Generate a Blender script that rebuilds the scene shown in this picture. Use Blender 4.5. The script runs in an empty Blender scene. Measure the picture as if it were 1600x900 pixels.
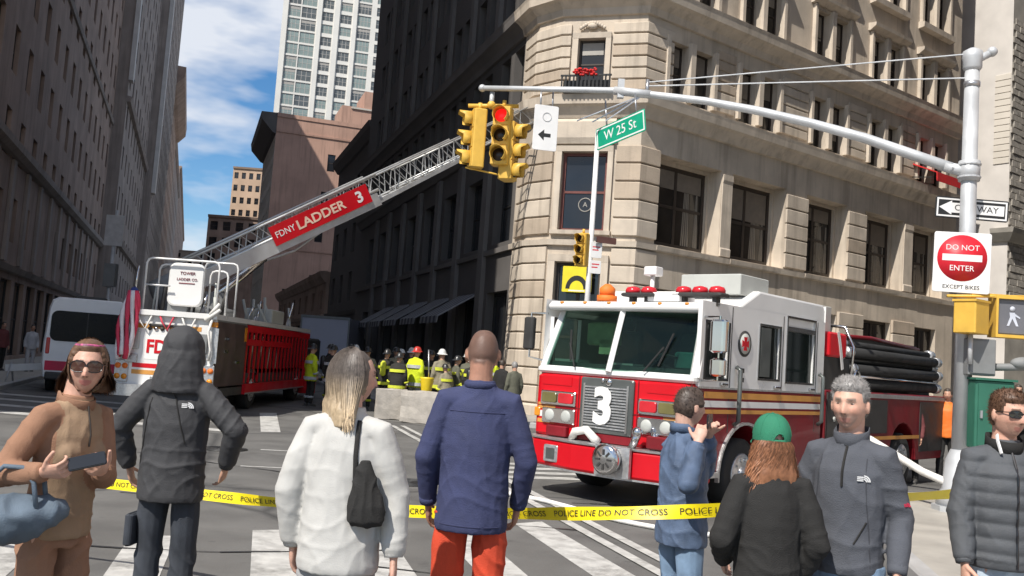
import bpy, bmesh, math, random
import numpy as np
from mathutils import Vector, Matrix, noise as MN
rnd = random.Random(7)
R = math.radians
scn = bpy.context.scene
COL = scn.collection

# ---------------------------------------------------------------- camera
CZ = 1.7
_p, _r = R(4.57), R(4.0)
_fw = Vector((0, math.cos(_p), math.sin(_p)))
_u0 = Vector((0, -math.sin(_p), math.cos(_p)))
_r0 = Vector((1, 0, 0))
_rt = _r0*math.cos(_r) + _u0*math.sin(_r)
_up = -_r0*math.sin(_r) + _u0*math.cos(_r)
cd = bpy.data.cameras.new('camera')
cam = bpy.data.objects.new('camera', cd)
COL.objects.link(cam)
cam.matrix_world = Matrix(((_rt.x, _up.x, -_fw.x, 0), (_rt.y, _up.y, -_fw.y, 0), (_rt.z, _up.z, -_fw.z, CZ), (0, 0, 0, 1)))
cd.sensor_width = 36
cd.lens = 1450*36/1600
cd.clip_start = .1
cd.clip_end = 6000
scn.camera = cam

# ---------------------------------------------------------------- sky and sun
SUN_H = Vector((-.574, -.819)).normalized()
SUN_EL = R(50)
wd = bpy.data.worlds.new('World')
scn.world = wd
wd.use_nodes = True
nt = wd.node_tree
for n in list(nt.nodes): nt.nodes.remove(n)
N = nt.nodes.new
out = N('ShaderNodeOutputWorld'); bg = N('ShaderNodeBackground'); sky = N('ShaderNodeTexSky')
sky.sky_type = 'NISHITA'; sky.sun_disc = False
sky.sun_elevation = SUN_EL; sky.sun_rotation = math.atan2(SUN_H.x, SUN_H.y)
sky.air_density = 1.0; sky.dust_density = .2; sky.ozone_density = 4.0
hsv = N('ShaderNodeHueSaturation'); hsv.inputs['Saturation'].default_value = 1.25; hsv.inputs['Value'].default_value = 1.45
tc = N('ShaderNodeTexCoord'); mp = N('ShaderNodeMapping'); nz = N('ShaderNodeTexNoise'); rp = N('ShaderNodeValToRGB'); mx = N('ShaderNodeMixRGB')
mp.inputs['Scale'].default_value = (1.5, 1.5, 4.6); mp.inputs['Location'].default_value = (.7, .1, .5)
nz.inputs['Scale'].default_value = 2.2; nz.inputs['Detail'].default_value = 5; nz.inputs['Roughness'].default_value = .55
rp.color_ramp.elements[0].position = .43; rp.color_ramp.elements[0].color = (0, 0, 0, 1)
rp.color_ramp.elements[1].position = .58; rp.color_ramp.elements[1].color = (.92, .92, .92, 1)
mx.inputs[2].default_value = (9.6, 10.0, 10.8, 1)
L = nt.links.new
L(tc.outputs['Generated'], mp.inputs[0]); L(mp.outputs[0], nz.inputs['Vector']); L(nz.outputs['Fac'], rp.inputs[0])
L(rp.outputs[0], mx.inputs[0]); L(sky.outputs[0], hsv.inputs['Color']); L(hsv.outputs[0], mx.inputs[1]); L(mx.outputs[0], bg.inputs[0])
bg.inputs[1].default_value = .075
L(bg.outputs[0], out.inputs[0])
sl = bpy.data.lights.new('sun', 'SUN'); sl.energy = 5.0; sl.angle = R(.5); sl.color = (1, .95, .87)
so = bpy.data.objects.new('sun', sl); COL.objects.link(so)
sd = Vector((SUN_H.x*math.cos(SUN_EL), SUN_H.y*math.cos(SUN_EL), math.sin(SUN_EL)))
so.rotation_euler = sd.to_track_quat('Z', 'Y').to_euler()
so.location = (-30, -30, 60)
vs = scn.view_settings
vs.view_transform = 'Standard'; vs.look = 'None'; vs.exposure = 0.2; vs.gamma = 1
scn.cycles.max_bounces = 6; scn.cycles.diffuse_bounces = 2; scn.cycles.glossy_bounces = 3; scn.cycles.transparent_max_bounces = 8
scn.cycles.use_denoising = True

# ---------------------------------------------------------------- materials
def srgb(r, g, b):
    f = lambda c: (c/255/12.92) if c/255 <= .04045 else ((c/255+.055)/1.055)**2.4
    return (f(r), f(g), f(b))
def mat(name, col, rough=.6, metal=0., var=.15, vs_=4., bump=0., bs=30., spec=.5, attr=False, emit=0., coat=0., aniso=None, dirt=0.):
    m = bpy.data.materials.new(name); m.use_nodes = True
    t = m.node_tree; b = t.nodes['Principled BSDF']; l = t.links.new
    b.inputs['Roughness'].default_value = rough; b.inputs['Metallic'].default_value = metal
    b.inputs['Specular IOR Level'].default_value = spec
    if coat: b.inputs['Coat Weight'].default_value = coat; b.inputs['Coat Roughness'].default_value = .08
    co = t.nodes.new('ShaderNodeTexCoord')
    n1 = t.nodes.new('ShaderNodeTexNoise'); n1.inputs['Scale'].default_value = vs_; n1.inputs['Detail'].default_value = 6
    src = co.outputs['Object']
    if aniso:
        mpp = t.nodes.new('ShaderNodeMapping'); mpp.inputs['Scale'].default_value = aniso; l(src, mpp.inputs[0]); src = mpp.outputs[0]
    l(src, n1.inputs['Vector'])
    mr = t.nodes.new('ShaderNodeMapRange'); mr.inputs[1].default_value = .3; mr.inputs[2].default_value = .7
    mr.inputs[3].default_value = 1-var; mr.inputs[4].default_value = 1+var
    l(n1.outputs['Fac'], mr.inputs[0])
    hs = t.nodes.new('ShaderNodeVectorMath'); hs.operation = 'SCALE'
    if attr:
        a = t.nodes.new('ShaderNodeAttribute'); a.attribute_name = 'Col'; l(a.outputs['Color'], hs.inputs[0])
    else:
        hs.inputs[0].default_value = col
    l(mr.outputs[0], hs.inputs['Scale'])
    res = hs.outputs[0]
    if dirt:
        n3 = t.nodes.new('ShaderNodeTexNoise'); n3.inputs['Scale'].default_value = vs_*.35; n3.inputs['Detail'].default_value = 8; n3.inputs['Roughness'].default_value = .7
        l(src, n3.inputs['Vector'])
        r3 = t.nodes.new('ShaderNodeMapRange'); r3.inputs[1].default_value = .5; r3.inputs[2].default_value = .72; r3.inputs[3].default_value = 0; r3.inputs[4].default_value = dirt
        l(n3.outputs['Fac'], r3.inputs[0])
        m3 = t.nodes.new('ShaderNodeMixRGB'); m3.inputs[2].default_value = (.05, .045, .04, 1)
        l(r3.outputs[0], m3.inputs[0]); l(res, m3.inputs[1]); res = m3.outputs[0]
    l(res, b.inputs['Base Color'])
    if rough < .9:
        r2 = t.nodes.new('ShaderNodeMapRange'); r2.inputs[1].default_value = .3; r2.inputs[2].default_value = .7
        r2.inputs[3].default_value = max(.02, rough*.8); r2.inputs[4].default_value = min(1, rough*1.25)
        l(n1.outputs['Fac'], r2.inputs[0]); l(r2.outputs[0], b.inputs['Roughness'])
    if bump:
        n2 = t.nodes.new('ShaderNodeTexNoise'); n2.inputs['Scale'].default_value = bs; n2.inputs['Detail'].default_value = 5
        l(src, n2.inputs['Vector'])
        bp = t.nodes.new('ShaderNodeBump'); bp.inputs['Strength'].default_value = bump; bp.inputs['Distance'].default_value = .02
        l(n2.outputs['Fac'], bp.inputs['Height']); l(bp.outputs[0], b.inputs['Normal'])
    if emit:
        b.inputs['Emission Color'].default_value = (*col, 1); b.inputs['Emission Strength'].default_value = emit
    return m

MAT = {}
def mm(k, *a, **kw):
    MAT[k] = mat(k, *a, **kw); return MAT[k]
mm('asphalt', (.125, .121, .114), .85, var=.22, vs_=1.3, bump=.35, bs=120, dirt=.25)
mm('concrete', (.36, .335, .295), .85, var=.15, vs_=2, bump=.2, bs=40, dirt=.15)
mm('kerb', (.36, .35, .34), .8, var=.15, vs_=3, bump=.2)
mm('road_paint', (.46, .45, .425), .8, var=.18, vs_=7, bump=.15, bs=60, dirt=.7)
mm('limestone', (.55, .47, .38), .8, var=.16, vs_=.9, bump=.3, bs=18, dirt=.22)
mm('limestone_dark', (.46, .375, .29), .8, var=.16, vs_=1.1, bump=.3, bs=18, dirt=.2)
mm('limestone_trim', (.57, .49, .40), .75, var=.12, vs_=2, bump=.2, bs=20, dirt=.12)
mm('dark_and_shaded_stone', (.098, .09, .085), .85, var=.25, vs_=.6, bump=.2, bs=10)  # limestone's avenue shade put into the colour; also used for dark walls
mm('shaded_stone_trim', (.145, .133, .125), .85, var=.2, vs_=1, bump=.2, bs=10)  # trim to match, darkened for the avenue shade
mm('brown_brick', (.34, .245, .195), .9, var=.22, vs_=.5, bump=.3, bs=12)
mm('grey_brick', (.33, .275, .24), .9, var=.2, vs_=.4, bump=.3, bs=12)
mm('pale_terracotta', (.62, .58, .54), .7, var=.1, vs_=1)
mm('tan_brick', (.47, .29, .22), .9, var=.12, vs_=.35, bump=.2, bs=10)
mm('orange_brick', (.48, .34, .24), .9, var=.12, vs_=.3)
mm('cream_stone', (.62, .57, .50), .8, var=.1, vs_=.6)
mm('tower_white', (.70, .68, .63), .7, var=.06, vs_=.3)
mm('window_frame_dark', (.05, .038, .03), .5, var=.2)
mm('window_frame_red', (.16, .05, .04), .5, var=.2)
mm('window_frame_pale', (.42, .40, .37), .5, var=.1)
mm('glass_dark', (.018, .02, .024), .06, var=.3, vs_=.6, spec=.6)
mm('glass_brown', (.035, .03, .025), .1, var=.4, vs_=.8, spec=.5)
mm('glass_mint', (.24, .30, .285), .12, var=.3, vs_=.25, spec=.6)
mm('glass_mid', (.10, .115, .12), .1, var=.4, vs_=.4, spec=.6)
mm('blind', (.36, .34, .31), .6, var=.1)
mm('curtain', (.26, .23, .19), .7, var=.2, vs_=3, aniso=(8, 8, .3))
mm('roofing', (.1, .1, .1), .9)
mm('black_iron', (.02, .02, .02), .5, var=.3)

# ---------------------------------------------------------------- mesh helpers
XF = {}
class MB:
    def __init__(s): s.v = []; s.f = []; s.mi = []; s.m = 0; s.sm = []; s.smooth = False
    def add(s, vs_, fs):
        o = len(s.v); s.v += [tuple(x) for x in vs_]
        for f in fs: s.f.append(tuple(i+o for i in f)); s.mi.append(s.m); s.sm.append(s.smooth)
    def box(s, c, sz, rot=None):
        hx, hy, hz = sz[0]/2, sz[1]/2, sz[2]/2
        P = [Vector((x, y, z)) for x in (-hx, hx) for y in (-hy, hy) for z in (-hz, hz)]
        if rot is not None: P = [rot @ p for p in P]
        c = Vector(c)
        s.add([p+c for p in P], [(0, 1, 3, 2), (4, 6, 7, 5), (0, 4, 5, 1), (2, 3, 7, 6), (0, 2, 6, 4), (1, 5, 7, 3)])
        return s
    def bx(s, x0, x1, y0, y1, z0, z1):
        return s.box(((x0+x1)/2, (y0+y1)/2, (z0+z1)/2), (abs(x1-x0), abs(y1-y0), abs(z1-z0)))
    def rbox(s, x0, x1, y0, y1, z0, z1, r=.03, ax='z', n=3):
        # box with rounded edges running along ax
        if ax == 'z': a0, a1, b0, b1, h0, h1 = x0, x1, y0, y1, z0, z1; g = lambda a, b, h: (a, b, h)
        elif ax == 'y': a0, a1, b0, b1, h0, h1 = z0, z1, x0, x1, y0, y1; g = lambda a, b, h: (b, h, a)
        else: a0, a1, b0, b1, h0, h1 = y0, y1, z0, z1, x0, x1; g = lambda a, b, h: (h, a, b)
        pl = []
        for (ca, cb, st) in ((a1-r, b1-r, 0), (a0+r, b1-r, 90), (a0+r, b0+r, 180), (a1-r, b0+r, 270)):
            for k in range(n+1):
                t = R(st+90*k/n); pl.append((ca+r*math.cos(t), cb+r*math.sin(t)))
        k = len(pl); c = min(r*.5, abs(h1-h0)*.3)
        ma, mb_ = (a0+a1)/2, (b0+b1)/2
        def ins(p, d):
            return (p[0]-d*(1 if p[0] > ma else -1), p[1]-d*(1 if p[1] > mb_ else -1))
        rows = [[g(*ins(p, c), h0) for p in pl], [g(*p, h0+c) for p in pl], [g(*p, h1-c) for p in pl], [g(*ins(p, c), h1) for p in pl]]
        vv = sum(rows, [])
        ff = [tuple(range(k))[::-1], tuple(range(3*k, 4*k))]
        for q in range(3):
            for i in range(k): j = (i+1) % k; ff.append((q*k+i, q*k+j, q*k+k+j, q*k+k+i))
        s.add(vv, ff); return s
    def tube(s, pts, r, n=8, cap=True, ref=None):
        pts = [Vector(p) for p in pts]; K = len(pts)
        rs = r if isinstance(r, (list, tuple)) else [r]*K
        vv = []; prev = None
        for i, p in enumerate(pts):
            t = (pts[min(i+1, K-1)]-pts[max(i-1, 0)])
            t = t.normalized() if t.length > 1e-9 else Vector((0, 0, 1))
            if prev is None:
                a = Vector(ref) if ref is not None else (Vector((0, 0, 1)) if abs(t.z) < .9 else Vector((1, 0, 0)))
            else: a = prev
            a = (a-t*a.dot(t))
            if a.length < 1e-6: a = t.orthogonal()
            a.normalize(); prev = a; b = t.cross(a)
            q = rs[i]; ra, rb = q if isinstance(q, (tuple, list)) else (q, q)
            for k in range(n):
                w = 2*math.pi*k/n; vv.append(p+a*(ra*math.cos(w))+b*(rb*math.sin(w)))
        ff = []
        for i in range(K-1):
            for k in range(n):
                j = (k+1) % n; ff.append((i*n+k, i*n+j, (i+1)*n+j, (i+1)*n+k))
        if cap: ff.append(tuple(range(n))[::-1]); ff.append(tuple(range((K-1)*n, K*n)))
        sm = s.smooth; s.smooth = n > 6; s.add(vv, ff); s.smooth = sm
        return s
    def cyl(s, p0, p1, r0, r1=None, n=12): return s.tube([p0, p1], [r0, r0 if r1 is None else r1], n)
    def ell(s, c, rx, ry=None, rz=None, nu=14, nv=9, rot=None):
        ry = rx if ry is None else ry; rz = rx if rz is None else rz
        c = Vector(c); vv = []; ff = []
        for i in range(nv+1):
            th = math.pi*i/nv
            for k in range(nu):
                ph = 2*math.pi*k/nu
                p = Vector((rx*math.sin(th)*math.cos(ph), ry*math.sin(th)*math.sin(ph), rz*math.cos(th)))
                if rot is not None: p = rot @ p
                vv.append(c+p)
        for i in range(nv):
            for k in range(nu):
                j = (k+1) % nu; ff.append((i*nu+k, (i+1)*nu+k, (i+1)*nu+j, i*nu+j))
        sm = s.smooth; s.smooth = True; s.add(vv, ff); s.smooth = sm
        return s
    def prism(s, poly, a, b, ax='z'):
        g = {'z': lambda p, h: (p[0], p[1], h), 'y': lambda p, h: (p[0], h, p[1]), 'x': lambda p, h: (h, p[0], p[1])}[ax]
        n = len(poly)
        s.add([g(p, a) for p in poly]+[g(p, b) for p in poly],
              [tuple(range(n))[::-1], tuple(range(n, 2*n))]+[(i, (i+1) % n, n+(i+1) % n, n+i) for i in range(n)])
        return s
    def quad(s, a, b, c, d): s.add([a, b, c, d], [(0, 1, 2, 3)]); return s
    def torus(s, c, ax, Rr, r, n=20, m=8):
        ax = Vector(ax).normalized(); a = ax.orthogonal().normalized(); b = ax.cross(a); c = Vector(c)
        pts = [c+(a*math.cos(2*math.pi*k/n)+b*math.sin(2*math.pi*k/n))*Rr for k in range(n+1)]
        return s.tube(pts, r, m, cap=False)
    def mesh(s, name, mats, inv=None):
        me = bpy.data.meshes.new(name)
        v = s.v
        if inv is not None: v = [tuple(inv @ Vector(p)) for p in v]
        me.from_pydata(v, [], s.f)
        for m in (mats if isinstance(mats, (list, tuple)) else [mats]): me.materials.append(MAT[m] if isinstance(m, str) else m)
        me.polygons.foreach_set('material_index', s.mi)
        me.polygons.foreach_set('use_smooth', s.sm)
        bm = bmesh.new(); bm.from_mesh(me); bmesh.ops.recalc_face_normals(bm, faces=bm.faces); bm.to_mesh(me); bm.free()
        me.update()
        return me
    def build(s, name, mats, parent=None, world=False, bevel=0):
        inv = XF[parent].inverted() if (world and parent is not None) else None
        me = s.mesh(name, mats, inv)
        return put(name, me, parent, bevel=bevel)
def put(name, me, parent=None, loc=None, rz=0, bevel=0):
    o = bpy.data.objects.new(name, me); COL.objects.link(o)
    if loc is not None: o.location = loc
    if rz: o.rotation_euler = (0, 0, rz)
    base = XF[parent] if parent is not None else Matrix.Identity(4)
    if parent is not None: o.parent = parent
    XF[o] = base @ (Matrix.Translation(Vector(loc) if loc is not None else Vector()) @ Matrix.Rotation(rz, 4, 'Z'))
    if bevel:
        b = o.modifiers.new('bevel', 'BEVEL'); b.width = bevel; b.segments = 2; b.limit_method = 'ANGLE'; b.angle_limit = R(40)
    return o
def thing(name, label, cat, loc=(0, 0, 0), M=None, group=None, rz=0):
    o = bpy.data.objects.new(name, None); COL.objects.link(o); o.empty_display_size = .2
    Mx = M if M is not None else Matrix.Translation(Vector(loc)) @ Matrix.Rotation(rz, 4, 'Z')
    o.matrix_world = Mx; XF[o] = Mx
    o['label'] = label; o['category'] = cat
    if group: o['group'] = group
    return o
def tag(o, label, cat, group=None):
    o['label'] = label; o['category'] = cat
    if group: o['group'] = group
    return o
def struct(o, kind='structure'):
    o['kind'] = kind; return o
def text_mesh(txt, size, m, depth=.004, sx=1.0, bold=0.0):
    c = bpy.data.curves.new('t', 'FONT'); c.body = txt; c.size = size; c.align_x = 'CENTER'; c.align_y = 'CENTER'; c.extrude = depth; c.offset = bold; c.resolution_u = 3
    o = bpy.data.objects.new('t', c); COL.objects.link(o)
    dg = bpy.context.evaluated_depsgraph_get()
    me = bpy.data.meshes.new_from_object(o.evaluated_get(dg))
    bpy.data.objects.remove(o); bpy.data.curves.remove(c)
    me.materials.clear(); me.materials.append(MAT[m])
    for v in me.vertices: v.co.x *= sx
    return me
def text_on(name, txt, size, m, parent, c, xdir, zdir, depth=.004, sx=1.0, bold=0.):
    # lettering centred at c, reading along xdir with zdir up (parent's local axes)
    me = text_mesh(txt, size, m, depth, sx, bold)
    x = Vector(xdir).normalized(); z = Vector(zdir); z = (z-x*z.dot(x)).normalized(); n = x.cross(z)
    Mx = Matrix((x, z, n)).transposed().to_4x4(); Mx.translation = Vector(c)
    me.transform(Mx)
    return put(name, me, parent)
def offpoly(pts, o):
    # offset an open xy polyline to its right-hand side (outward), mitred
    P = [Vector((p[0], p[1])) for p in pts]; res = []
    for i, p in enumerate(P):
        ns = []
        if i > 0: d = (P[i]-P[i-1]).normalized(); ns.append(Vector((d.y, -d.x)))
        if i < len(P)-1: d = (P[i+1]-P[i]).normalized(); ns.append(Vector((d.y, -d.x)))
        if len(ns) == 1: q = p+ns[0]*o
        else:
            m_ = (ns[0]+ns[1]); m_ = m_/max(.2, m_.length_squared)*2; q = p+m_*o
        res.append(q)
    return res
def sweep(mb, chain, prof):
    # sweep a closed profile of (outward, z) along an xy chain with mitred corners and end caps
    rings = []
    lanes = [offpoly(chain, o) for o, z in prof]
    k = len(prof); n = len(chain)
    vv = [(lanes[j][i].x, lanes[j][i].y, prof[j][1]) for i in range(n) for j in range(k)]
    ff = [tuple(range(k)), tuple(range((n-1)*k, n*k))[::-1]]
    for i in range(n-1):
        for j in range(k):
            q = (j+1) % k; ff.append((i*k+j, (i+1)*k+j, (i+1)*k+q, i*k+q))
    mb.add(vv, ff)
    return mb
def block_prof(z0, z1, o=.06, c=.026, inn=-.04): return [(inn, z0), (o-c, z0), (o, z0+c), (o, z1-c), (o-c, z1), (inn, z1)]
def facade(mb, P, d, Ln, z0, z1, ops, depth=.3):
    P = Vector((P[0], P[1])); d = Vector((d[0], d[1])).normalized(); inn = Vector((-d.y, d.x))
    ops = [o for o in ops if o[1] <= Ln+1e-6 and o[0] >= -1e-6]
    xs = sorted({0., Ln, *[o[0] for o in ops], *[o[1] for o in ops]}); zs = sorted({z0, z1, *[o[2] for o in ops], *[o[3] for o in ops]})
    def pt(x, z, q=0.): w = P+d*x+inn*q; return (w.x, w.y, z)
    for j in range(len(zs)-1):
        za, zb = zs[j], zs[j+1]; zc = (za+zb)/2; run = None
        row = [o for o in ops if o[2] < zc < o[3]]
        for i in range(len(xs)-1):
            xc = (xs[i]+xs[i+1])/2
            hole = any(o[0] < xc < o[1] for o in row)
            if not hole and run is None: run = xs[i]
            if hole and run is not None: mb.quad(pt(run, za), pt(xs[i], za), pt(xs[i], zb), pt(run, zb)); run = None
        if run is not None: mb.quad(pt(run, za), pt(Ln, za), pt(Ln, zb), pt(run, zb))
    for a, b, c, e in ops:
        mb.quad(pt(a, c), pt(b, c), pt(b, c, depth), pt(a, c, depth)); mb.quad(pt(a, e), pt(a, e, depth), pt(b, e, depth), pt(b, e))
        mb.quad(pt(a, c), pt(a, c, depth), pt(a, e, depth), pt(a, e)); mb.quad(pt(b, c), pt(b, e), pt(b, e, depth), pt(b, c, depth))
WIN = {}
def window_set(w, h, cols, rows, fr, gl, fw=.07, blind=None, split=True):
    key = (round(w, 2), round(h, 2), cols, rows, fr, gl, blind, split)
    if key in WIN: return WIN[key]
    m = MB(); m.bx(-w/2, -w/2+fw, 0, .12, 0, h); m.bx(w/2-fw, w/2, 0, .12, 0, h); m.bx(-w/2+fw, w/2-fw, .002, .118, 0, fw); m.bx(-w/2+fw, w/2-fw, .002, .118, h-fw, h)
    iw, ih = w-2*fw, h-2*fw
    for i in range(1, cols): x = -iw/2+iw*i/cols; m.bx(x-fw/2, x+fw/2, .012, .1, fw, h-fw)
    for j in range(1, rows): z = fw+ih*j/rows; m.bx(-w/2+fw, w/2-fw, .02, .09, z-fw*.4, z+fw*.4)
    fm = m.mesh('window', fr)
    ps = []
    for i in range(cols if split else 1):
        for j in range(rows if split else 1):
            C, Q = (cols, rows) if split else (1, 1)
            x0, x1 = -iw/2+iw*i/C, -iw/2+iw*(i+1)/C; z0, z1 = fw+ih*j/Q, fw+ih*(j+1)/Q
            p = MB(); p.bx(x0+.012, x1-.012, .05, .07, z0+.012, z1-.012); ps.append(p.mesh('pane', gl))
    bl = None
    if blind:
        b = MB(); zz = h-fw-ih*blind[0]; b.bx(-iw/2+.03, iw/2-.03, .03, .048, zz, h-fw-.01); bl = b.mesh('blind', blind[1])
    WIN[key] = (fm, ps, bl)
    return WIN[key]
def window_at(root, P, d, t, z, ws, inset):
    d = Vector((d[0], d[1])).normalized(); q = Vector((P[0], P[1]))+d*t+Vector((-d.y, d.x))*inset
    base = root.location
    o = put('window', ws[0], root, (q.x-base.x, q.y-base.y, z-base.z), math.atan2(d.y, d.x))
    for p in ws[1]: put('pane', p, o)
    if ws[2]: put('blind', ws[2], o)
    return o

def asphalt_detail():
    t = MAT['asphalt'].node_tree; b = t.nodes['Principled BSDF']; l = t.links.new
    src = b.inputs['Base Color'].links[0].from_socket
    co = t.nodes.new('ShaderNodeTexCoord')
    def layer(scale, lo, hi, colr, amt, src, detail=8, typ='noise', mapping=None):
        n = t.nodes.new('ShaderNodeTexNoise' if typ == 'noise' else 'ShaderNodeTexVoronoi')
        n.inputs['Scale'].default_value = scale
        o = n.outputs['Fac'] if typ == 'noise' else n.outputs['Distance']
        if typ == 'noise': n.inputs['Detail'].default_value = detail; n.inputs['Roughness'].default_value = .65
        else: n.feature = 'DISTANCE_TO_EDGE'
        v = co.outputs['Object']
        if mapping:
            w = t.nodes.new('ShaderNodeTexNoise'); w.inputs['Scale'].default_value = 1.3; l(v, w.inputs['Vector'])
            a = t.nodes.new('ShaderNodeMixRGB'); a.inputs[0].default_value = mapping; l(v, a.inputs[1]); l(w.outputs['Color'], a.inputs[2]); v = a.outputs[0]
        l(v, n.inputs['Vector'])
        r = t.nodes.new('ShaderNodeMapRange'); r.inputs[1].default_value = lo; r.inputs[2].default_value = hi; r.inputs[3].default_value = 0; r.inputs[4].default_value = amt
        l(o, r.inputs[0])
        m = t.nodes.new('ShaderNodeMixRGB'); m.inputs[2].default_value = (*colr, 1); l(r.outputs[0], m.inputs[0]); l(src, m.inputs[1])
        return m.outputs[0]
    s = layer(.22, .5, .68, (.13, .125, .115), .6, src)
    s = layer(.6, .56, .70, (.045, .043, .042), .7, s)
    s = layer(2.4, .62, .72, (.05, .048, .046), .6, s)
    s = layer(55, .58, .72, (.22, .215, .2), .45, s, 3)
    s = layer(.16, .012, .0, (.03, .03, .03), .75, s, typ='voronoi', mapping=.12)
    l(s, b.inputs['Base Color'])
asphalt_detail()

def streaks(key, amt, colr=(.17, .135, .105)):
    t = MAT[key].node_tree; b = t.nodes['Principled BSDF']; l = t.links.new
    src = b.inputs['Base Color'].links[0].from_socket
    co = t.nodes.new('ShaderNodeTexCoord'); mp_ = t.nodes.new('ShaderNodeMapping'); mp_.inputs['Scale'].default_value = (2.6, 2.6, .16)
    l(co.outputs['Object'], mp_.inputs[0]); n = t.nodes.new('ShaderNodeTexNoise'); n.inputs['Scale'].default_value = 1.0; n.inputs['Detail'].default_value = 8; n.inputs['Roughness'].default_value = .62
    l(mp_.outputs[0], n.inputs['Vector']); r = t.nodes.new('ShaderNodeMapRange'); r.inputs[1].default_value = .5; r.inputs[2].default_value = .74; r.inputs[3].default_value = 0; r.inputs[4].default_value = amt
    l(n.outputs['Fac'], r.inputs[0]); m = t.nodes.new('ShaderNodeMixRGB'); m.inputs[2].default_value = (*colr, 1); l(r.outputs[0], m.inputs[0]); l(src, m.inputs[1]); l(m.outputs[0], b.inputs['Base Color'])
for k_ in ('limestone', 'limestone_trim', 'limestone_dark'): streaks(k_, .55)
for k_ in ('brown_brick', 'grey_brick', 'tan_brick'): streaks(k_, .4, (.06, .045, .04))
# ================================================================ ground, road paint, pavements
def V2(x, y): return Vector((x, y))
g = MB(); g.quad((-2500, -60, 0), (2500, -60, 0), (2500, 3500, 0), (-2500, 3500, 0)); struct(g.build('asphalt_road', 'asphalt'))
def stripe(pts, z=.004):
    m = MB(); m.add([(p[0], p[1], z) for p in pts], [tuple(range(len(pts)))]); return struct(m.build('road_marking', 'road_paint'))
def bar(a, b, w, z=.004):
    a, b = V2(*a), V2(*b); d = (b-a).normalized(); n = V2(-d.y, d.x)*w/2
    return stripe([a-n, a+n, b+n, b-n], z)
# near crosswalk bars
stripe([(-3.10, 8.1), (-2.75, 8.2), (-2.05, 5.6), (-2.42, 5.5)])
stripe([(-2.22, 8.68), (-1.88, 8.84), (-1.1, 5.9), (-1.45, 5.75)])
stripe([(-1.45, 9.1), (-1.1, 9.3), (-.3, 6.3), (-.65, 6.1)])
stripe([(-.62, 9.5), (-.28, 9.75), (.45, 7.0), (.1, 6.8)])
stripe([(.20, 10.0), (.50, 10.25), (1.45, 7.0), (1.1, 6.8)])
stripe([(-4.0, 7.6), (-3.65, 7.75), (-3.0, 5.3), (-3.35, 5.2)])
bar((-2.62, 22.3), (2.0, 6.0), .12, .012); bar((-2.38, 22.4), (2.24, 6.1), .12, .012)
stripe([(-6.1, 23.5), (-5.75, 23.8), (-4.38, 18.6), (-4.72, 18.4)])
for k in range(4): bar((-.6+k*.05, 13.75+k*.62), (1.6+k*.1, 14.45+k*.62), .28)
bar((-3.9, 15.3), (-2.2, 15.6), .1); bar((-3.6, 13.1), (-2.0, 13.4), .08)
for k in range(4): bar((-13.8+k*1.0, 24.0-k*1.7), (-8.2+k*1.0, 23.2-k*1.7), .45)
rk = MB(); rk.m = 0
def slab(name, pts, z=.13, m='concrete'):
    b = MB(); b.prism(pts, -.05, z); return struct(b.build(name, m))
# near pavement with its kerb (right) and pavements along the buildings
near_pave = slab('pavement', [(4.05, 9.6), (4.9, 12.0), (6.0, 14.2), (8.6, 15.6), (30, 24), (40, 0), (12, -30), (6.5, -30), (2.6, 3.0)])
XF[near_pave] = Matrix.Identity(4)
def inside(p, poly):
    c = False
    for i in range(len(poly)):
        a, b_ = poly[i], poly[i-1]
        if (a[1] > p[1]) != (b_[1] > p[1]) and p[0] < (b_[0]-a[0])*(p[1]-a[1])/(b_[1]-a[1])+a[0]: c = not c
    return c
npoly = [(4.12, 9.62), (4.97, 11.95), (6.05, 14.1), (8.6, 15.5), (14, 18), (14, 4), (2.8, 3.0)]
ea, eb = V2(.38, .925).normalized(), V2(.925, -.38).normalized()
for i in range(-6, 10):
    for k in range(0, 9):
        o_ = V2(2.75, 3.0)+ea*(i*1.22)+eb*(k*1.22+.02)
        cs = [o_, o_+eb*1.2, o_+eb*1.2+ea*1.2, o_+ea*1.2]
        if all(inside(c_, npoly) for c_ in cs):
            b = MB(); zt = .145+rnd.uniform(-.003, .003); cc = sum(cs, V2(0, 0))/4
            lo = [(c_.x, c_.y, .12) for c_ in cs]; mi = [(c_.x, c_.y, zt-.006) for c_ in cs]; to = [(*(c_+(cc-c_).normalized()*.012), zt) for c_ in cs]
            b.add(lo+mi+to, [(8, 9, 10, 11)]+[(4*r_+j, 4*r_+(j+1) % 4, 4*r_+4+(j+1) % 4, 4*r_+4+j) for r_ in (0, 1) for j in range(4)])
            b.build('paving_slab', 'concrete' if rnd.random() < .65 else 'kerb', near_pave)
def kerb_line(pts, w=.16, z=.14):
    b = MB(); ch = [V2(*p) for p in pts]; sweep(b, ch, [(-w, -.05), (0, -.05), (0, z-.02), (-.02, z), (-w, z)])
    return struct(b.build('kerb', 'kerb'))
kerb_line([(30.08, 24.06), (8.6, 15.66), (5.97, 14.27), (4.83, 12.03), (3.98, 9.6), (2.53, 3.0), (6.4, -30)])
P0 = V2(3.637, 28.0); P1 = V2(1.07, 28.778); P2 = V2(.323, 29.54)
DR = V2(.7929, .6094).normalized(); DA = V2(-.325, .9457).normalized()
NR = V2(DR.y, -DR.x); N1 = V2(-DA.y, DA.x)*1.0
N1 = V2(-.9457, -.325)
PE = P2+DA*31.5; PR = P0+DR*19.4
def w2(p): return (p.x, p.y)
chain_front = [PE, P2, P1, P0, PR]
pv = offpoly([P2+DA*400, P2, P1, P0, P0+DR*160], 3.6)
slab('pavement', [w2(p) for p in pv]+[w2(P0+DR*160-NR*1), w2(P0-NR*1), w2(P2-N1*1), w2(P2+DA*400-N1*1)])
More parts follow.
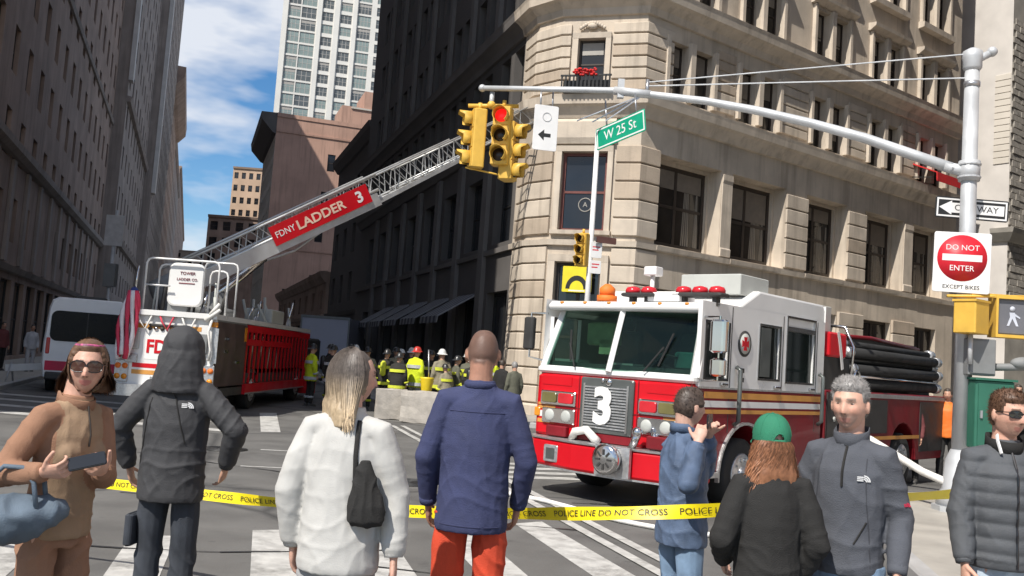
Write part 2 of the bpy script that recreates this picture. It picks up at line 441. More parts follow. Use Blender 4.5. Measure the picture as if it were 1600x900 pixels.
b = MB(); sweep(b, offpoly([P2+DA*400, P2, P1, P0, P0+DR*160], 3.76), [(-.16, -.05), (0, -.05), (0, .12), (-.02, .14), (-.16, .14)]); struct(b.build('kerb', 'kerb'))
L0 = P2+N1*18
LN = L0-DA*10.3           # near end of the left row (its shade falls along the right side of the avenue)
lp = [LN-N1*-3.4, LN-DA*3.4+N1*-3.4, LN-DA*3.4+N1*40, L0+DA*600+N1*40, L0+DA*600-N1*3.4]
slab('pavement', [w2(LN-N1*3.4-DA*3.4), w2(LN+N1*40-DA*3.4), w2(L0+DA*600+N1*40), w2(L0+DA*600-N1*3.4)])
b = MB(); sweep(b, [LN+N1*40-DA*3.5, LN-N1*3.5-DA*3.5, L0+DA*600-N1*3.5], [(-.16, -.05), (0, -.05), (0, .12), (-.02, .14), (-.16, .14)]); struct(b.build('kerb', 'kerb'))

mm('blind_dim', (.20, .17, .14), .6, var=.15)
# ================================================================ corner building
def bldg(name, label, loc, cat='building', group=None): return thing(name, label, cat, (loc[0], loc[1], 0), group=group)
cb = bldg('corner_building', 'sunlit limestone corner building with cut corner, banded stonework and two deep cornices', P0)
ZT = 30.0
wr = MB(); ops = []
REC = [(.82, 3.85), (4.4, 7.35), (8.6, 11.2), (12.4, 15.2), (15.9, 18.4)]
BAY = [2.03, 5.55, 9.67, 13.45, 17.08]; BW = [2.2, 2.2, 2.1, 2.0, 1.8]
wlist = []
for c, w in zip(BAY, BW):
    ops.append((c-w/2, c+w/2, .6, 4.3))
    for s in (-1, 1):
        q = c+s*.62
        ops.append((q-.5, q+.5, 10.35, 12.2)); ops.append((q-.5, q+.5, 13.7, 15.5))
        for k in range(4): ops.append((q-.5, q+.5, 17.1+k*3.3, 19.1+k*3.3))
o2 = ops+[(a, b_, 5.65, 8.5) for a, b_ in REC]
facade(wr, P0, DR, 19.4, 0, ZT, o2, .5)
for a, b_ in REC:     # second floor: windows set deep between the piers
    m = MB(); facade(m, P0+DR*a-NR*.499, DR, b_-a, 5.65, 8.5, [(.12, b_-a-.12, 5.75, 8.38)], .3); m.build('recessed_wall', 'limestone', cb, world=True)
wr.build('wall', 'limestone', cb, world=True)
for i, (c, w) in enumerate(zip(BAY, BW)):
    a, b_ = REC[i]
    wq = window_at(cb, P0-NR*.5, DR, (a+b_)/2, 5.75, window_set(b_-a-.24, 2.63, 2, 2, 'window_frame_dark', 'glass_brown', .12, blind=((.25, .45, .2, .35, .3)[i], 'blind_dim')), .12)
    hwid = (b_-a-.24)/2
    for u, w_ in ((hwid*.42, .2), (hwid*.78, .12)):
        q = MB(); n_ = 14; xs = [u-w_+2*w_*k/n_ for k in range(n_+1)]; zt = 1.9-.25*(i % 2)
        q.smooth = True; q.add([(x_*(1 if zz < 1 else 1)+(.0 if zz < 1 else -.08*(x_-u)/w_), .046-.008*math.sin(k*1.7), zz) for zz in (.14, zt) for k, x_ in enumerate(xs)], [(k, k+1, n_+2+k, n_+1+k) for k in range(n_)]); q.build('curtain', 'curtain', wq)
    window_at(cb, P0, DR, c, .6, window_set(w, 3.7, 2, 2, 'window_frame_dark', 'glass_brown', .1), .2)
    for s in (-1, 1):
        q = c+s*.62
        window_at(cb, P0, DR, q, 10.35, window_set(1.0, 1.85, 1, 2, 'window_frame_dark', 'glass_brown', .06, blind=((.35 if (i+s) % 3 else .7), 'blind_dim')), .28)
        window_at(cb, P0, DR, q, 13.7, window_set(1.0, 1.8, 1, 2, 'window_frame_dark', 'glass_brown', .06, blind=((.3 if i % 2 else .55), 'curtain')), .28)
        for k in range(4): window_at(cb, P0, DR, q, 17.1+k*3.3, window_set(1.0, 2.0, 1, 2, 'window_frame_dark', 'glass_brown', .06, blind=(.4, 'curtain')), .28)
# right facade trim: slim mullion pilasters, hoods, sills
for i, c in enumerate(BAY):
    for z0, z1 in ((10.38, 12.3), (13.68, 15.6), (17.0, 19.2)):
        for off in (-1.14, 0, 1.14):
            q = P0+DR*(c+off); wd_ = .07 if off else .11
            p = MB(); sweep(p, [q-DR*wd_, q+DR*wd_], [(-.05, z0), (.14, z0), (.14, z1), (-.05, z1)]); p.build('pilaster', 'limestone_trim', cb, world=True)
    for z0 in (15.62, 19.3):
        h = MB(); sweep(h, [P0+DR*(c-1.35), P0+DR*(c+1.35)], [(-.05, z0), (.10, z0), (.32, z0+.14), (.34, z0+.26), (-.05, z0+.3)]); h.build('window_hood', 'limestone_trim', cb, world=True)
    s = MB(); sweep(s, [P0+DR*(c-1.3), P0+DR*(c+1.3)], [(-.05, 16.72), (.26, 16.76), (.28, 16.98), (-.05, 17.02)]); s.build('window_sill', 'limestone_trim', cb, world=True); s = MB()
    sweep(s, [P0+DR*(c-BW[i]/2-.12), P0+DR*(c+BW[i]/2+.12)], [(-.05, 5.44), (.14, 5.46), (.16, 5.6), (-.05, 5.63)])
    s.build('window_sill', 'limestone_trim', cb, world=True)
# cut corner: bevel face + chamfer face
DC = (P0-P1).normalized(); LC = (P0-P1).length; DB = (P1-P2).normalized(); LB = (P1-P2).length
wc = MB(); cw = LC-1.72
facade(wc, P1, DC, LC, 0, ZT, [(cw-.72, cw+.72, 5.9, 8.38), (cw-.72, cw+.72, .3, 4.9), (cw-.43, cw+.43, 10.45, 12.0), (cw-.43, cw+.43, 13.75, 15.6)], .28)
facade(wc, P2, DB, LB, 0, ZT, [], .2)
wc.build('wall', 'limestone', cb, world=True)
w_ = window_at(cb, P1, DC, cw, 5.9, window_set(1.44, 2.48, 1, 2, 'window_frame_red', 'glass_dark', .09), .16)
text_on('lettering', 'A', .22, 'blind', w_, (.05, .04, .85), (1, 0, 0), (0, 0, 1))
ring = MB(); ring.torus((.05, .042, .85), (0, 1, 0), .21, .016); ring.build('emblem', 'blind', w_)
window_at(cb, P1, DC, cw, 10.45, window_set(.86, 1.55, 1, 2, 'window_frame_dark', 'glass_dark', .06, blind=(.28, 'blind')), .14)
window_at(cb, P1, DC, cw, 13.75, window_set(.86, 1.85, 1, 2, 'window_frame_dark', 'glass_dark', .06, blind=(.28, 'blind')), .14)
window_at(cb, P1, DC, cw, .3, window_set(1.44, 4.6, 2, 2, 'window_frame_dark', 'glass_dark', .1), .16)
def frame_on(mb, P, d, c, w, z0, z1, t=.2, o=.09, sill=True):
    for s in (-1, 1):
        q = P+d*(c+s*(w/2+t/2)); sweep(mb, [q-d*t/2, q+d*t/2], [(-.04, z0), (o, z0), (o, z1), (-.04, z1)])
    sweep(mb, [P+d*(c-w/2-t), P+d*(c+w/2+t)], [(-.04, z1), (o+.004, z1), (o+.03, z1+t), (-.04, z1+t)])
    if sill: sweep(mb, [P+d*(c-w/2-t-.05), P+d*(c+w/2+t+.05)], [(-.04, z0-.16), (o+.1, z0-.13), (o+.11, z0-.003), (-.04, z0-.002)])
for a_ in ((1.46, 5.9, 8.39, .17), (.88, 10.45, 12.01, .17), (1.46, .3, 4.92, .22, .12, False), (.88, 13.75, 15.61, .17)):
    fr = MB(); frame_on(fr, P1, DC, cw, *a_); fr.build('window_surround', 'limestone_trim', cb, world=True)
# carved cartouche above the third floor window
ct = MB()
for a in range(-5, 6):
    q = P1+DC*(cw+a*.075); n = V2(DC.y, -DC.x)
    ct.ell((q.x+n.x*.1, q.y+n.y*.1, 12.32+.17*math.cos(a*.3)), .055, .06, .07, 8, 6)
q = P1+DC*cw; ct.ell((q.x+n.x*.12, q.y+n.y*.12, 12.38), .16, .08, .1, 10, 7)
ct.build('cartouche', 'limestone_trim', cb, world=True)
# storey panel between second and third floor, with keystone band over the second-floor window
pn = MB(); sweep(pn, [P1+DC*(cw-.95), P1+DC*(cw+.95)], [(-.04, 8.6), (.13, 8.62), (.2, 8.8), (.22, 9.3), (.1, 9.42), (-.04, 9.42)]); pn.build('panel', 'limestone_trim', cb, world=True)
# banded stones: two per course on the cut corner, wrapping both of its edges
def chain_pt(s):       # s measured along P2 -> P1 -> P0 -> right facade (0 at P2); negative runs up the avenue
    if s < 0: return P2-DA*s
    if s < LB: return P2+DB*s
    if s < LB+LC: return P1+DC*(s-LB)
    return P0+DR*(s-LB-LC)
def sub_chain(a, b):
    c = [chain_pt(a)]
    for k in (0, LB, LB+LC):
        if a+.02 < k < b-.02: c.append(chain_pt(k))
    return c+[chain_pt(b)]
def course(a, b, z0, z1, o=.085):
    m = MB(); sweep(m, sub_chain(a, b), block_prof(z0+.02, z1-.02, o)); m.build('stone_block', rnd.choice(('limestone', 'limestone', 'limestone_trim', 'limestone_dark')), cb, world=True)
def courses(z0, z1, h, la, lb, ra, rb):
    n = round((z1-z0)/h); h = (z1-z0)/n
    for i in range(n):
        course(la, lb, z0+i*h, z0+(i+1)*h); course(ra, rb, z0+i*h, z0+(i+1)*h)
cs = LB+cw
courses(.5, 5.4, .55, -1.0, cs-1.02, cs+1.02, LB+LC+.88)
courses(5.75, 8.6, .55, -1.0, cs-1.0, cs+1.0, LB+LC+.82)
courses(10.3, 12.5, .36, -1.0, cs-.68, cs+.68, LB+LC+1.15)
courses(13.8, 16.6, .4, -1.0, cs-.68, cs+.68, LB+LC+1.15)
S0 = LB+LC
for i in range(4):
    a, bb = BAY[i]+BW[i]/2+.06, BAY[i+1]-BW[i+1]/2-.06
    pa, pb = REC[i][1]+.005, REC[i+1][0]-.005
    if i in (1, 2):
        for k in range(5): course(S0+pa, S0+pb, 5.68+k*.53, 5.68+(k+1)*.53, .085)
    else:
        p = MB(); sweep(p, [P0+DR*(pa+.02), P0+DR*(pb-.02)], [(-.04, 5.66), (.07, 5.66), (.08, 5.9), (.04, 5.95), (.04, 8.1), (.07, 8.2), (.07, 8.4), (-.04, 8.4)]); p.build('pilaster', 'limestone_trim', cb, world=True)
    for k in range(6): course(S0+BAY[i]+1.3, S0+BAY[i+1]-1.3, 10.4+k*.35, 10.4+(k+1)*.35, .05)
    for k in range(7): course(S0+a, S0+bb, .6+k*.55, .6+(k+1)*.55, .1)
# cornices and mouldings running round the corner
def mould(name, ch, prof, m='limestone_trim'):
    b = MB(); sweep(b, ch, prof); return b.build(name, m, cb, world=True)
front = [P2+DA*1.3, P2, P1, P0, PR]
av = [PE, P2+DA*1.304]
for ch, m1 in ((front, 'limestone_trim'), (av, 'shaded_stone_trim')):
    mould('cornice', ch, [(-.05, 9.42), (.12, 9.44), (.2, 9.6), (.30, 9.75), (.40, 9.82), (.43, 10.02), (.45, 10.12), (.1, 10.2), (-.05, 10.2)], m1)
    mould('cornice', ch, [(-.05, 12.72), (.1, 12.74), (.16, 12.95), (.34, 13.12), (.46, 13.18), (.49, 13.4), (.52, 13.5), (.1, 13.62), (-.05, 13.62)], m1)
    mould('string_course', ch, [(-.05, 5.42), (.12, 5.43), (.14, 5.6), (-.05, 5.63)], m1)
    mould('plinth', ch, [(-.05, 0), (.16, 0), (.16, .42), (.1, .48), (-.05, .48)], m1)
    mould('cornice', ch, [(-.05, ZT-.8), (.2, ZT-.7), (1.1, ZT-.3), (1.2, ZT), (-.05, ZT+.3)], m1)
# avenue face, its shade put into darker stone, and the rest of the shell
wa = MB(); ops = []; AL = 31.5
abays = [AL-2.6-i*3.55 for i in range(8)]
for c in abays:
    ops.append((c-1.15, c+1.15, .4, 4.1)); ops.append((c-.95, c+.95, 5.8, 8.5))
    for z in (10.5, 13.9, 17.3, 20.7, 24.1):
        for s in (-1, 1): ops.append((c+s*.72-.5, c+s*.72+.5, z, z+2.0))
facade(wa, PE, P2-PE, AL-1.3, 0, ZT, [o for o in ops if o[1] < AL-1.3], .4)
wa.build('wall', 'dark_and_shaded_stone', cb, world=True)
wl = MB(); facade(wl, P2+DA*1.3, P2-PE, 1.3, 0, ZT, [], .3); wl.build('wall', 'limestone', cb, world=True)
for c in abays:
    if c+1.2 > AL-1.3: continue
    window_at(cb, PE, P2-PE, c, .4, window_set(2.3, 3.7, 2, 1, 'black_iron', 'glass_dark', .1), .3)
    window_at(cb, PE, P2-PE, c, 5.8, window_set(1.9, 2.7, 2, 2, 'black_iron', 'glass_dark', .08), .3)
    for z in (10.5, 13.9, 17.3, 20.7, 24.1):
        for s in (-1, 1): window_at(cb, PE, P2-PE, c+s*.72, z, window_set(1.0, 2.0, 1, 2, 'black_iron', 'glass_dark', .06), .3)
    q = PE+(P2-PE).normalized()*(c+1.77)
    if c+2.2 < AL-1.3:
        dd = (P2-PE).normalized()
        for w_, z0, z1 in ((.3, .5, 9.38), (.22, 13.66, 29)):
            pl = MB(); sweep(pl, [q-dd*w_, q+dd*w_], [(-.04, z0), (.16, z0), (.16, z1), (-.04, z1)]); pl.build('pilaster', 'shaded_stone_trim', cb, world=True)
BK = [PR-NR*16, PE+DR*14]
sh = MB()
for a, b_ in ((PR, BK[0]), (BK[0], BK[1]), (BK[1], PE)): sh.quad((a.x, a.y, 0), (b_.x, b_.y, 0), (b_.x, b_.y, ZT), (a.x, a.y, ZT))
sh.build('rear_wall', 'grey_brick', cb, world=True)
rf = MB(); rf.add([(p.x, p.y, ZT-.3) for p in [PE, P2, P1, P0, PR]+BK], [tuple(range(7))]); rf.build('roof', 'roofing', cb, world=True)

# ---------------------------------------------------------------- plain row buildings
def row_building(name, label, A, d, Ln, depth, H, wall, bays, floors, z_first, fh, ww, wh, shop=True, frame='window_frame_dark', glass='glass_dark', vis=None, trim=None, cols=1, rows=2, group=None, side_ops=None, side_mat=None, cat='building'):
    d = Vector(d).normalized(); inn = V2(-d.y, d.x)
    A = Vector(A)
    r = bldg(name, label, A, cat, group)
    ops = []; wl_ = []
    pitch = Ln/bays
    for i in range(bays):
        c = pitch*(i+.5)
        if shop: ops.append((c-pitch*.38, c+pitch*.38, .3, 3.9))
        for j in range(floors):
            z = z_first+j*fh
            if z+wh < H-.5:
                ops.append((c-ww/2, c+ww/2, z, z+wh)); wl_.append((c, z))
    m = MB(); facade(m, A, d, Ln, 0, H, ops, .3); m.build('wall', wall, r, world=True)
    o = MB(); B = A+d*Ln; A2 = A+inn*depth; B2 = B+inn*depth
    o.quad((B.x, B.y, 0), (B2.x, B2.y, 0), (B2.x, B2.y, H), (B.x, B.y, H)); o.quad((B2.x, B2.y, 0), (A2.x, A2.y, 0), (A2.x, A2.y, H), (B2.x, B2.y, H))
    o.build('rear_wall', wall, r, world=True)
    sm = MB(); facade(sm, A2, A-A2, depth, 0, H, side_ops or [], .25); sm.build('side_wall', side_mat or wall, r, world=True)
    if side_ops:
        for (a, b_, za, zb) in side_ops: window_at(r, A2, A-A2, (a+b_)/2, za, window_set(b_-a, zb-za, 1, 2, frame, glass, .07, split=False), .15)
    rf_ = MB(); rf_.add([(A.x, A.y, H-.2), (B.x, B.y, H-.2), (B2.x, B2.y, H-.2), (A2.x, A2.y, H-.2)], [(0, 1, 2, 3)]); rf_.build('roof', 'roofing', r, world=True)
    ws = window_set(ww, wh, cols, rows, frame, glass, .07, split=False)
    wb = window_set(ww, wh, cols, rows, frame, glass, .07, split=False, blind=(.45, 'blind'))
    for k, (c, z) in enumerate(wl_):
        if vis and not vis(c, z): continue
        window_at(r, A, d, c, z, wb if rnd.random() < .18 else ws, .18)
    if shop:
        for i in range(bays):
            c = pitch*(i+.5)
            if vis and not vis(c, 2): continue
            window_at(r, A, d, c, .3, window_set(pitch*.76, 3.6, 2, 2, 'black_iron', 'glass_dark', .1, split=False), .2)
    t_ = trim or wall
    k = MB(); sweep(k, [A, B], [(-.04, H-.9), (.15, H-.85), (.5, H-.4), (.6, H), (-.04, H+.1)]); k.build('cornice', t_, r, world=True)
    k = MB(); sweep(k, [A, B], [(-.04, 4.2), (.18, 4.25), (.3, 4.5), (-.04, 4.6)]); k.build('ledge', t_, r, world=True)
    return r, A, d
ra, A_, d_ = row_building('brick_building', 'tall dark brown brick building filling the left side of the avenue', LN, DA, 71.2, 22, 66, 'brown_brick', 20, 11, 5.6, 3.5, 1.25, 2.0, vis=lambda c, z: c > 20 and z < 32, trim='grey_brick')
k = MB(); sweep(k, [LN, LN+DA*71.2], [(-.04, 9.2), (.2, 9.25), (.42, 9.45), (.45, 9.75), (-.04, 9.85)]); k.build('cornice', 'grey_brick', ra, world=True)
k = MB(); sweep(k, [LN, LN+DA*71.2], [(-.04, 20.2), (.12, 20.25), (.2, 20.5), (-.04, 20.6)]); k.build('ledge', 'grey_brick', ra, world=True)
for i in range(12):
    q = LN+DA*(20+i*4.0+1.0-.3); p = MB(); sweep(p, [q-DA*.35, q+DA*.35], [(-.04, 4.65), (.14, 4.65), (.14, 9.15), (-.04, 9.15)]); p.build('pilaster', 'grey_brick', ra, world=True)
x = LN+DA*71.2
rb, B_, _ = row_building('office_building', 'grey office building with a pale corner strip, next beyond the brown brick one', x+DA*.05-N1*1.0, DA, 37, 22, 64, 'grey_brick', 9, 15, 5.6, 3.7, 1.3, 2.1, vis=lambda c, z: z < 48, trim='grey_brick')
p = MB(); q = x+DA*.35-N1*1.0; sweep(p, [q-DA*.4, q+DA*.9], [(-.04, 24.5), (.35, 24.5), (.35, 63), (-.04, 63)]); p.build('corner_strip', 'pale_terracotta', rb, world=True)
for zz in (10, 22.5):
    k = MB(); sweep(k, [x-N1*1.0+DA*.1, x-N1*1.0+DA*37], [(-.04, zz), (.3, zz+.1), (.45, zz+.5), (-.04, zz+.6)]); k.build('ledge', 'grey_brick', rb, world=True)
x2 = x+DA*37.2
rc, C_, _ = row_building('office_building', 'tall brown grey office block on the left marked by a long bright vertical strip', x2-N1*2.0, DA, 48, 22, 64, 'grey_brick', 11, 17, 5.6, 3.5, 1.4, 2.0, vis=lambda c, z: z < 60, trim='grey_brick')
p = MB(); q = x2+DA*.45-N1*2.0; sweep(p, [q-DA*.5, q+DA*1.4], [(-.04, 20), (.45, 20), (.45, 63), (-.04, 63)]); p.build('corner_strip', 'pale_terracotta', rc, world=True)
x3 = x2+DA*48.2
rd, D_, _ = row_building('apartment_building', 'farther brown block on the left with a heavy roof cornice against the sky', x3-N1*1.4, DA, 52, 22, 50, 'brown_brick', 10, 12, 5.6, 3.6, 1.6, 2.0, trim='brown_brick')
k = MB(); sweep(k, [x3-N1*1.4, x3-N1*1.4+DA*52], [(-.04, 46.5), (.6, 47), (1.9, 48.5), (2.0, 50.3), (-.04, 50.4)]); k.build('cornice', 'brown_brick', rd, world=True)
x4 = x3+DA*52.5
re_, E_, _ = row_building('apartment_building', 'distant grey block on the left lower than its neighbours', x4-N1*1.0, DA, 92, 22, 48, 'grey_brick', 16, 10, 5.6, 3.8, 1.8, 2.0, vis=lambda c, z: c < 60)
x5 = x4+DA*93
rf2, F_, _ = row_building('apartment_building', 'last dark block on the left where the avenue meets the sky', x5-N1*.6, DA, 240, 22, 58, 'brown_brick', 14, 8, 6, 6, 3, 2.5, vis=lambda c, z: c < 60)

# ---------------------------------------------------------------- right side of the avenue beyond the corner building
y1 = PE+DA*.3
row_building('loft_building', 'narrow dark loft building in shade right behind the corner building', y1+DA*16+N1*-.5, -DA, 16, 14, 16.8, 'dark_and_shaded_stone', 4, 3, 5.2, 3.5, 1.4, 2.1, trim='shaded_stone_trim')
row_building('low_building', 'low two storey shop building in deep shade along the avenue', y1+DA*58+N1*-.3, -DA, 41.5, 10, 8.0, 'brown_brick', 8, 1, 5, 3, 1.5, 1.6)
y2 = P2+DA*118
so_ = [(10.3, 11.6, 27, 30), (10.2, 11.5, 20.5, 23.5), (10.1, 11.3, 14, 16.5), (6.2, 7.4, 27, 29.4), (13.4, 14.2, 8, 10)]
row_building('brick_building', 'tan brick building with a plain party wall cut by a diagonal shadow', y2, DA, 1, 1, 1, 'tan_brick', 1, 0, 5, 3, 1, 1, shop=False) if False else None
bb_ = bldg('brick_building', 'tan brick building with a plain party wall cut by a diagonal shadow', y2)
HB = 37.5; inn = -N1
PWIN = [(8.2, 9.4, 29.5, 32.2), (7.6, 8.8, 23.5, 26.2), (7.2, 8.4, 18.2, 20.4), (6.9, 8.0, 11, 13), (12.4, 13.6, 31, 33.6), (12.4, 13.6, 25.5, 28), (16.0, 17.2, 31, 33.6), (16.0, 17.2, 25.5, 28), (3.0, 3.9, 8.5, 10.5)]
m = MB(); facade(m, y2+inn*0, inn, 26, 0, HB, PWIN, .25)
m.build('wall', 'tan_brick', bb_, world=True)
for (a, b_, za, zb) in PWIN:
    window_at(bb_, y2, inn, (a+b_)/2, za, window_set(b_-a, zb-za, 1, 2, 'window_frame_dark', 'glass_dark', .08, split=False), .15)
for zz_ in (34.6, 16.5): 
    m = MB(); sweep(m, [y2+inn*.1, y2+inn*25.9], [(-.04, zz_), (.14, zz_+.03), (.16, zz_+.3), (-.04, zz_+.34)]); m.build('string_course', 'tan_brick', bb_, world=True)
m = MB(); facade(m, y2+DA*26, -DA, 26, 0, HB, [(2+i*3.0, 3.6+i*3.0, 6+j*3.6, 8.4+j*3.6) for i in range(8) for j in range(8)], .25)
m.build('wall', 'cream_stone', bb_, world=True)
for i in range(8):
    for j in range(8): window_at(bb_, y2+DA*26, -DA, 2.8+i*3.0, 6+j*3.6, window_set(1.6, 2.4, 1, 2, 'window_frame_dark', 'glass_dark', .08, split=False), .15)
m = MB(); sweep(m, [y2+DA*26, y2], [(-.04, HB-3.2), (.5, HB-3), (2.2, HB-1.2), (2.4, HB), (-.04, HB+.1)]); m.build('cornice', 'dark_and_shaded_stone', bb_, world=True)
m = MB(); e1, e2 = y2+inn*26, y2+inn*26+DA*26; e3 = y2+DA*26
m.quad((e1.x, e1.y, 0), (e2.x, e2.y, 0), (e2.x, e2.y, HB), (e1.x, e1.y, HB)); m.quad((e2.x, e2.y, 0), (e3.x, e3.y, 0), (e3.x, e3.y, HB), (e2.x, e2.y, HB)); m.build('rear_wall', 'tan_brick', bb_, world=True)
m = MB(); m.add([(p.x, p.y, HB-.2) for p in (y2, e1, e2, e3)], [(0, 1, 2, 3)]); m.build('roof', 'roofing', bb_, world=True)
m = MB(); sweep(m, [y2, y2+inn*26], [(-.04, HB-.5), (.12, HB-.5), (.12, HB+.12), (-.04, HB+.12)]); m.build('parapet', 'tan_brick', bb_, world=True)
pk = bldg('rooftop_block', 'pinkish stair block standing on the roof of the tan brick building', y2+inn*12+DA*2)
q = y2+inn*11.5+DA*2
m = MB()
for (a, w, h0, h1) in ((-1.5, 15.5, HB-.2, HB+3.4), (2.0, 12, HB+3.4, HB+6.2), (6.5, 7, HB+6.2, HB+8)):
    c0 = q+inn*a; cs_ = [c0, c0+inn*w, c0+inn*w+DA*8, c0+DA*8]; m.prism([w2(p) for p in cs_], h0, h1)
m.build('wall', 'tan_brick', pk, world=True)
m = MB(); sweep(m, [q, q+inn*14], [(-.04, HB+3.0), (.2, HB+3.05), (.22, HB+3.3), (-.04, HB+3.35)]); m.build('coping', 'cream_stone', pk, world=True)

# white tower
tw = bldg('apartment_tower', 'pale high-rise tower with greenish glass bays rising far up the avenue', V2(-57.6, 210))
dT = V2(.97, .243).normalized(); T0 = V2(-57.6, 210); Ht = 100
cols_ = [(1.3, 4.1, 'glass_mint', 3), (4.3, 7.7, 'glass_mint', 3), (9.0, 11.6, 'glass_mid', 3), (13.2, 15.9, 'glass_mid', 3), (17.2, 20.4, 'glass_mint', 4), (21.6, 24, 'glass_mid', 3)]
ops = []; J0, J1 = 17, 32
for (a, b_, gm, nc_) in cols_:
    for j in range(J0, J1): ops.append((a, b_, j*3.0+.35, j*3.0+(2.95 if gm == 'glass_mint' else 2.5)))
m = MB(); facade(m, T0, dT, 26, 0, Ht, ops, .25); m.build('wall', 'tower_white', tw, world=True)
for (a, b_, gm, nc_) in cols_:
    for j in range(J0, J1):
        h = 2.6 if gm == 'glass_mint' else 2.15
        g2 = gm if rnd.random() > .25 else ('glass_mid' if gm == 'glass_mint' else 'glass_mint')
        window_at(tw, T0, dT, (a+b_)/2, j*3.0+.35, window_set(b_-a, h, nc_, 2, 'window_frame_pale', g2, .1, split=False, blind=(.3, 'blind') if rnd.random() < .3 else None), .12)
iT = V2(-dT.y, dT.x)
m = MB(); facade(m, T0+iT*12, -iT, 12, 0, Ht, [(3+s*3, 5+s*3, j*3.0+.4, j*3.0+2.4) for s in range(3) for j in range(J0, J1)], .25); m.build('wall', 'tower_white', tw, world=True)
for s in range(3):
    for j in range(J0, J1): window_at(tw, T0+iT*12, -iT, 4+s*3, j*3.0+.4, window_set(2.0, 2.0, 2, 2, 'window_frame_pale', 'glass_mid', .1, split=False), .12)
for (a, w) in ((0, 1.2), (7.9, 1.0), (11.8, 1.2), (16.1, .95)):
    p = MB(); q = T0+dT*a; sweep(p, [q, q+dT*w], [(-.04, 40), (.35, 40), (.35, Ht), (-.04, Ht)]); p.build('pier', 'tower_white', tw, world=True)
m = MB(); a, b_, c, d4 = T0, T0+dT*26, T0+dT*26+iT*12, T0+iT*12
m.quad((b_.x, b_.y, 0), (c.x, c.y, 0), (c.x, c.y, Ht), (b_.x, b_.y, Ht)); m.quad((c.x, c.y, 0), (d4.x, d4.y, 0), (d4.x, d4.y, Ht), (c.x, c.y, Ht)); m.add([(p.x, p.y, Ht-.1) for p in (a, b_, c, d4)], [(0, 1, 2, 3)])
m.build('rear_wall', 'tower_white', tw, world=True)
# far blocks closing the avenue
def far_block(name, label, X0, X1, Y, H, dep, wall, nb, nf, ww=1.6, wh=1.9, ps=None):
    r = bldg(name, label, V2(X0, Y)); ops = []
    pitch = (X1-X0)/nb
    for i in range(nb):
        for j in range(nf):
            z = H-3.2-j*3.4; ops.append((pitch*(i+.5)-ww/2, pitch*(i+.5)+ww/2, z, z+wh))
    m = MB(); facade(m, (X0, Y), (1, 0), X1-X0, 0, H, ops, .25); m.build('wall', wall, r, world=True)
    for o in ops: window_at(r, (X0, Y), (1, 0), (o[0]+o[1])/2, o[2], window_set(ww, wh, 1, 2, 'window_frame_dark', 'glass_dark', .08, split=False), .12)
    m = MB(); m.quad((X0, Y, 0), (X0, Y+dep, 0), (X0, Y+dep, H), (X0, Y, H)); m.quad((X1, Y, 0), (X1, Y+dep, 0), (X1, Y+dep, H), (X1, Y, H)); m.quad((X0, Y+dep, 0), (X1, Y+dep, 0), (X1, Y+dep, H), (X0, Y+dep, H)); m.quad((X0, Y, H-.1), (X1, Y, H-.1), (X1, Y+dep, H-.1), (X0, Y+dep, H-.1))
    m.build('rear_wall', wall, r, world=True)
    m = MB(); sweep(m, [V2(X0, Y), V2(X1, Y)], [(-.04, H-.6), (.3, H-.5), (.5, H), (-.04, H+.1)]); m.build('cornice', wall, r, world=True)
    return r
far_block('apartment_building', 'small orange tan building lit by sun between the sky and the pale facade', -78.0, -66, 250, 49.5, 15, 'orange_brick', 6, 7, 1.1, 1.7)
far_block('apartment_building', 'tiny pale building just right of the gap of open sky', -86, -80.5, 330, 44, 12, 'cream_stone', 3, 3)
far_block('low_building', 'dark low block below the orange tan building far up the avenue', -65.5, -52, 196, 28.5, 12, 'brown_brick', 5, 3)
far_block('low_building', 'dim grey block closing the avenue behind the raised ladder', -160, -118, 420, 42, 15, 'grey_brick', 8, 4)
# brick building at the right edge, and the recess beside the corner building
rr = bldg('stone_building', 'rough grey brick building with a smooth white corner pier at the right edge', PR+DR*3.2)
b0 = P0+DR*22.6+NR*.75
m = MB(); facade(m, b0, DR, 30, 0, 34, [(5+i*4, 7+i*4, 6+j*4, 8.6+j*4) for i in range(5) for j in range(6)], .4); m.build('wall', 'concrete', rr, world=True)
for i in range(5):
    for j in range(6): window_at(rr, b0, DR, 6+i*4, 6+j*4, window_set(2, 2.6, 1, 2, 'window_frame_dark', 'glass_dark', .08, split=False), .25)
m = MB(); facade(m, b0-NR*12, NR, 12, 0, 34, [], .3); m.quad((b0.x-NR.x*.1, b0.y-NR.y*.1, 33.9), ((b0+DR*30).x, (b0+DR*30).y, 33.9), ((b0+DR*30-NR*12).x, (b0+DR*30-NR*12).y, 33.9), ((b0-NR*12).x, (b0-NR*12).y, 33.9)); m.build('side_wall', 'pale_terracotta', rr, world=True)
mm('grey_rough_brick', (.36, .33, .29), .9, var=.3, vs_=6, bump=.5, bs=20)
nb_ = 0
for k in range(46):
    z0 = 5.2+k*.3
    for i in range(6):
        a = .05+i*.75+(.37 if k % 2 else 0)-.2
        m = MB(); sweep(m, [b0+DR*max(.02, a), b0+DR*(a+.72)], block_prof(z0+.012, z0+.288, rnd.uniform(.03, .07), .015)); m.build('brick', 'grey_rough_brick', rr, world=True)
for k in range(14):
    z0 = 12.2+k*.3
    m = MB(); sweep(m, [b0-NR*.72, b0-NR*.02], block_prof(z0+.012, z0+.288, .04, .015)); m.build('brick', 'cream_stone', rr, world=True)
k = MB(); sweep(k, [b0-NR*.6, b0, b0+DR*30], [(-.04, 8.6), (.15, 8.65), (.4, 9.0), (.45, 9.2), (-.04, 9.3)]); k.build('ledge', 'concrete', rr, world=True)
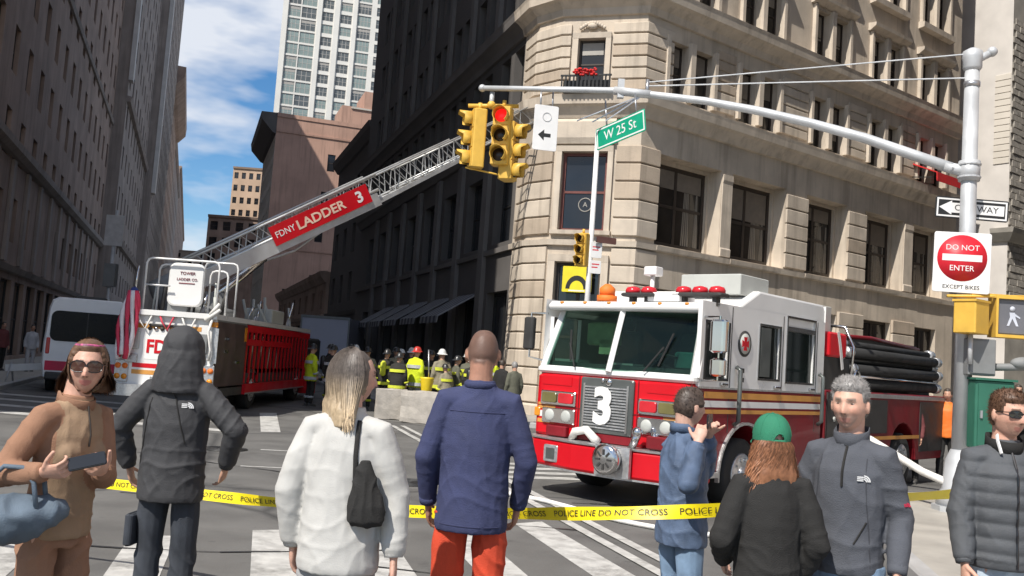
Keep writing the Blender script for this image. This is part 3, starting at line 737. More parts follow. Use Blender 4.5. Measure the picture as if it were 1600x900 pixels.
gp = bldg('loft_building', 'dark recessed wall between the corner building and the white corner pier', PR+DR*.1)
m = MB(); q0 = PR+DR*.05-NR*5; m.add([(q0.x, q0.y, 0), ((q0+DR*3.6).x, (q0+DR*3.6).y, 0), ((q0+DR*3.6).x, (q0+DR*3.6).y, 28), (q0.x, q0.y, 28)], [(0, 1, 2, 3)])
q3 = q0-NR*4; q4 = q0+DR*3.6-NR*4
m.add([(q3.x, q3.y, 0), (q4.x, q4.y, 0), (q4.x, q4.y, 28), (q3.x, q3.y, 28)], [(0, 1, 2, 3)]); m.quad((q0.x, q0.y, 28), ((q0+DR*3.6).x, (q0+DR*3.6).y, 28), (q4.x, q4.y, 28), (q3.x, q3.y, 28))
m.build('wall', 'dark_and_shaded_stone', gp, world=True)

# unseen block added across the side street to cut sky light on the facade
row_building('office_building', 'stone office block across the side street, unseen, added to block sky light', P0+NR*17+DR*72, -DR, 74, 24, 58, 'brown_brick', 15, 13, 5.6, 4, 1.8, 2.3)
# ================================================================ street furniture
mm('pole_grey', (.50, .51, .52), .5, .25, var=.12, vs_=3, dirt=.2)
mm('steel', (.45, .45, .46), .35, .8, var=.15)
mm('signal_yellow', (.68, .41, .06), .5, var=.08, vs_=6, dirt=.15)
mm('lens_dark', (.02, .012, .01), .3)
mm('lens_red_lit', (.9, .012, .012), .3, emit=.75)
mm('sign_white', (.74, .73, .72), .5, var=.05)
mm('sign_green', (.0, .30, .17), .45, var=.06)
mm('sign_red', (.62, .015, .03), .45, var=.06)
mm('sign_black', (.015, .015, .015), .5)
mm('box_grey', (.20, .205, .205), .6, var=.12, dirt=.15)
mm('box_green', (.025, .13, .085), .55, var=.12, vs_=3, dirt=.2)
mm('poster_yellow', (.75, .62, .02), .6, var=.08)
mm('granite', (.42, .385, .34), .85, var=.16, vs_=5, bump=.4, bs=25, dirt=.1)
mm('tape_yellow', (.85, .68, .01), .4, var=.08, vs_=5)
mm('hose_white', (.72, .70, .66), .8, var=.1, vs_=12, bump=.3, bs=90)
mm('orange', (.75, .17, .02), .6, var=.1)
mm('brown_sign', (.13, .06, .05), .6)

px, py = 6.18, 12.6
t = thing('signal_pole', 'tall grey steel mast arm pole on a flared base beside the green cabinet', 'pole', (px, py, 0))
b = MB()
b.prism([(px+.34*math.cos(R(45*k+22)), py+.34*math.sin(R(45*k+22))) for k in range(8)], .1, .2)
b.tube([(px, py, .2), (px, py, .34), (px, py, .42), (px, py, .80), (px, py, .95)], [.29, .28, .22, .19, .125], 12)
b.build('base', 'pole_grey', t, world=True)
b = MB(); b.tube([(px, py, .9), (px, py, 6.35)], [.118, .094], 16); b.build('shaft', 'pole_grey', t, world=True)
b = MB(); b.tube([(px, py, 6.18), (px, py, 6.22), (px, py, 6.32), (px, py, 6.36), (px, py, 6.45), (px, py, 6.5)], [.10, .125, .125, .138, .13, .05], 14)
b.cyl((px, py, 6.3), (px+.2, py-.05, 6.42), .05); b.ell((px+.24, py-.06, 6.45), .07); b.build('cap', 'pole_grey', t, world=True)
b = MB(); b.tube([(px, py, 5.95), (px, py, 6.02)], [.108, .108], 14); b.build('band', 'steel', t, world=True)
b = MB(); b.tube([(px, py, 4.62), (px, py, 4.90)], [.138, .138], 14)
for z in (4.67, 4.85): b.torus((px, py, z), (0, 0, 1), .138, .018, 14, 6)
b.cyl((px, py, 4.74), (px-.3, py+.1, 4.83), .085, .075); b.build('clamp', 'pole_grey', t, world=True)
arm = [(-.72, 15.02, 6.17), (.4, 14.72, 6.14), (1.45, 14.4, 6.1), (1.89, 14.25, 6.03), (2.75, 14.0, 5.91), (3.47, 13.7, 5.73), (4.2, 13.4, 5.51), (4.9, 13.1, 5.26), (5.54, 12.85, 4.99), (6.0, 12.66, 4.79)]
b = MB(); b.tube(arm, [.044, .046, .05, .055, .06, .066, .07, .074, .077, .08], 12); b.ell(arm[0], .062); b.build('mast_arm', 'pole_grey', t, world=True)
b = MB(); b.cyl((1.4, 14.42, 6.1), (1.95, 14.23, 6.02), .068); b.box((1.5, 14.4, 6.13), (.1, .1, .3)); b.build('clamp', 'pole_grey', t, world=True)
for (z, tgt) in ((6.41, (1.9, 14.25, 6.22)), (6.07, (1.9, 14.25, 6.16))):
    b = MB(); b.cyl((px-.1, py, z), tgt, .011, n=6); b.build('guy_wire', 'pole_grey', t, world=True)
b = MB(); b.cyl((1.9, 14.25, 6.0), (1.9, 14.25, 6.26), .03); b.build('wire_post', 'steel', t, world=True)
for q in ((1.3, 14.5), (1.1, 14.6), (.85, 14.6)):
    b = MB(); b.cyl((1.85, 14.26, 6.02), (q[0], q[1], 5.62), .012, n=6); b.build('brace_rod', 'steel', t, world=True)

def signal(name, label, loc, rz, lit=None, h=.98, w=.30, mat_='signal_yellow', group='traffic signals at the crossing'):
    s = thing(name, label, 'traffic light', loc, rz=rz, group=group)
    k = h/3
    b = MB()
    b.rbox(-w/2, w/2, -.02, .2, -h, 0, .03, 'z'); b.build('housing', mat_, s)
    for i in range(3):
        z = -k*(i+.5)
        b = MB()
        # tunnel visor: open tube with a cut-away bottom
        n = 16; vv = []; ff = []
        for q in range(n+1):
            a = R(-50+280*q/n); rr_ = k*.40
            for (yy, r2) in ((-.02, rr_), (-.25 if .25 < q/n < .75 else -.17, rr_*.97), (-.25 if .25 < q/n < .75 else -.17, rr_*.92), (-.02, rr_*.93)):
                vv.append((r2*math.cos(a), yy, z+r2*math.sin(a)))
        for q in range(n):
            for j in range(4): ff.append((q*4+j, q*4+(j+1) % 4, q*4+4+(j+1) % 4, q*4+4+j))
        b.smooth = True; b.add(vv, ff); b.smooth = False
        b.build('visor', mat_, s)
        b = MB(); b.cyl((0, -.026, z), (0, -.05, z), k*.36, k*.3, 18); b.build('lens', 'lens_red_lit' if lit == i else 'lens_dark', s)
        b = MB(); b.bx(-w/2+.01, w/2-.01, -.035, -.018, z-k/2+.012, z+k/2-.012); b.build('door', mat_, s)
    b = MB(); b.cyl((0, .09, 0), (0, .09, .12), .035); b.build('hanger', mat_, s)
    return s
signal('traffic_signal', 'leftmost yellow traffic light head of the hanging cluster, visors to the left', (-.82, 15.02, 5.80), R(-78))
signal('traffic_signal', 'yellow traffic light head showing a lit red lamp under the arm tip', (-.36, 14.98, 5.88), R(-14), lit=0)
signal('traffic_signal', 'rear yellow traffic light head, turned to the right behind the lit red lamp', (-.13, 15.12, 5.66), R(68))
hb = thing('signal_hanger', 'yellow bracket joining the hanging traffic light heads to the arm tip', 'bracket', (-.55, 15.03, 5.9))
b = MB(); b.cyl((-.55, 15.03, 6.12), (-.55, 15.03, 5.84), .04); b.build('drop_pipe', 'pole_grey', hb, world=True)
b = MB(); b.cyl((-.93, 15.03, 5.86), (-.1, 15.1, 5.93), .035); b.cyl((-.9, 15.03, 4.83), (-.1, 15.1, 4.72), .015); b.build('cross_bar', 'signal_yellow', hb, world=True)
b = MB(); b.ell((-.55, 15.03, 5.9), .07); b.build('collar', 'signal_yellow', hb, world=True)

# white lane arrow sign under the arm
def sign_plate(name, label, cat, loc, w, h, rz, m, border=None, group=None, rx=0, ry=0):
    M = Matrix.Translation(Vector(loc)) @ Matrix.Rotation(rz, 4, 'Z') @ Matrix.Rotation(rx, 4, 'X') @ Matrix.Rotation(ry, 4, 'Y')
    s = thing(name, label, cat, M=M, group=group)
    b = MB(); b.rbox(-w/2, w/2, -.006, .006, -h/2, h/2, .03, 'y'); b.build('plate', m, s)
    if border:
        bw = .022; b = MB(); o = .02
        b.bx(-w/2+o, w/2-o, -.0075, -.006, h/2-o-bw, h/2-o); b.bx(-w/2+o, w/2-o, -.0075, -.006, -h/2+o, -h/2+o+bw); b.bx(-w/2+o, -w/2+o+bw, -.0075, -.006, -h/2+o+bw, h/2-o-bw); b.bx(w/2-o-bw, w/2-o, -.0075, -.006, -h/2+o+bw, h/2-o-bw)
        b.build('border', border, s)
    return s
X_, Z_ = (1, 0, 0), (0, 0, 1)
ws = sign_plate('traffic_sign', 'white hanging sign with a black left arrow beside the traffic lights', 'sign', (.36, 14.72, 5.5), .40, .74, R(12), 'sign_white')
b = MB(); b.prism([(-.12, -.12), (-.02, -.03), (-.02, -.09), (.09, -.09), (.09, -.15), (-.02, -.15), (-.02, -.21)], -.0085, -.006, 'y'); b.build('arrow', 'sign_black', ws)
mm('faded_grey', (.5, .49, .49), .5)
b = MB(); b.torus((.01, -.007, .18), (0, 1, 0), .07, .008, 16, 5); b.build('symbol', 'faded_grey', ws)
b = MB(); b.cyl((-.1, .02, .3), (-.1, .06, .66), .015); b.cyl((.1, .02, .3), (.1, .06, .64), .015); b.build('bracket', 'steel', ws)
gs = sign_plate('street_sign', 'green street name sign reading W 25 St hung below the arm', 'sign', (1.52, 14.3, 5.44), 1.08, .36, R(-52), 'sign_green', border='sign_white', rx=0, ry=R(-9))
text_on('lettering', 'W 25 St', .22, 'sign_white', gs, (0, -.009, 0), X_, Z_, .0015, .95)
b = MB(); b.cyl((-.3, .01, .16), (-.32, .03, .62), .014); b.cyl((.35, .01, .16), (.33, .03, .5), .014); b.build('bracket', 'steel', gs)
# signs on the big pole
dn = sign_plate('traffic_sign', 'white square DO NOT ENTER sign with a red disc on the big pole', 'sign', (6.03, 12.42, 3.46), .72, .82, R(-12), 'sign_white', border=None, ry=R(1))
b = MB(); b.cyl((0, -.006, .06), (0, -.0085, .06), .315, n=40); b.build('disc', 'sign_red', dn)
b = MB(); b.bx(-.25, .25, -.0105, -.0085, .02, .11); b.build('bar', 'sign_white', dn)
text_on('lettering', 'DO NOT', .105, 'sign_white', dn, (0, -.0105, .2), X_, Z_, .001)
text_on('lettering', 'ENTER', .105, 'sign_white', dn, (0, -.0105, -.08), X_, Z_, .001)
text_on('lettering', 'EXCEPT BIKES', .075, 'sign_black', dn, (0, -.0085, -.335), X_, Z_, .001)
def oneway(label, loc, rz, w, tilt):
    s = sign_plate('one_way_sign', label, 'sign', loc, w, .30, rz, 'sign_black', border='sign_white', ry=tilt)
    b = MB(); hw = w/2
    b.prism([(-hw+.05, 0), (-hw+.22, .10), (-hw+.22, .07), (hw-.06, .07), (hw-.06, -.07), (-hw+.22, -.07), (-hw+.22, -.10)], -.009, -.0077, 'y'); b.build('arrow', 'sign_white', s)
    text_on('lettering', 'ONE WAY', .12, 'sign_black', s, (.06, -.0105, 0), X_, Z_, .001, 1.05)
    return s
ow = oneway('black and white ONE WAY sign with an arrow, split by the big pole', (6.32, 12.78, 4.27), R(-6), .98, R(2))
b = MB(); b.bx(-.3, .1, .006, .03, -.03, .03); b.build('bracket', 'steel', ow)
# walk signals
wb = thing('pedestrian_signal', 'yellow walk signal box seen from its back corner, left of the pole', 'walk signal', (6.12, 12.30, 2.72), rz=R(38))
b = MB(); b.rbox(-.19, .19, -.15, .15, -.22, .22, .02, 'z'); b.build('housing', 'signal_yellow', wb)
b = MB(); b.bx(-.205, .205, -.16, .16, .2, .23); b.build('lid', 'signal_yellow', wb)
b = MB(); b.cyl((0, 0, -.22), (0, 0, -.62), .03); b.build('stem', 'pole_grey', wb)
wf = thing('pedestrian_signal', 'yellow framed walk signal with a dim walking figure right of the pole', 'walk signal', (6.86, 12.42, 2.77), rz=R(-4))
b = MB(); b.bx(-.34, .34, 0, .2, -.24, .24); b.build('housing', 'box_grey', wf)
for (a, b_, c, d) in ((-.36, .36, .24, .28), (-.36, .36, -.28, -.24), (-.36, -.33, -.24, .24), (.33, .36, -.24, .24)):
    b = MB(); b.bx(a, b_, -.06, .2, c, d); b.build('frame', 'signal_yellow', wf)
mm('signal_face', (.14, .14, .155), .35, var=.1)
b = MB(); b.bx(-.31, .31, -.012, -.002, -.22, .22); b.build('face', 'signal_face', wf)
mm('walk_symbol', (.50, .52, .58), .4, emit=.12)
b = MB(); b.cyl((-.13, -.014, .11), (-.13, -.018, .11), .035, n=12); b.prism([(-.17, .06), (-.10, .06), (-.09, -.01), (-.05, -.12), (-.08, -.12), (-.13, -.02), (-.17, -.12), (-.2, -.12), (-.16, 0)], -.018, -.014, 'y'); b.prism([(-.1, .05), (-.03, .0), (-.03, -.02), (-.11, .02)], -.0182, -.0142, 'y'); b.build('symbol', 'walk_symbol', wf)
bk = thing('signal_bracket', 'yellow bar carrying the walk signals across the pole', 'bracket', (6.2, 12.5, 3.02))
b = MB(); b.cyl((5.82, 12.36, 2.99), (7.2, 12.46, 3.08), .02); b.build('bar', 'signal_yellow', bk, world=True)
b = MB(); b.box((6.42, 12.42, 3.04), (.5, .06, .05)); b.build('clip', 'signal_yellow', bk, world=True)
cbx = thing('control_cabinet', 'dark green control cabinet strapped to the right of the pole', 'cabinet', (6.46, 12.5, .98))
b = MB(); b.rbox(6.2, 6.72, 12.28, 12.58, 1.0, 1.90, .03, 'z'); b.build('body', 'box_green', cbx, world=True)
b = MB(); b.bx(6.23, 6.69, 12.262, 12.278, 1.04, 1.86); b.build('door', 'box_green', cbx, world=True)
b = MB(); b.bx(6.25, 6.28, 12.24, 12.262, 1.4, 1.5); b.build('latch', 'steel', cbx, world=True)
b = MB(); b.bx(6.18, 6.74, 12.25, 12.6, 1.9, 1.93); b.build('lid', 'box_green', cbx, world=True)
gbx = thing('junction_box', 'plain grey junction box on the pole above the green cabinet', 'box', (6.33, 12.5, 1.95))
b = MB(); b.rbox(6.13, 6.50, 12.36, 12.58, 1.96, 2.45, .02, 'z'); b.build('body', 'box_grey', gbx, world=True)
b = MB(); b.bx(6.15, 6.48, 12.345, 12.36, 1.99, 2.42); b.build('door', 'box_grey', gbx, world=True)
cpb = thing('camera_arm', 'dark bracket arm with small fittings reaching right above the green cabinet', 'bracket', (6.5, 12.55, 2.2))
b = MB(); b.cyl((6.45, 12.5, 2.08), (7.3, 12.5, 2.14), .05); b.ell((6.95, 12.48, 2.16), .2, .1, .09); b.build('arm', 'box_grey', cpb, world=True)

# far corner pole with a small signal
fx, fy = 1.97, 24.0
t = thing('street_pole', 'thin white street pole at the far corner with a small signal', 'pole', (fx, fy, 0))
b = MB(); b.cyl((fx, fy, 0), (fx, fy, 7.9), .085, .06, 12); b.build('shaft', 'sign_white', t, world=True)
b = MB(); b.cyl((fx, fy, 0), (fx, fy, .6), .16, .12, 10); b.build('base', 'pole_grey', t, world=True)
b = MB(); b.cyl((fx-.28, fy-.05, 5.16), (fx, fy, 5.16), .03); b.cyl((fx-.28, fy-.05, 4.35), (fx, fy, 4.35), .03); b.build('bracket', 'signal_yellow', t, world=True)
signal('traffic_signal', 'small unlit traffic light head on the thin far pole above the engine roof', (fx-.26, fy-.12, 5.16), R(-35), h=.86, w=.3)
bs = sign_plate('street_sign', 'small brown street blade on the thin far pole', 'sign', (fx+.38, fy-.1, 5.02), .62, .17, R(25), 'brown_sign')
b = MB(); b.bx(-.36, -.3, -.02, .02, -.05, .05); b.build('bracket', 'steel', bs)
for i, (z, hh) in enumerate(((4.75, .42), (4.3, .34))):
    s_ = sign_plate('parking_sign', ('upper' if i == 0 else 'lower')+' small white parking sign on the thin far pole', 'sign', (fx+.14, fy-.12, z), .3, hh, R(8), 'sign_white')
    b = MB(); b.bx(-.1, .1, -.008, -.006, .06, .09); b.bx(-.1, .06, -.008, -.006, -.02, .01); b.build('print', 'sign_red', s_)
# yellow poster in the corner window, flowers and red banner on the building
ys = sign_plate('shop_sign', 'yellow poster with a black arch in the corner doorway head', 'sign', (0, 0, 0), .92, .80, 0, 'poster_yellow')
q = P1+DC*cw+V2(DC.y, -DC.x)*.05
M_ = Matrix.Translation((q.x, q.y, 4.38)) @ Matrix.Rotation(math.atan2(DC.y, DC.x), 4, 'Z'); ys.matrix_world = M_; XF[ys] = M_
b = MB(); b.prism([(.35*math.cos(R(180-k*15)), -.3+.42*math.sin(R(180-k*15))) for k in range(13)]+[(.22*math.cos(R(k*15)), -.3+.26*math.sin(R(k*15))) for k in range(13)], -.0085, -.006, 'y'); b.build('arch', 'sign_black', ys)
b = MB(); b.bx(-.25, .25, -.0085, -.006, -.37, -.33); b.build('caption_line', 'sign_white', ys)
pl_ = thing('planter_box', 'dark planter with red flowers on the corner ledge above the second floor', 'planter', (P1.x, P1.y, 9.3))
n_ = V2(DC.y, -DC.x); q = P1+DC*(cw)+n_*.62
b = MB()
for k in range(13):
    u = -.75+k*.125; w = q+DC*u; b.box((w.x, w.y, 10.42), (.05, .05, .46))
for z in (10.2, 10.62): sweep(b, [q-DC*.8-n_*.03, q+DC*.8-n_*.03], [(-.03, z), (.03, z), (.03, z+.05), (-.03, z+.05)])
b.build('railing', 'black_iron', pl_, world=True)
b = MB(); sweep(b, [q-DC*.72-n_*.1, q+DC*.72-n_*.1], [(-.14, 10.13), (.02, 10.13), (.04, 10.5), (-.16, 10.5)]); b.build('trough', 'black_iron', pl_, world=True)
mm('red_cloth', (.55, .02, .02), .7, var=.2, vs_=8)
b = MB()
for k in range(46):
    u = rnd.uniform(-.35, .3); w = q+DC*u; b.ell((w.x+rnd.uniform(-.06, .04), w.y+rnd.uniform(-.06, .04), 10.62+rnd.uniform(0, .22)), .05, .05, .04, 6, 4)
b.build('flowers', 'red_cloth', pl_, world=True)['kind'] = 'stuff'
q = P0+DR*16.6+NR*.5
bn = thing('awning', 'small red awning on the corner building behind the one way sign', 'awning', (q.x, q.y, 10.2))
b = MB(); sweep(b, [q-DR*.95-NR*.5, q+DR*.95-NR*.5], [(0, 11.0), (1.1, 10.5), (1.1, 10.14), (1.07, 10.14), (1.05, 10.48), (0, 10.94)]); b.build('canopy', 'red_cloth', bn, world=True)
b = MB(); sweep(b, [q-DR*.9-NR*.5, q-DR*.86-NR*.5], [(0, 10.4), (.9, 10.3), (.9, 10.33), (0, 10.44)]); b.build('bracket', 'black_iron', bn, world=True)
# awnings over the shaded shops
mm('awning_stripe', (.19, .19, .20), .8, var=.1); mm('awning_dark', (.05, .05, .06), .8, var=.1)
for i, c in enumerate([6.0, 9.6, 13.2, 16.8, 20.4]):
    q = P2+DA*c
    a = thing('awning', 'grey striped shop awning in the shade, %s the lit building corner' % ['nearest to', 'second from', 'third from', 'fourth from', 'farthest from'][i], 'awning', (q.x, q.y, 3), group='striped awnings along the shaded avenue front')
    nst = 9
    for k in range(nst):
        b = MB(); sweep(b, [q+DA*(1.3-k*2.6/nst), q+DA*(1.3-(k+1)*2.6/nst)], [(.0, 4.15), (1.5, 3.2), (1.52, 2.95), (1.5, 2.95), (1.47, 3.17), (0, 4.1)])
        b.build('cloth_stripe', 'awning_stripe' if k % 2 == 0 else 'awning_dark', a, world=True)
# stone blocks in the street
def rough_block(label, c, sz, rz, seed):
    r2 = random.Random(seed)
    bm = bmesh.new(); bmesh.ops.create_cube(bm, size=1)
    bmesh.ops.subdivide_edges(bm, edges=bm.edges, cuts=5, use_grid_fill=True)
    for v in bm.verts:
        p = v.co.copy(); e = sum(1 for k in range(3) if abs(abs(p[k])-.5) < 1e-4)
        v.co = Vector((p.x*sz[0], p.y*sz[1], p.z*sz[2]))*(1 if e < 2 else .975)
        n = MN.noise_vector(v.co*3+Vector((seed, 0, 0)))*.035+MN.noise_vector(v.co*9)*.012
        v.co += n
    me = bpy.data.meshes.new('stone_block'); bm.to_mesh(me); bm.free(); me.materials.append(MAT['granite'])
    o = bpy.data.objects.new('stone_block', me); COL.objects.link(o); o.location = (c[0], c[1], sz[2]/2); o.rotation_euler = (0, 0, rz); XF[o] = Matrix.Identity(4)
    tag(o, label, 'stone block', 'rough stone blocks on the street')
rough_block('rough beige stone block at the left end of the row in front of the firefighters', (-2.95, 24.6), (.85, .7, .78), .2, 3)
rough_block('largest rough beige stone block, front of the row beside the blue shirt', (-2.0, 23.9), (1.15, .75, .8), -.15, 8)
rough_block('low rough stone block at the rear of the row', (-1.75, 25.0), (1.1, .7, .7), .1, 13)
rough_block('rough stone block at the right end of the row near the engine', (-.55, 24.4), (1.0, .75, .74), .1, 17)
yb = thing('mop_bucket', 'yellow bucket with an upright handle standing on the stone blocks', 'bucket', (-2.08, 24.75, .73))
mm('bucket_yellow', (.75, .55, .02), .45, var=.1)
b = MB(); b.tube([(0, 0, .02), (0, 0, .08), (0, 0, .38), (0, 0, .42)], [.13, .14, .18, .185], 14); b.build('bucket', 'bucket_yellow', yb)
b = MB(); b.cyl((.05, .02, .3), (-.02, .05, 1.15), .018); b.build('handle', 'steel', yb)
# white hose
hs = [(4.55, 15.9, 1.25), (5.0, 15.2, 1.22), (5.55, 14.1, .92), (5.9, 13.1, .58), (6.15, 12.2, .42), (6.9, 11.7, .2), (8.0, 11.6, .18)]
m = MB(); m.tube(hs, .055, 10); o = m.build('fire_hose', 'hose_white', None); tag(o, 'white fire hose slanting down past the pole base', 'hose')
bz = thing('barricade', 'low white barrier plank by the shaded kerb on the left', 'barrier', (-13.6, 27.2, 0))
b = MB(); b.box((0, 0, .62), (1.9, .05, .2), Matrix.Rotation(R(-6), 3, 'Y')); b.build('plank', 'sign_white', bz)
for s in (-.8, .8):
    b = MB(); b.cyl((s, -.25, 0), (s, 0, .7), .025); b.cyl((s, .25, 0), (s, 0, .7), .025); b.build('leg', 'steel', bz)
# barrier tape
def sstep(a, b, x): x = max(0, min(1, (x-a)/(b-a))); return x*x*(3-2*x)
tp = [(-9.5, 8.6, .9), (-6.2, 7.6, .68), (-3.92, 6.9, .64), (-2.74, 6.6, .66), (-1.84, 6.2, .69), (-1.3, 6.0, .71), (-.48, 5.6, .78), (.16, 5.3, .86), (.65, 4.9, .96), (1.12, 4.82, 1.02), (1.72, 5.2, 1.04), (2.51, 5.8, 1.04), (3.2, 6.3, 1.05), (4.3, 7.0, 1.08), (6.5, 7.9, 1.08), (9.5, 9.0, 1.1)]
TW = .072
def spl(P, n):
    res = []
    for i in range(len(P)-1):
        p0, p1, p2, p3 = [Vector(P[max(0, min(len(P)-1, k))]) for k in (i-1, i, i+1, i+2)]
        for j in range(n):
            t_ = j/n; res.append(.5*((2*p1)+(-p0+p2)*t_+(2*p0-5*p1+4*p2-p3)*t_**2+(-p0+3*p1-3*p2+p3)*t_**3))
    return res+[Vector(P[-1])]
tpts = spl(tp, 14)
tpo = thing('barrier_tape', 'yellow barrier tape with black lettering stretched behind the onlookers', 'barrier tape', (0, 6, .9))
def tape_frame(i):
    p = tpts[i]; d = (tpts[min(i+1, len(tpts)-1)]-tpts[max(0, i-1)]).normalized()
    tw = .35*math.sin(i*.21)+.25*math.sin(i*.083+1); u = (Vector((0, 0, 1))-d*d.z).normalized(); n = d.cross(u)
    return p, d, (u*math.cos(tw)+n*math.sin(tw)).normalized()
m = MB(); vv = []; K = len(tpts)
for i in range(K):
    p, d, u = tape_frame(i); n = d.cross(u)
    for s, q in ((-.5, 0), (0, .004), (.5, 0)): vv.append(p+u*TW*s+n*q*math.sin(i*.9))
m.smooth = True; m.add(vv, [(i*3+j, i*3+3+j, i*3+4+j, i*3+1+j) for i in range(K-1) for j in range(2)])
m.build('ribbon', 'tape_yellow', tpo, world=True)
# lettering follows the ribbon
txt = text_mesh('POLICE LINE DO NOT CROSS    '*16, .046, 'sign_black', 0.0, 1.12)
arc = [0.]
for i in range(1, K): arc.append(arc[-1]+(tpts[i]-tpts[i-1]).length)
x0 = min(v.co.x for v in txt.vertices)
bmt = bmesh.new(); bmt.from_mesh(txt); kill = []
import bisect
for v in bmt.verts:
    s = v.co.x-x0+.1
    if s > arc[-1]-.05: kill.append(v); continue
    i = min(K-2, max(0, bisect.bisect(arc, s)-1)); f = (s-arc[i])/(arc[i+1]-arc[i])
    pa, da_, ua = tape_frame(i); pb, db_, ub = tape_frame(i+1)
    p = pa.lerp(pb, f); u = ua.lerp(ub, f); d = (pb-pa).normalized(); n = d.cross(u)
    if n.y > 0: n = -n
    v.co = p+u*v.co.y+n*.0055
bmesh.ops.delete(bmt, geom=kill, context='VERTS'); bmt.to_mesh(txt); bmt.free()
txt.transform(XF[tpo].inverted()); put('lettering', txt, tpo)

# manhole covers and tar seams
for i, (x, y) in enumerate(((-1.2, 12.6), (2.9, 9.4), (-4.4, 15.0))):
    b = MB(); b.cyl((x, y, .001), (x, y, .012), .36, n=28)
    for k in range(5): b.torus((x, y, .012), (0, 0, 1), .06+.06*k, .006, 24, 4)
    o = b.build('manhole_cover', 'dark_iron' if 'dark_iron' in MAT else 'black_iron'); tag(o, ['round iron manhole cover in the road between the white sweater and the navy shirt', 'round iron manhole cover in the road near the double white lines', 'round iron manhole cover in the road behind the hooded jacket'][i], 'manhole cover', 'manhole covers in the road')
mm('tar', (.025, .024, .023), .5, var=.2)
for i in range(7):
    x, y = rnd.uniform(-6, 2), rnd.uniform(7.5, 19); a = rnd.uniform(-.3, .5); pts = []
    for k in range(22): pts.append(V2(x, y)); a += rnd.gauss(0, .12); x += .24*math.cos(a); y += .24*math.sin(a)
    m = MB()
    for k in range(21):
        d = (pts[k+1]-pts[k]).normalized(); n = V2(-d.y, d.x)*.014*(1+.5*math.sin(k*1.3)); m.quad((*(pts[k]-n), .008), (*(pts[k+1]-n), .008), (*(pts[k+1]+n), .008), (*(pts[k]+n), .008))
    struct(m.build('tar_seam', 'tar'))

sp_ = thing('street_pole', 'grey street post with a pale banner by the shaded left pavement', 'pole', (-15.6, 36.0, .13))
b = MB(); b.tube([(0, 0, 0), (0, 0, .9), (0, 0, 1.0), (0, 0, 6.4)], [.16, .15, .09, .06], 12); b.build('post', 'pole_grey', sp_)
b = MB(); b.bx(-.35, .35, -.10, -.08, 5.0, 6.2); b.build('banner', 'faded_grey', sp_)
b = MB(); b.bx(-.22, .22, -.14, .14, 3.4, 4.3); b.build('sign_box', 'box_grey', sp_)
# ================================================================ vehicles
mm('engine_red', (.56, .004, .012), .38, var=.07, vs_=2, coat=.15, spec=.3, dirt=.10)
mm('dark_and_shaded_red', (.18, .008, .014), .45, var=.15, vs_=3, coat=.1, spec=.3, dirt=.25)  # dull red; on the engine flanks it carries their shade in the colour
mm('paint_white', (.74, .73, .71), .32, var=.04, vs_=2, coat=.3, dirt=.05)
mm('chrome', (.62, .62, .62), .14, 1., var=.1)
mm('tread_plate', (.50, .50, .50), .35, .7, var=.15, vs_=20, bump=.3, bs=60)
mm('rubber', (.018, .018, .018), .8, var=.2)
mm('dark_metal', (.05, .048, .046), .55, .3, var=.25)
mm('grille_grey', (.12, .13, .125), .4, .5, var=.15)
mm('gold_stripe', (.58, .27, .06), .4, var=.1)
mm('amber_lens', (.70, .25, .02), .2, var=.1)
mm('olive_lens', (.16, .14, .05), .2, var=.15)
mm('red_lens', (.55, .02, .03), .18, var=.12)
mm('box_pale', (.44, .45, .42), .6, var=.08, vs_=2, dirt=.08)
mm('interior', (.075, .085, .085), .8, var=.3)
mm('interior_green', (.45, .52, .30), .8, var=.2, vs_=5)
mm('interior_teal', (.06, .22, .20), .7, var=.2)
mm('number_white', (.80, .79, .76), .5, var=.04)
def glass(name, tint, tr=.45):
    m = bpy.data.materials.new(name); m.use_nodes = True; t = m.node_tree; b = t.nodes['Principled BSDF']
    b.inputs['Base Color'].default_value = (.015, .022, .02, 1); b.inputs['Roughness'].default_value = .04
    tr_ = t.nodes.new('ShaderNodeBsdfTransparent'); tr_.inputs[0].default_value = (*tint, 1)
    mx_ = t.nodes.new('ShaderNodeMixShader'); mx_.inputs[0].default_value = tr
    t.links.new(b.outputs[0], mx_.inputs[1]); t.links.new(tr_.outputs[0], mx_.inputs[2]); t.links.new(mx_.outputs[0], t.nodes['Material Output'].inputs[0])
    MAT[name] = m
glass('windscreen', (.70, .86, .80), .74); glass('side_glass', (.2, .2, .2), .25)
def wheel(parent, c, r, w, out):
    # axle along local x; out = +1/-1 the visible side
    x, y, z = c
    o = MB(); o.tube([(x-w/2, y, z), (x-w/2+.03, y, z), (x+w/2-.03, y, z), (x+w/2, y, z)], [r*.9, r, r, r*.9], 28, ref=(0, 0, 1))
    t = o.build('wheel', 'rubber', parent)
    o = MB(); o.tube([(x+out*w/2, y, z), (x+out*(w/2+.015), y, z)], [r*.60, r*.56], 22, ref=(0, 0, 1)); o.tube([(x+out*(w/2-.06), y, z), (x+out*(w/2+.06), y, z)], [r*.25, r*.2], 14, ref=(0, 0, 1))
    o.build('rim', 'tread_plate', t)
    for k in range(10):
        a = 2*math.pi*k/10; q = MB(); q.cyl((x+out*(w/2+.01), y+r*.42*math.cos(a), z+r*.42*math.sin(a)), (x+out*(w/2+.04), y+r*.42*math.cos(a), z+r*.42*math.sin(a)), .02, n=6); q.build('lug_nut', 'chrome', t)
    return t
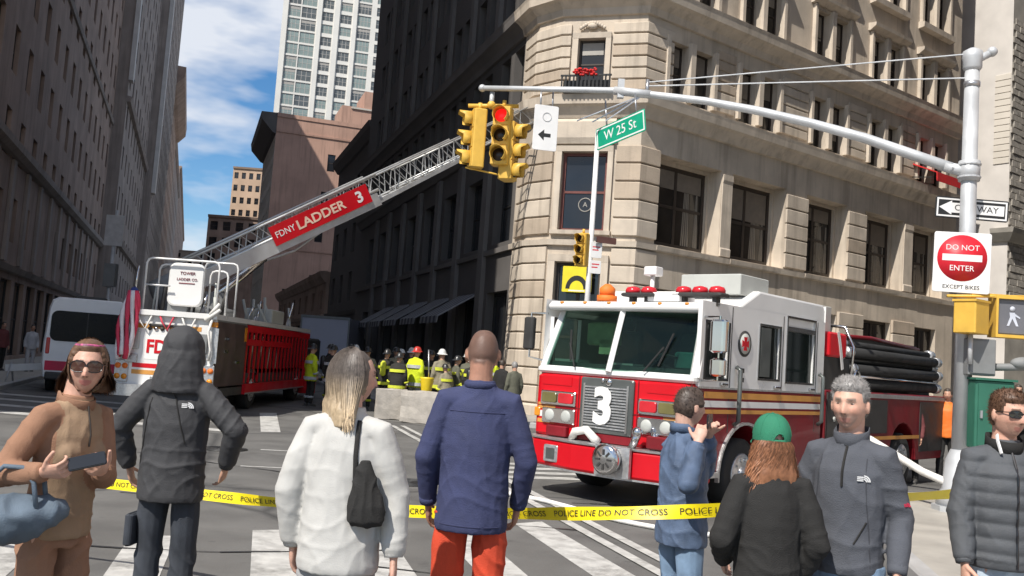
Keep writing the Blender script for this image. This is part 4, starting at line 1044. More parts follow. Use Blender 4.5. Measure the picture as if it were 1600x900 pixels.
def arch_poly(y0, y1, z0, z1, arches, n=10):
    p = [(y0, z0)]
    for (c, r) in arches:
        h = z0
        a0 = math.asin(max(-1, min(1, (h-.46)/r)))
        for k in range(n+1):
            a = math.pi-a0-(math.pi-2*a0)*k/n
            p.append((c+r*math.cos(a), .46+r*math.sin(a)))
    return p+[(y1, z0), (y1, z1), (y0, z1)]
PH = R(47.5)
EM = Matrix.Translation((1.38, 12.1, 0)) @ Matrix.Rotation(PH-math.pi/2, 4, 'Z')
fe = thing('fire_engine', 'red and white fire engine with a large white 3 on its grille', 'fire engine', M=EM)
W = 1.25
b = MB(); b.bx(-.5, .5, .1, 9.2, .34, .72); b.bx(-1.0, 1.0, .5, 3.2, .5, .75); b.build('chassis', 'dark_metal', fe)
# cab shell
b = MB(); b.prism(arch_poly(.0, 3.6, .50, 1.56, [(1.25, .64)]), -W, W, 'x'); b.build('cab_body', 'dark_and_shaded_red', fe, bevel=.03)  # flanks get the duller red, shade included, while the front panel stays bright
b = MB(); b.rbox(-W+.01, W-.01, -.07, .18, .74, 1.60, .1, 'z'); b.build('front_panel', 'engine_red', fe)
for (z0, z1, m_) in ((1.43, 1.51, 'gold_stripe'), (1.32, 1.40, 'paint_white'), (1.24, 1.29, 'gold_stripe')):
    b = MB(); b.bx(W+.001, W+.006, .2, 3.58, z0, z1); b.build('stripe', m_, fe)
    for s in (-1, 1):
        b = MB(); b.bx(s*.86, s*1.16, -.0765, -.071, z0-.32, z1-.32); b.build('stripe', m_, fe)
# white upper cab: front belt, pillars, posts, roof, sides with openings
b = MB(); b.rbox(-W, W, -.075, .2, 1.595, 1.70, .08, 'z'); b.build('windscreen_sill', 'paint_white', fe)
def post(name, a, c, w, d):
    q = MB(); q.tube([a, c], [(w, d)]*2, 4, ref=(1, 0, 0)); return q.build(name, 'paint_white', fe, bevel=.008)
post('pillar', (-W+.05, .03, 1.66), (-W+.12, .33, 2.5), .075, .07); post('pillar', (W-.05, .03, 1.66), (W-.12, .33, 2.5), .075, .07); post('centre_post', (0, -.10, 1.66), (0, .16, 2.5), .05, .05)
for s in (-1, 1):
    b = MB(); x0, x1, xa, xb = s*.035, s*1.2, s*.035, s*1.13
    a, c, d, e = Vector((x0, -.085, 1.69)), Vector((x1, .02, 1.69)), Vector((xb, .30, 2.47)), Vector((xa, .165, 2.47))
    o = Vector((0, .012, 0)); b.add([a, c, d, e, a+o, c+o, d+o, e+o], [(0, 1, 2, 3), (7, 6, 5, 4), (0, 4, 5, 1), (1, 5, 6, 2), (2, 6, 7, 3), (3, 7, 4, 0)])
    b.build('windscreen', 'windscreen', fe)
    b = MB(); b.cyl((s*.55, -.11, 1.7), (s*.75, .02, 2.02), .012, n=6); b.cyl((s*.7, -.01, 1.78), (s*.82, .12, 2.2), .014, n=5); b.build('wiper', 'rubber', fe)
b = MB(); b.prism([(.10, 2.47), (.06, 2.53), (.12, 2.59), (.35, 2.62), (1.02, 2.63), (1.55, 2.88), (3.55, 2.88), (3.6, 2.84), (3.6, 2.47)], -W+.02, W-.02, 'x'); b.build('roof', 'paint_white', fe, bevel=.03)
sd_ = MB(); facade(sd_, (W, .06), (0, 1), 3.54, 1.56, 2.62, [(.12, .66, 1.68, 2.36), (1.50, 2.08, 1.72, 2.42), (2.30, 3.18, 1.70, 2.41), (2.30, 3.18, 2.47, 2.59)], .06)
facade(sd_, (-W, 3.6), (0, -1), 3.54, 1.56, 2.62, [(.36, 1.2, 1.7, 2.42), (2.8, 3.42, 1.68, 2.38)], .06)
sd_.quad((-W, 3.6, 1.56), (W, 3.6, 1.56), (W, 3.6, 2.86), (-W, 3.6, 2.86)); sd_.quad((W, .06, 1.56), (W, .06, 2.6), (W-.06, .06, 2.6), (W-.06, .06, 1.56))
sd_.build('cab_side', 'paint_white', fe)
def side_pane(y0, y1, z0, z1, m_='side_glass'):
    q = MB(); q.bx(W-.05, W-.035, y0, y1, z0, z1); p = q.build('side_window', m_, fe)
    f = MB(); t_ = .03
    for (a, b_, c, d) in ((y0-t_, y0, z0-t_, z1+t_), (y1, y1+t_, z0-t_, z1+t_), (y0, y1, z0-t_, z0), (y0, y1, z1, z1+t_)): f.bx(W-.01, W+.012, a, b_, c, d)
    f.build('window_frame', 'chrome' if y0 > 1 else 'rubber', p)
side_pane(.18, .72, 1.68, 2.36); side_pane(1.56, 2.14, 1.72, 2.42); side_pane(2.36, 3.24, 1.70, 2.41); side_pane(2.36, 3.24, 2.47, 2.59)
b = MB(); b.bx(W+.004, W+.016, 1.58, 1.85, 1.74, 2.40); b.build('shutter', 'grille_grey', fe)
for y in (.80, 2.24, 3.34):
    q = MB(); q.bx(W-.004, W+.003, y-.008, y+.008, 1.0, 2.6); q.build('door_seam', 'dark_metal', fe)
b = MB(); b.cyl((W, 1.14, 2.15), (W+.012, 1.14, 2.15), .17, n=28); em = b.build('emblem', 'dark_metal', fe)
b = MB(); b.cyl((W+.012, 1.14, 2.15), (W+.016, 1.14, 2.15), .135, n=28); b.build('emblem_face', 'box_pale', em)
b = MB(); b.prism([(1.14+.1*math.cos(R(90*k+a))*f, 2.15+.1*math.sin(R(90*k+a))*f) for k in range(4) for (a, f) in ((-28, 1), (28, 1), (45, .4))], W+.016, W+.02, 'x'); b.build('emblem_cross', 'red_lens', em)
for z in (1.80, 1.68): q = MB(); q.bx(W, W+.03, 1.02, 1.12, z-.03, z+.03); q.build('door_latch', 'dark_metal', fe)
for y in (.93, 3.42):
    q = MB(); q.tube([(W+.02, y, 1.84), (W+.08, y, 1.80), (W+.08, y, 1.15), (W+.02, y, 1.1)], .03, 8); q.build('grab_rail', 'grille_grey', fe)
b = MB(); b.tube([(W, .12, 2.42), (W+.28, .0, 2.42), (W+.28, .0, 1.66), (W, .12, 1.64)], .016, 6); mr_ = b.build('mirror_arm', 'chrome', fe)
b = MB(); b.rbox(W+.17, W+.39, -.06, .06, 1.98, 2.38, .05, 'z'); b.build('mirror', 'chrome', mr_)
b = MB(); b.rbox(W+.18, W+.38, -.05, .06, 1.70, 1.92, .05, 'z'); b.build('mirror', 'chrome', mr_)
b = MB(); b.tube([(-W, .12, 2.42), (-W-.25, .05, 2.42), (-W-.25, .05, 1.8), (-W, .12, 1.75)], .016, 6); mr2 = b.build('mirror_arm', 'chrome', fe)
b = MB(); b.rbox(-W-.34, -W-.16, -.02, .08, 1.9, 2.36, .04, 'z'); b.build('mirror', 'dark_metal', mr2)
for y in (.55, 2.0, 3.1):
    q = MB(); q.rbox(W, W+.04, y, y+.16, 1.585, 1.625, .012, 'y'); q.build('door_handle', 'chrome', fe)
for y0, y1 in ((.05, .55), (2.0, 3.5)):
    q = MB(); q.bx(W-.05, W+.07, y0, y1, .46, .52); q.build('step', 'tread_plate', fe)
q = MB(); q.bx(W+.001, W+.007, .05, 3.58, 1.545, 1.57); q.build('belt_trim', 'tread_plate', fe)
q = MB(); q.bx(-1.18, 1.18, -.079, -.072, 1.15, 1.16); q.build('panel_seam', 'dark_and_shaded_red', fe)
for x in (-.47, .47):
    q = MB(); q.bx(x-.006, x+.006, -.0795, -.072, .78, 1.58); q.build('panel_seam', 'dark_and_shaded_red', fe)
for k in range(6):
    q = MB(); q.ell((-1.0+.4*k, .10, 2.575), .03, .03, .02, 8, 5); q.build('clearance_lamp', 'amber_lens', fe)
# interior
b = MB(); b.bx(-1.15, 1.15, .12, .55, 1.5, 1.76); b.build('dashboard', 'interior', fe)
for s in (-.62, .62):
    b = MB(); b.rbox(s-.28, s+.28, 1.0, 1.2, 1.4, 2.25, .08, 'y'); b.rbox(s-.15, s+.15, 1.03, 1.16, 2.27, 2.45, .05, 'y'); b.build('seat', 'interior', fe)
b = MB(); b.rbox(-.86, -.38, .50, .72, 2.02, 2.34, .05, 'z'); b.bx(-.62, -.36, .5, .6, 1.9, 2.1); b.build('coat', 'interior_green', fe)
b = MB(); b.torus((.62, .42, 1.84), (0, .5, 1), .2, .018, 20, 6); b.build('steering_wheel', 'rubber', fe)
b = MB(); b.rbox(.72, 1.05, .3, .5, 1.76, 1.98, .04, 'z'); b.build('console', 'interior_teal', fe)
b = MB(); b.bx(-1.1, -.7, .14, .4, 1.765, 1.80); b.bx(-.2, .2, .16, .4, 1.765, 1.79); b.build('papers', 'box_pale', fe)
b = MB(); b.bx(-1.2, 1.2, 2.2, 2.24, .8, 2.6); b.build('bulkhead', 'interior', fe)
# grille
b = MB(); b.rbox(-.42, .42, -.115, -.06, .86, 1.58, .03, 'y'); gr = b.build('grille', 'grille_grey', fe)
for k in range(15):
    z = .93+k*.037; q = MB(); q.bx(-.33, .33, -.128, -.114, z, z+.018); q.build('grille_slat', 'tread_plate', gr)
b = MB(); b.bx(-.36, -.33, -.13, -.114, .9, 1.5); b.bx(.33, .36, -.13, -.114, .9, 1.5); b.build('grille_edge', 'chrome', gr)
b = MB(); b.bx(-.46, .46, -.12, -.08, .76, .86); b.build('grille_rail', 'dark_and_shaded_red', fe)
tn = text_mesh('3', .62, 'number_white', .008, 1.0, .028)
tn.transform(Matrix(((1, 0, 0, -.02), (0, 0, -1, -.145), (0, 1, 0, 1.20), (0, 0, 0, 1)))); put('number', tn, gr)
b = MB(); b.ell((.04, -.12, 1.53), .05, .03, .05); b.ell((-.06, -.12, 1.55), .03, .02, .03); b.build('badge', 'chrome', gr)
# lamp clusters
for s in (-1, 1):
    b = MB(); b.rbox(min(s*.5, s*1.1), max(s*.5, s*1.1), -.115, -.06, 1.17, 1.36, .02, 'y'); bz_ = b.build('lamp_bezel', 'chrome', fe)
    for (a, c, m_) in ((.53, .78, 'red_lens'), (.81, 1.06, 'olive_lens')):
        q = MB(); q.rbox(min(s*a, s*c), max(s*a, s*c), -.135, -.112, 1.20, 1.335, .03, 'y'); q.build('lens', m_, bz_)
    b = MB(); b.rbox(min(s*.5, s*1.06), max(s*.5, s*1.06), -.115, -.06, .93, 1.13, .02, 'y'); hz = b.build('headlight_bezel', 'chrome', fe)
    for a in (.64, .92):
        q = MB(); q.ell((s*a, -.11, 1.03), .085, .03, .085, 16, 8); q.build('headlight', 'box_pale', hz)
    b = MB(); b.rbox(min(s*1.12, s*1.22), max(s*1.12, s*1.22), -.09, .0, 1.0, 1.12, .02, 'y'); b.build('turn_lamp', 'amber_lens', fe)
    b = MB(); b.bx(min(s*.6, s*1.1), max(s*.6, s*1.1), -.0775, -.071, 1.44, 1.56); b.build('panel_seam', 'engine_red', fe)
# bumper
ch = [V2(-1.25, .40), V2(-1.25, -.02), V2(-1.05, -.22), V2(-.3, -.36), V2(.3, -.36), V2(1.05, -.22), V2(1.25, -.02), V2(1.25, .40)]
b = MB(); sweep(b, ch, [(-.12, .38), (0, .38), (.02, .41), (.02, .69), (0, .72), (-.12, .72)]); bp = b.build('bumper', 'engine_red', fe)
b = MB(); sweep(b, ch, [(-.3, .724), (.03, .724), (.035, .745), (-.3, .75)]); b.build('bumper_top', 'tread_plate', bp)
b = MB(); b.prism([(c.x, c.y) for c in ch], .70, .722); b.build('bumper_deck', 'dark_metal', bp)
b = MB(); sweep(b, ch, [(-.1, .355), (.0, .355), (.0, .378), (-.1, .378)]); b.build('bumper_lip', 'tread_plate', bp)
def on_front(x): # y of the bumper face at x
    ax = abs(x); return -.38 if ax < .3 else -.38+(ax-.3)*.14/.75
b = MB(); b.rbox(-.80, -.56, on_front(-.68)-.03, on_front(-.68)+.05, .44, .66, .02, 'y'); sp = b.build('speaker', 'tread_plate', bp)
b = MB(); b.bx(-.75, -.61, on_front(-.68)-.036, on_front(-.68)-.028, .48, .62); b.build('speaker_mesh', 'grille_grey', sp)
b = MB(); b.bx(.10, .62, -.405, -.36, .385, .76); si = b.build('siren_plate', 'tread_plate', bp)
b = MB(); b.tube([(.36, -.40, .60), (.36, -.50, .60), (.36, -.56, .60), (.36, -.58, .60)], [.15, .19, .19, .15], 20); b.build('siren', 'chrome', si)
for k in range(8):
    a = 2*math.pi*k/8; q = MB(); q.box((.36+.09*math.cos(a), -.585, .60+.09*math.sin(a)), (.07, .01, .025), Matrix.Rotation(-a, 3, 'Y')); q.build('siren_vane', 'dark_metal', si)
b = MB(); b.tube([(-.5, -.12, .76), (-.4, -.2, .86), (-.2, -.22, .9), (-.08, -.2, .8), (-.05, -.15, .76)], .055, 8); b.build('hose_coil', 'hose_white', fe)
b = MB(); b.cyl((.5, -.2, .74), (.62, -.26, .92), .05); b.ell((.62, -.26, .95), .07); b.cyl((.78, -.12, .74), (.78, -.12, .95), .05); b.build('valve', 'chrome', fe)
b = MB(); b.rbox(.7, 1.1, -.2, .0, .76, .92, .03, 'z'); b.build('tool_tray', 'dark_and_shaded_red', fe)
b = MB(); b.rbox(-.95, -.6, -.15, .02, .76, .9, .03, 'z'); b.build('tool_tray', 'dark_and_shaded_red', fe)
# roof fittings
def light_bar(x0, x1, y, z, n):
    q = MB(); q.rbox(x0, x1, y-.12, y+.12, z, z+.05, .03, 'z'); q.bx(x0+.1, x0+.16, y-.05, y+.05, z-.12, z); q.bx(x1-.16, x1-.1, y-.05, y+.05, z-.12, z); lb = q.build('light_bar', 'dark_metal', fe)
    for i in range(n):
        x = x0+(x1-x0)*(i+.5)/n; q = MB(); q.tube([(x, y, z+.05), (x, y, z+.09), (x, y, z+.125), (x, y, z+.14)], [.105, .105, .085, .03], 14); q.build('beacon', 'red_lens', lb)
    return lb
light_bar(-.12, .38, .35, 2.68, 2); light_bar(.62, 1.35, .42, 2.69, 3)
b = MB(); b.rbox(.10, .30, .42, .6, 2.98, 3.10, .02, 'z'); b.cyl((.2, .5, 2.62), (.2, .5, 2.98), .03); b.build('spot_lamp', 'paint_white', fe)
b = MB(); b.tube([(-.46, .4, 2.62), (-.46, .4, 2.70)], [.14, .14], 14); b.tube([(-.46, .4, 2.70), (-.46, .4, 2.80), (-.46, .4, 2.86)], [.11, .11, .04], 14); b.build('beacon', 'orange', fe)
b = MB(); b.rbox(.25, .75, .3, .7, 2.62, 2.74, .02, 'z'); b.build('air_horn_box', 'paint_white', fe)
b = MB(); b.rbox(.20, 1.12, 1.2, 2.0, 2.80, 3.08, .02, 'z'); b.build('roof_box', 'box_pale', fe)
# body behind the cab
b = MB(); b.prism(arch_poly(3.7, 9.25, .45, 1.62, [(7.0, .66)]), -W, W, 'x'); b.build('rear_body', 'dark_and_shaded_red', fe, bevel=.02)
b = MB(); b.bx(-W+.05, W-.02, 3.66, 4.62, 1.62, 2.12); b.bx(-W+.06, W-.3, 4.62, 9.2, 1.62, 2.2); b.build('hose_bed', 'dark_metal', fe)
b = MB(); b.rbox(W-.5, W+.02, 3.72, 4.4, 2.12, 2.5, .06, 'z'); b.build('hose_reel_cover', 'engine_red', fe)
b = MB(); b.prism([(3.98+.03*k, 2.5-.16*(k/6)**2-.05*k) for k in range(8)]+[(4.06+.03*k, 2.52-.16*(k/6)**2-.05*k) for k in range(7, -1, -1)], W+.022, W+.03, 'x'); b.build('cover_stripe', 'paint_white', fe)
b = MB(); b.rbox(-.7, .95, 3.9, 4.5, 2.5, 2.93, .02, 'z'); b.build('deck_box', 'box_pale', fe)
b = MB(); b.bx(W-.02, W+.02, 3.75, 4.6, .6, 1.58); pp = b.build('pump_panel', 'dark_metal', fe)
for (y, z, r_) in ((3.95, 1.4, .07), (4.15, 1.42, .055), (4.33, 1.4, .07), (4.0, 1.18, .04), (4.2, 1.18, .04)):
    q = MB(); q.cyl((W+.02, y, z), (W+.035, y, z), r_, n=16); q.build('gauge', 'box_pale', pp)
for (y, z) in ((3.95, .8), (4.35, .85)):
    q = MB(); q.cyl((W+.02, y, z), (W+.16, y, z), .09, .075, 14); q.build('outlet', 'chrome', pp)
for a_ in ((4.75, 6.2, .95), (7.8, 9.1, .6)):
    b = MB(); b.bx(W+.001, W+.012, a_[0], a_[1], a_[2], 1.5); b.build('compartment_door', 'dark_metal', fe)
b = MB(); b.bx(W+.001, W+.014, 4.7, 9.2, 1.53, 1.6); b.build('side_trim', 'tread_plate', fe)
b = MB(); b.bx(W+.001, W+.006, 4.7, 9.2, .84, .9); b.build('stripe', 'gold_stripe', fe)
for i, (x, z) in enumerate(((1.12, 1.74), (1.02, 1.9), (1.14, 1.98), (1.0, 2.13), (1.12, 2.24), (.95, 2.38))):
    q = MB(); q.tube([(x, 4.75+.1*(i % 3), z), (x, 8.9+.12*(i % 2), z+.02)], .085 if i % 2 == 0 else .06, 12); sh_ = q.build('suction_hose', 'rubber', fe)
    q = MB(); q.cyl((x, 8.9+.12*(i % 2), z+.02), (x, 9.1+.12*(i % 2), z+.02), .095, n=12); q.build('coupling', 'tread_plate', sh_); q = MB(); q.cyl((x, 4.65+.1*(i % 3), z), (x, 4.78+.1*(i % 3), z), .09, n=12); q.build('coupling', 'tread_plate', sh_)
b = MB(); b.torus((1.24, 4.9, 1.84), (1, 0, 0), .11, .02, 18, 6); b.cyl((1.24, 5.0, 1.86), (1.22, 8.7, 1.86), .018, n=8); b.build('pike_pole', 'chrome', fe)
b = MB(); b.tube([(W, 4.58, 1.7), (W+.05, 4.58, 2.3), (W-.1, 4.58, 2.62), (W-.5, 4.58, 2.66)], .025, 8); b.build('hand_rail', 'chrome', fe)
b = MB(); b.bx(.3, .75, 4.7, 9.0, 2.42, 2.56); b.build('hose_pile', 'dark_metal', fe)
b = MB(); b.tube([(.8, 4.7, 2.5), (.82, 6.5, 2.56), (.78, 9.0, 2.5)], .035, 8); b.build('ladder_rail', 'dark_and_shaded_red', fe)
for (y, s) in ((1.25, 1), (1.25, -1), (7.0, 1), (7.0, -1)): wheel(fe, (s*(W-.17), y, .46), .46 if y < 5 else .48, .3, s)
b = MB()
for k in range(17):
    a = math.pi*k/16
    b.box((W+.01, 1.25+.655*math.cos(a), .46+.655*math.sin(a)), (.05, .14, .035), Matrix.Rotation(a+math.pi/2, 3, 'X'))
b.build('wheel_arch', 'tread_plate', fe)

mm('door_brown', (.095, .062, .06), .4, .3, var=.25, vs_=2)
mm('flag_rope', (.55, .05, .08), .7)
# ---------------------------------------------------------------- ladder truck
lt = thing('ladder_truck', 'ladder truck seen from the rear with its long ladder raised to the right', 'fire truck', (-7.74, 21.2, 0))
hw = 1.08
b = MB(); b.prism(arch_poly(.5, 10.2, .42, .95, [(3.4, .6), (8.6, .6)]), -hw, hw, 'x'); b.build('chassis', 'dark_metal', lt)
b = MB(); b.bx(-hw, hw, 0, .06, .62, 2.2); b.build('rear_panel', 'paint_white', lt)
b = MB(); b.bx(-hw, hw, .06, 2.5, .62, 2.2); b.build('rear_body', 'box_grey', lt)
b = MB(); b.bx(-hw-.02, hw+.02, -.1, 10, 2.2, 2.32); b.build('deck', 'paint_white', lt)
b = MB(); b.bx(-hw, hw, -.28, .02, .36, .62); b.build('rear_step', 'tread_plate', lt)
b = MB(); b.bx(-.5, .55, -.006, 0, 1.2, 1.75); lp_ = b.build('letter_plate', 'number_white', lt)
text_on('lettering', 'FDNY', .42, 'engine_red', lp_, (.02, -.012, 1.48), X_, Z_, .004, .9, .012)
for z, m_ in ((1.95, 'gold_stripe'), (1.05, 'engine_red'), (.9, 'gold_stripe')):
    b = MB(); b.bx(-.75, .75, -.006, 0, z-.05, z+.05); b.build('stripe', m_, lt)
for s in (-1, 1):
    b = MB(); b.rbox(min(s*.82, s*1.13), max(s*.82, s*1.13), -.04, 0, .66, 1.15, .02, 'y'); lc = b.build('lamp_cluster', 'tread_plate', lt)
    for z, m_ in ((.78, 'amber_lens'), (1.02, 'orange')):
        for x in (.89, 1.05):
            q = MB(); q.cyl((s*x, -.04, z), (s*x, -.06, z), .065, n=14); q.build('lens', m_, lc)
    b = MB(); b.rbox(min(s*.95, s*1.12), max(s*.95, s*1.12), -.03, 0, 2.02, 2.14, .02, 'y'); b.build('marker_lamp', 'amber_lens', lt)
    b = MB(); b.bx(min(s*1.0, s*1.15), max(s*1.0, s*1.15), -.03, 0, 1.2, 2.0); b.build('light_strip', 'tread_plate', lt)
# console shield and rail hoops on the deck
b = MB(); b.rbox(-.20, .62, .22, .32, 2.46, 3.46, .16, 'y', 5); csl = b.build('console_shield', 'paint_white', lt)
text_on('lettering', 'TOWER', .10, 'dark_and_shaded_red', csl, (.24, .21, 3.22), X_, Z_, .003)
text_on('lettering', 'LADDER CO.', .085, 'dark_and_shaded_red', csl, (.24, .21, 3.08), X_, Z_, .003)
b = MB(); b.bx(.05, .42, .208, .216, 2.98, 3.0); b.build('print', 'dark_and_shaded_red', csl)
b = MB(); b.bx(-.2, .25, .32, .8, 2.32, 2.6); b.build('console_base', 'box_grey', lt)
def hoop(x0, x1, y, z0, z1, r_=.025):
    q = MB(); q.tube([(x0, y, z0), (x0, y, z1-.12), (x0+.04, y, z1-.03), (x0+.12, y, z1), (x1-.12, y, z1), (x1-.04, y, z1-.03), (x1, y, z1-.12), (x1, y, z0)], r_, 8); q.build('rail', 'paint_white', lt)
hoop(-.68, 1.0, .1, 2.3, 3.52); hoop(-.52, .3, .5, 2.3, 3.42); hoop(.65, 1.06, .6, 2.3, 3.35); hoop(.3, 1.1, 1.2, 2.3, 3.6)
b = MB(); b.cyl((-.68, .1, 2.9), (-.1, .1, 2.9), .02); b.build('rail_bar', 'paint_white', lt)
for k, (a, c) in enumerate((((.95, -.12, 2.3), (1.15, -.14, 2.55)), ((.85, -.12, 2.16), (1.18, -.14, 2.42)))):
    q = MB(); q.tube([a, c], .045, 8); q.build('grab_strip', 'hose_white', lt)
b = MB(); b.tube([(1.0, -.1, 2.2), (.95, -.14, 1.9), (1.03, -.12, 1.5), (1.0, -.1, 1.25)], .03, 8); b.build('strap', 'hose_white', lt)
for k, (x, z, w, h, m_) in enumerate(((-.78, 1.62, .3, .42, 'box_pale'), (.78, 1.62, .3, .46, 'box_grey'), (-.78, 1.2, .28, .2, 'tread_plate'), (.78, 1.24, .26, .2, 'chrome'), (0, 1.98, .9, .06, 'dark_metal'), (.1, .76, .8, .14, 'tread_plate'))):
    b = MB(); b.rbox(x-w/2, x+w/2, -.05-.02*(k % 2), 0, z-h/2, z+h/2, .03, 'y'); b.build('rear_hatch', m_, lt)
for k in range(7):
    x = -.42+.14*k; b = MB(); b.cyl((x, -.03, 1.90), (x, .3, 1.93), .045, n=10); b.build('ground_ladder_end', 'chrome' if k % 2 else 'dark_metal', lt)
for k in range(3):
    b = MB(); b.tube([(-.7+.5*k, -.06, 2.2), (-.62+.5*k, -.12, 2.05), (-.5+.5*k, -.1, 1.88), (-.38+.5*k, -.07, 2.2)], .022, 7); b.build('rope', 'hose_white' if k != 1 else 'flag_rope', lt)
for k in range(10):
    x = rnd.uniform(-.95, .95); b = MB(); y = rnd.uniform(.4, 1.4); b.cyl((x, y, 2.32), (x+rnd.uniform(-.15, .15), y, 2.32+rnd.uniform(.25, .9)), rnd.uniform(.02, .06), n=8); b.build('fitting', ('chrome', 'box_pale', 'dark_metal')[k % 3], lt)
# right side: shaded door section, red slatted section, tools, outrigger
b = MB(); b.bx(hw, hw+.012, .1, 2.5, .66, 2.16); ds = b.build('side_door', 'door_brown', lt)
for (y, z) in ((.7, 1.75), (.7, 1.45), (1.7, 1.2)):
    q = MB(); q.bx(hw+.012, hw+.03, y, y+.28, z, z+.06); q.build('handle', 'chrome', ds)
b = MB(); b.bx(hw+.012, hw+.02, 2.28, 2.48, 1.75, 2.1); b.build('marker_lamp', 'amber_lens', ds)
b = MB(); b.bx(hw-.35, hw-.3, 2.5, 10.0, .62, 2.2); b.bx(-hw, -hw+.05, 2.5, 10, .62, 2.2); b.build('inner_wall', 'dark_metal', lt)
for y in [2.6+.42*k for k in range(18)]:
    q = MB(); q.bx(hw-.03, hw+.012, y-.05, y+.05, .7, 2.02); q.build('slat', 'engine_red', lt)
b = MB(); b.bx(hw-.02, hw+.016, 2.52, 10.0, 2.0, 2.18); b.build('top_rail', 'engine_red', lt)
b = MB(); b.bx(hw-.02, hw+.018, 2.52, 7.4, 1.66, 1.82); b.build('mid_rail', 'engine_red', lt)
b = MB(); b.bx(hw-.3, hw+.08, 2.5, 9.8, .42, .68); b.build('side_sill', 'engine_red', lt)
b = MB(); b.bx(hw+.081, hw+.086, 2.5, 9.8, .42, .46); b.build('sill_edge', 'tread_plate', lt)
b = MB(); b.bx(hw-.25, hw-.1, 3.4, 4.8, .72, 1.5); b.build('locker', 'dark_metal', lt)
for k in range(9):
    y = 3+k*.45; q = MB(); q.cyl((hw-.15, y, .7), (hw-.1, y+.12, 1.95), .025, n=6); q.build('tool', 'tread_plate' if k % 2 else 'dark_metal', lt)
b = MB(); b.rbox(hw-.1, hw+.42, 9.3, 9.62, .22, 1.25, .05, 'z'); b.build('outrigger', 'engine_red', lt)
b = MB(); b.cyl((hw+.2, 9.28, .75), (hw+.2, 9.295, .75), .1, n=16); b.build('outrigger_lamp', 'number_white', lt)
for k in range(14):
    y = 4.3+rnd.random()*4; x = rnd.uniform(.3, 1.05); q = MB(); z = 2.32
    q.cyl((x, y, z), (x+rnd.uniform(-.3, .2), y+rnd.uniform(-.3, .5), z+rnd.uniform(.3, .75)), .04, n=8); q.build('fitting', 'chrome' if k % 2 else 'box_pale', lt)
b = MB(); b.rbox(.2, 1.0, 5.2, 6.6, 2.32, 2.72, .05, 'z'); b.build('deck_locker', 'box_pale', lt)
for (y, s) in ((3.4, 1), (3.4, -1), (8.6, 1), (8.6, -1)): wheel(lt, (s*(hw-.16), y, .5), .5, .3, s)
b = MB(); b.rbox(-hw, hw-.15, 10.2, 12.8, .5, 2.05, .15, 'z'); b.build('cab', 'dark_metal', lt)
b = MB(); b.tube([(0, 1.9, 2.3), (0, 1.9, 2.5), (0, 1.9, 2.55), (0, 1.9, 2.9)], [.9, .9, .7, .65], 24); b.build('turntable', 'box_grey', lt)
# ladder: solid boom section then open truss sections, tip resting on the corner ledge
Lm = Vector((7.74, -21.2, 0))
A = Vector((-8.3, 22.9, 2.6)); B = Vector((.25, 29.15, 9.12))
D = (B-A).normalized(); S = D.cross(Vector((0, 0, 1))).normalized(); U = S.cross(D).normalized(); LL = (B-A).length
mm('ladder_metal', (.55, .55, .54), .4, .55, var=.12, vs_=3)
def LP(s, side, up): return A+D*s+S*side+U*up+Lm
for s in (-1, 1):
    q = MB(); q.add([LP(.0, s*.34, .05), LP(.0, s*.42, .05), LP(6.2, s*.42, -.02), LP(6.2, s*.34, -.02), LP(.0, s*.34, .42), LP(.0, s*.42, .42), LP(6.2, s*.42, .34), LP(6.2, s*.34, .34)], [(0, 1, 2, 3), (7, 6, 5, 4), (0, 4, 5, 1), (1, 5, 6, 2), (2, 6, 7, 3), (3, 7, 4, 0)])
    q.build('base_beam', 'ladder_metal', lt)
    q = MB(); q.tube([LP(.2, s*.38, .84), LP(6.4, s*.38, .82)], .035, 8); q.build('base_handrail', 'ladder_metal', lt)
    q = MB(); q.tube([LP(.0, s*.38, .42), LP(6.3, s*.38, .40)], .045, 8); q.build('base_rail', 'ladder_metal', lt)
for k in range(12):
    for s in (-1, 1):
        q = MB(); q.tube([LP(.3+k*.52, s*.38, .42), LP(.56+k*.52, s*.38, .83), LP(.82+k*.52, s*.38, .42)], .018, 6); q.build('base_brace', 'ladder_metal', lt)
def fly(s0, s1, w, z0, z1, r_):
    for s in (-1, 1):
        q = MB(); q.tube([LP(s0, s*w, z0), LP(s1, s*w, z0)], r_, 8); q.build('fly_rail', 'ladder_metal', lt)
        q = MB(); q.tube([LP(s0, s*w, z1), LP(s1, s*w, z1)], r_*.8, 8); q.build('fly_handrail', 'ladder_metal', lt)
        n = int((s1-s0)/.55)
        for k in range(n):
            a = s0+(s1-s0)*k/n; c = s0+(s1-s0)*(k+1)/n
            q = MB(); q.tube([LP(a, s*w, z0), LP((a+c)/2, s*w, z1), LP(c, s*w, z0)], r_*.5, 6); q.build('fly_brace', 'ladder_metal', lt)
    n = int((s1-s0)/.33)
    for k in range(n+1):
        a = s0+(s1-s0)*k/n; q = MB(); q.cyl(LP(a, -w, z0), LP(a, w, z0), .018, n=6); q.build('rung', 'ladder_metal', lt)
fly(3.5, 9.6, .31, .14, .78, .034); fly(7.0, LL, .25, .22, .72, .028)
q = MB(); q.add([LP(5.2, .33, .0), LP(5.2, .36, .0), LP(9.4, .34, .1), LP(9.4, .31, .1), LP(5.2, .33, .14), LP(5.2, .36, .14), LP(9.4, .34, .2), LP(9.4, .31, .2)], [(0, 1, 2, 3), (7, 6, 5, 4), (0, 4, 5, 1), (1, 5, 6, 2), (2, 6, 7, 3), (3, 7, 4, 0)]); q.build('fly_beam', 'ladder_metal', lt)
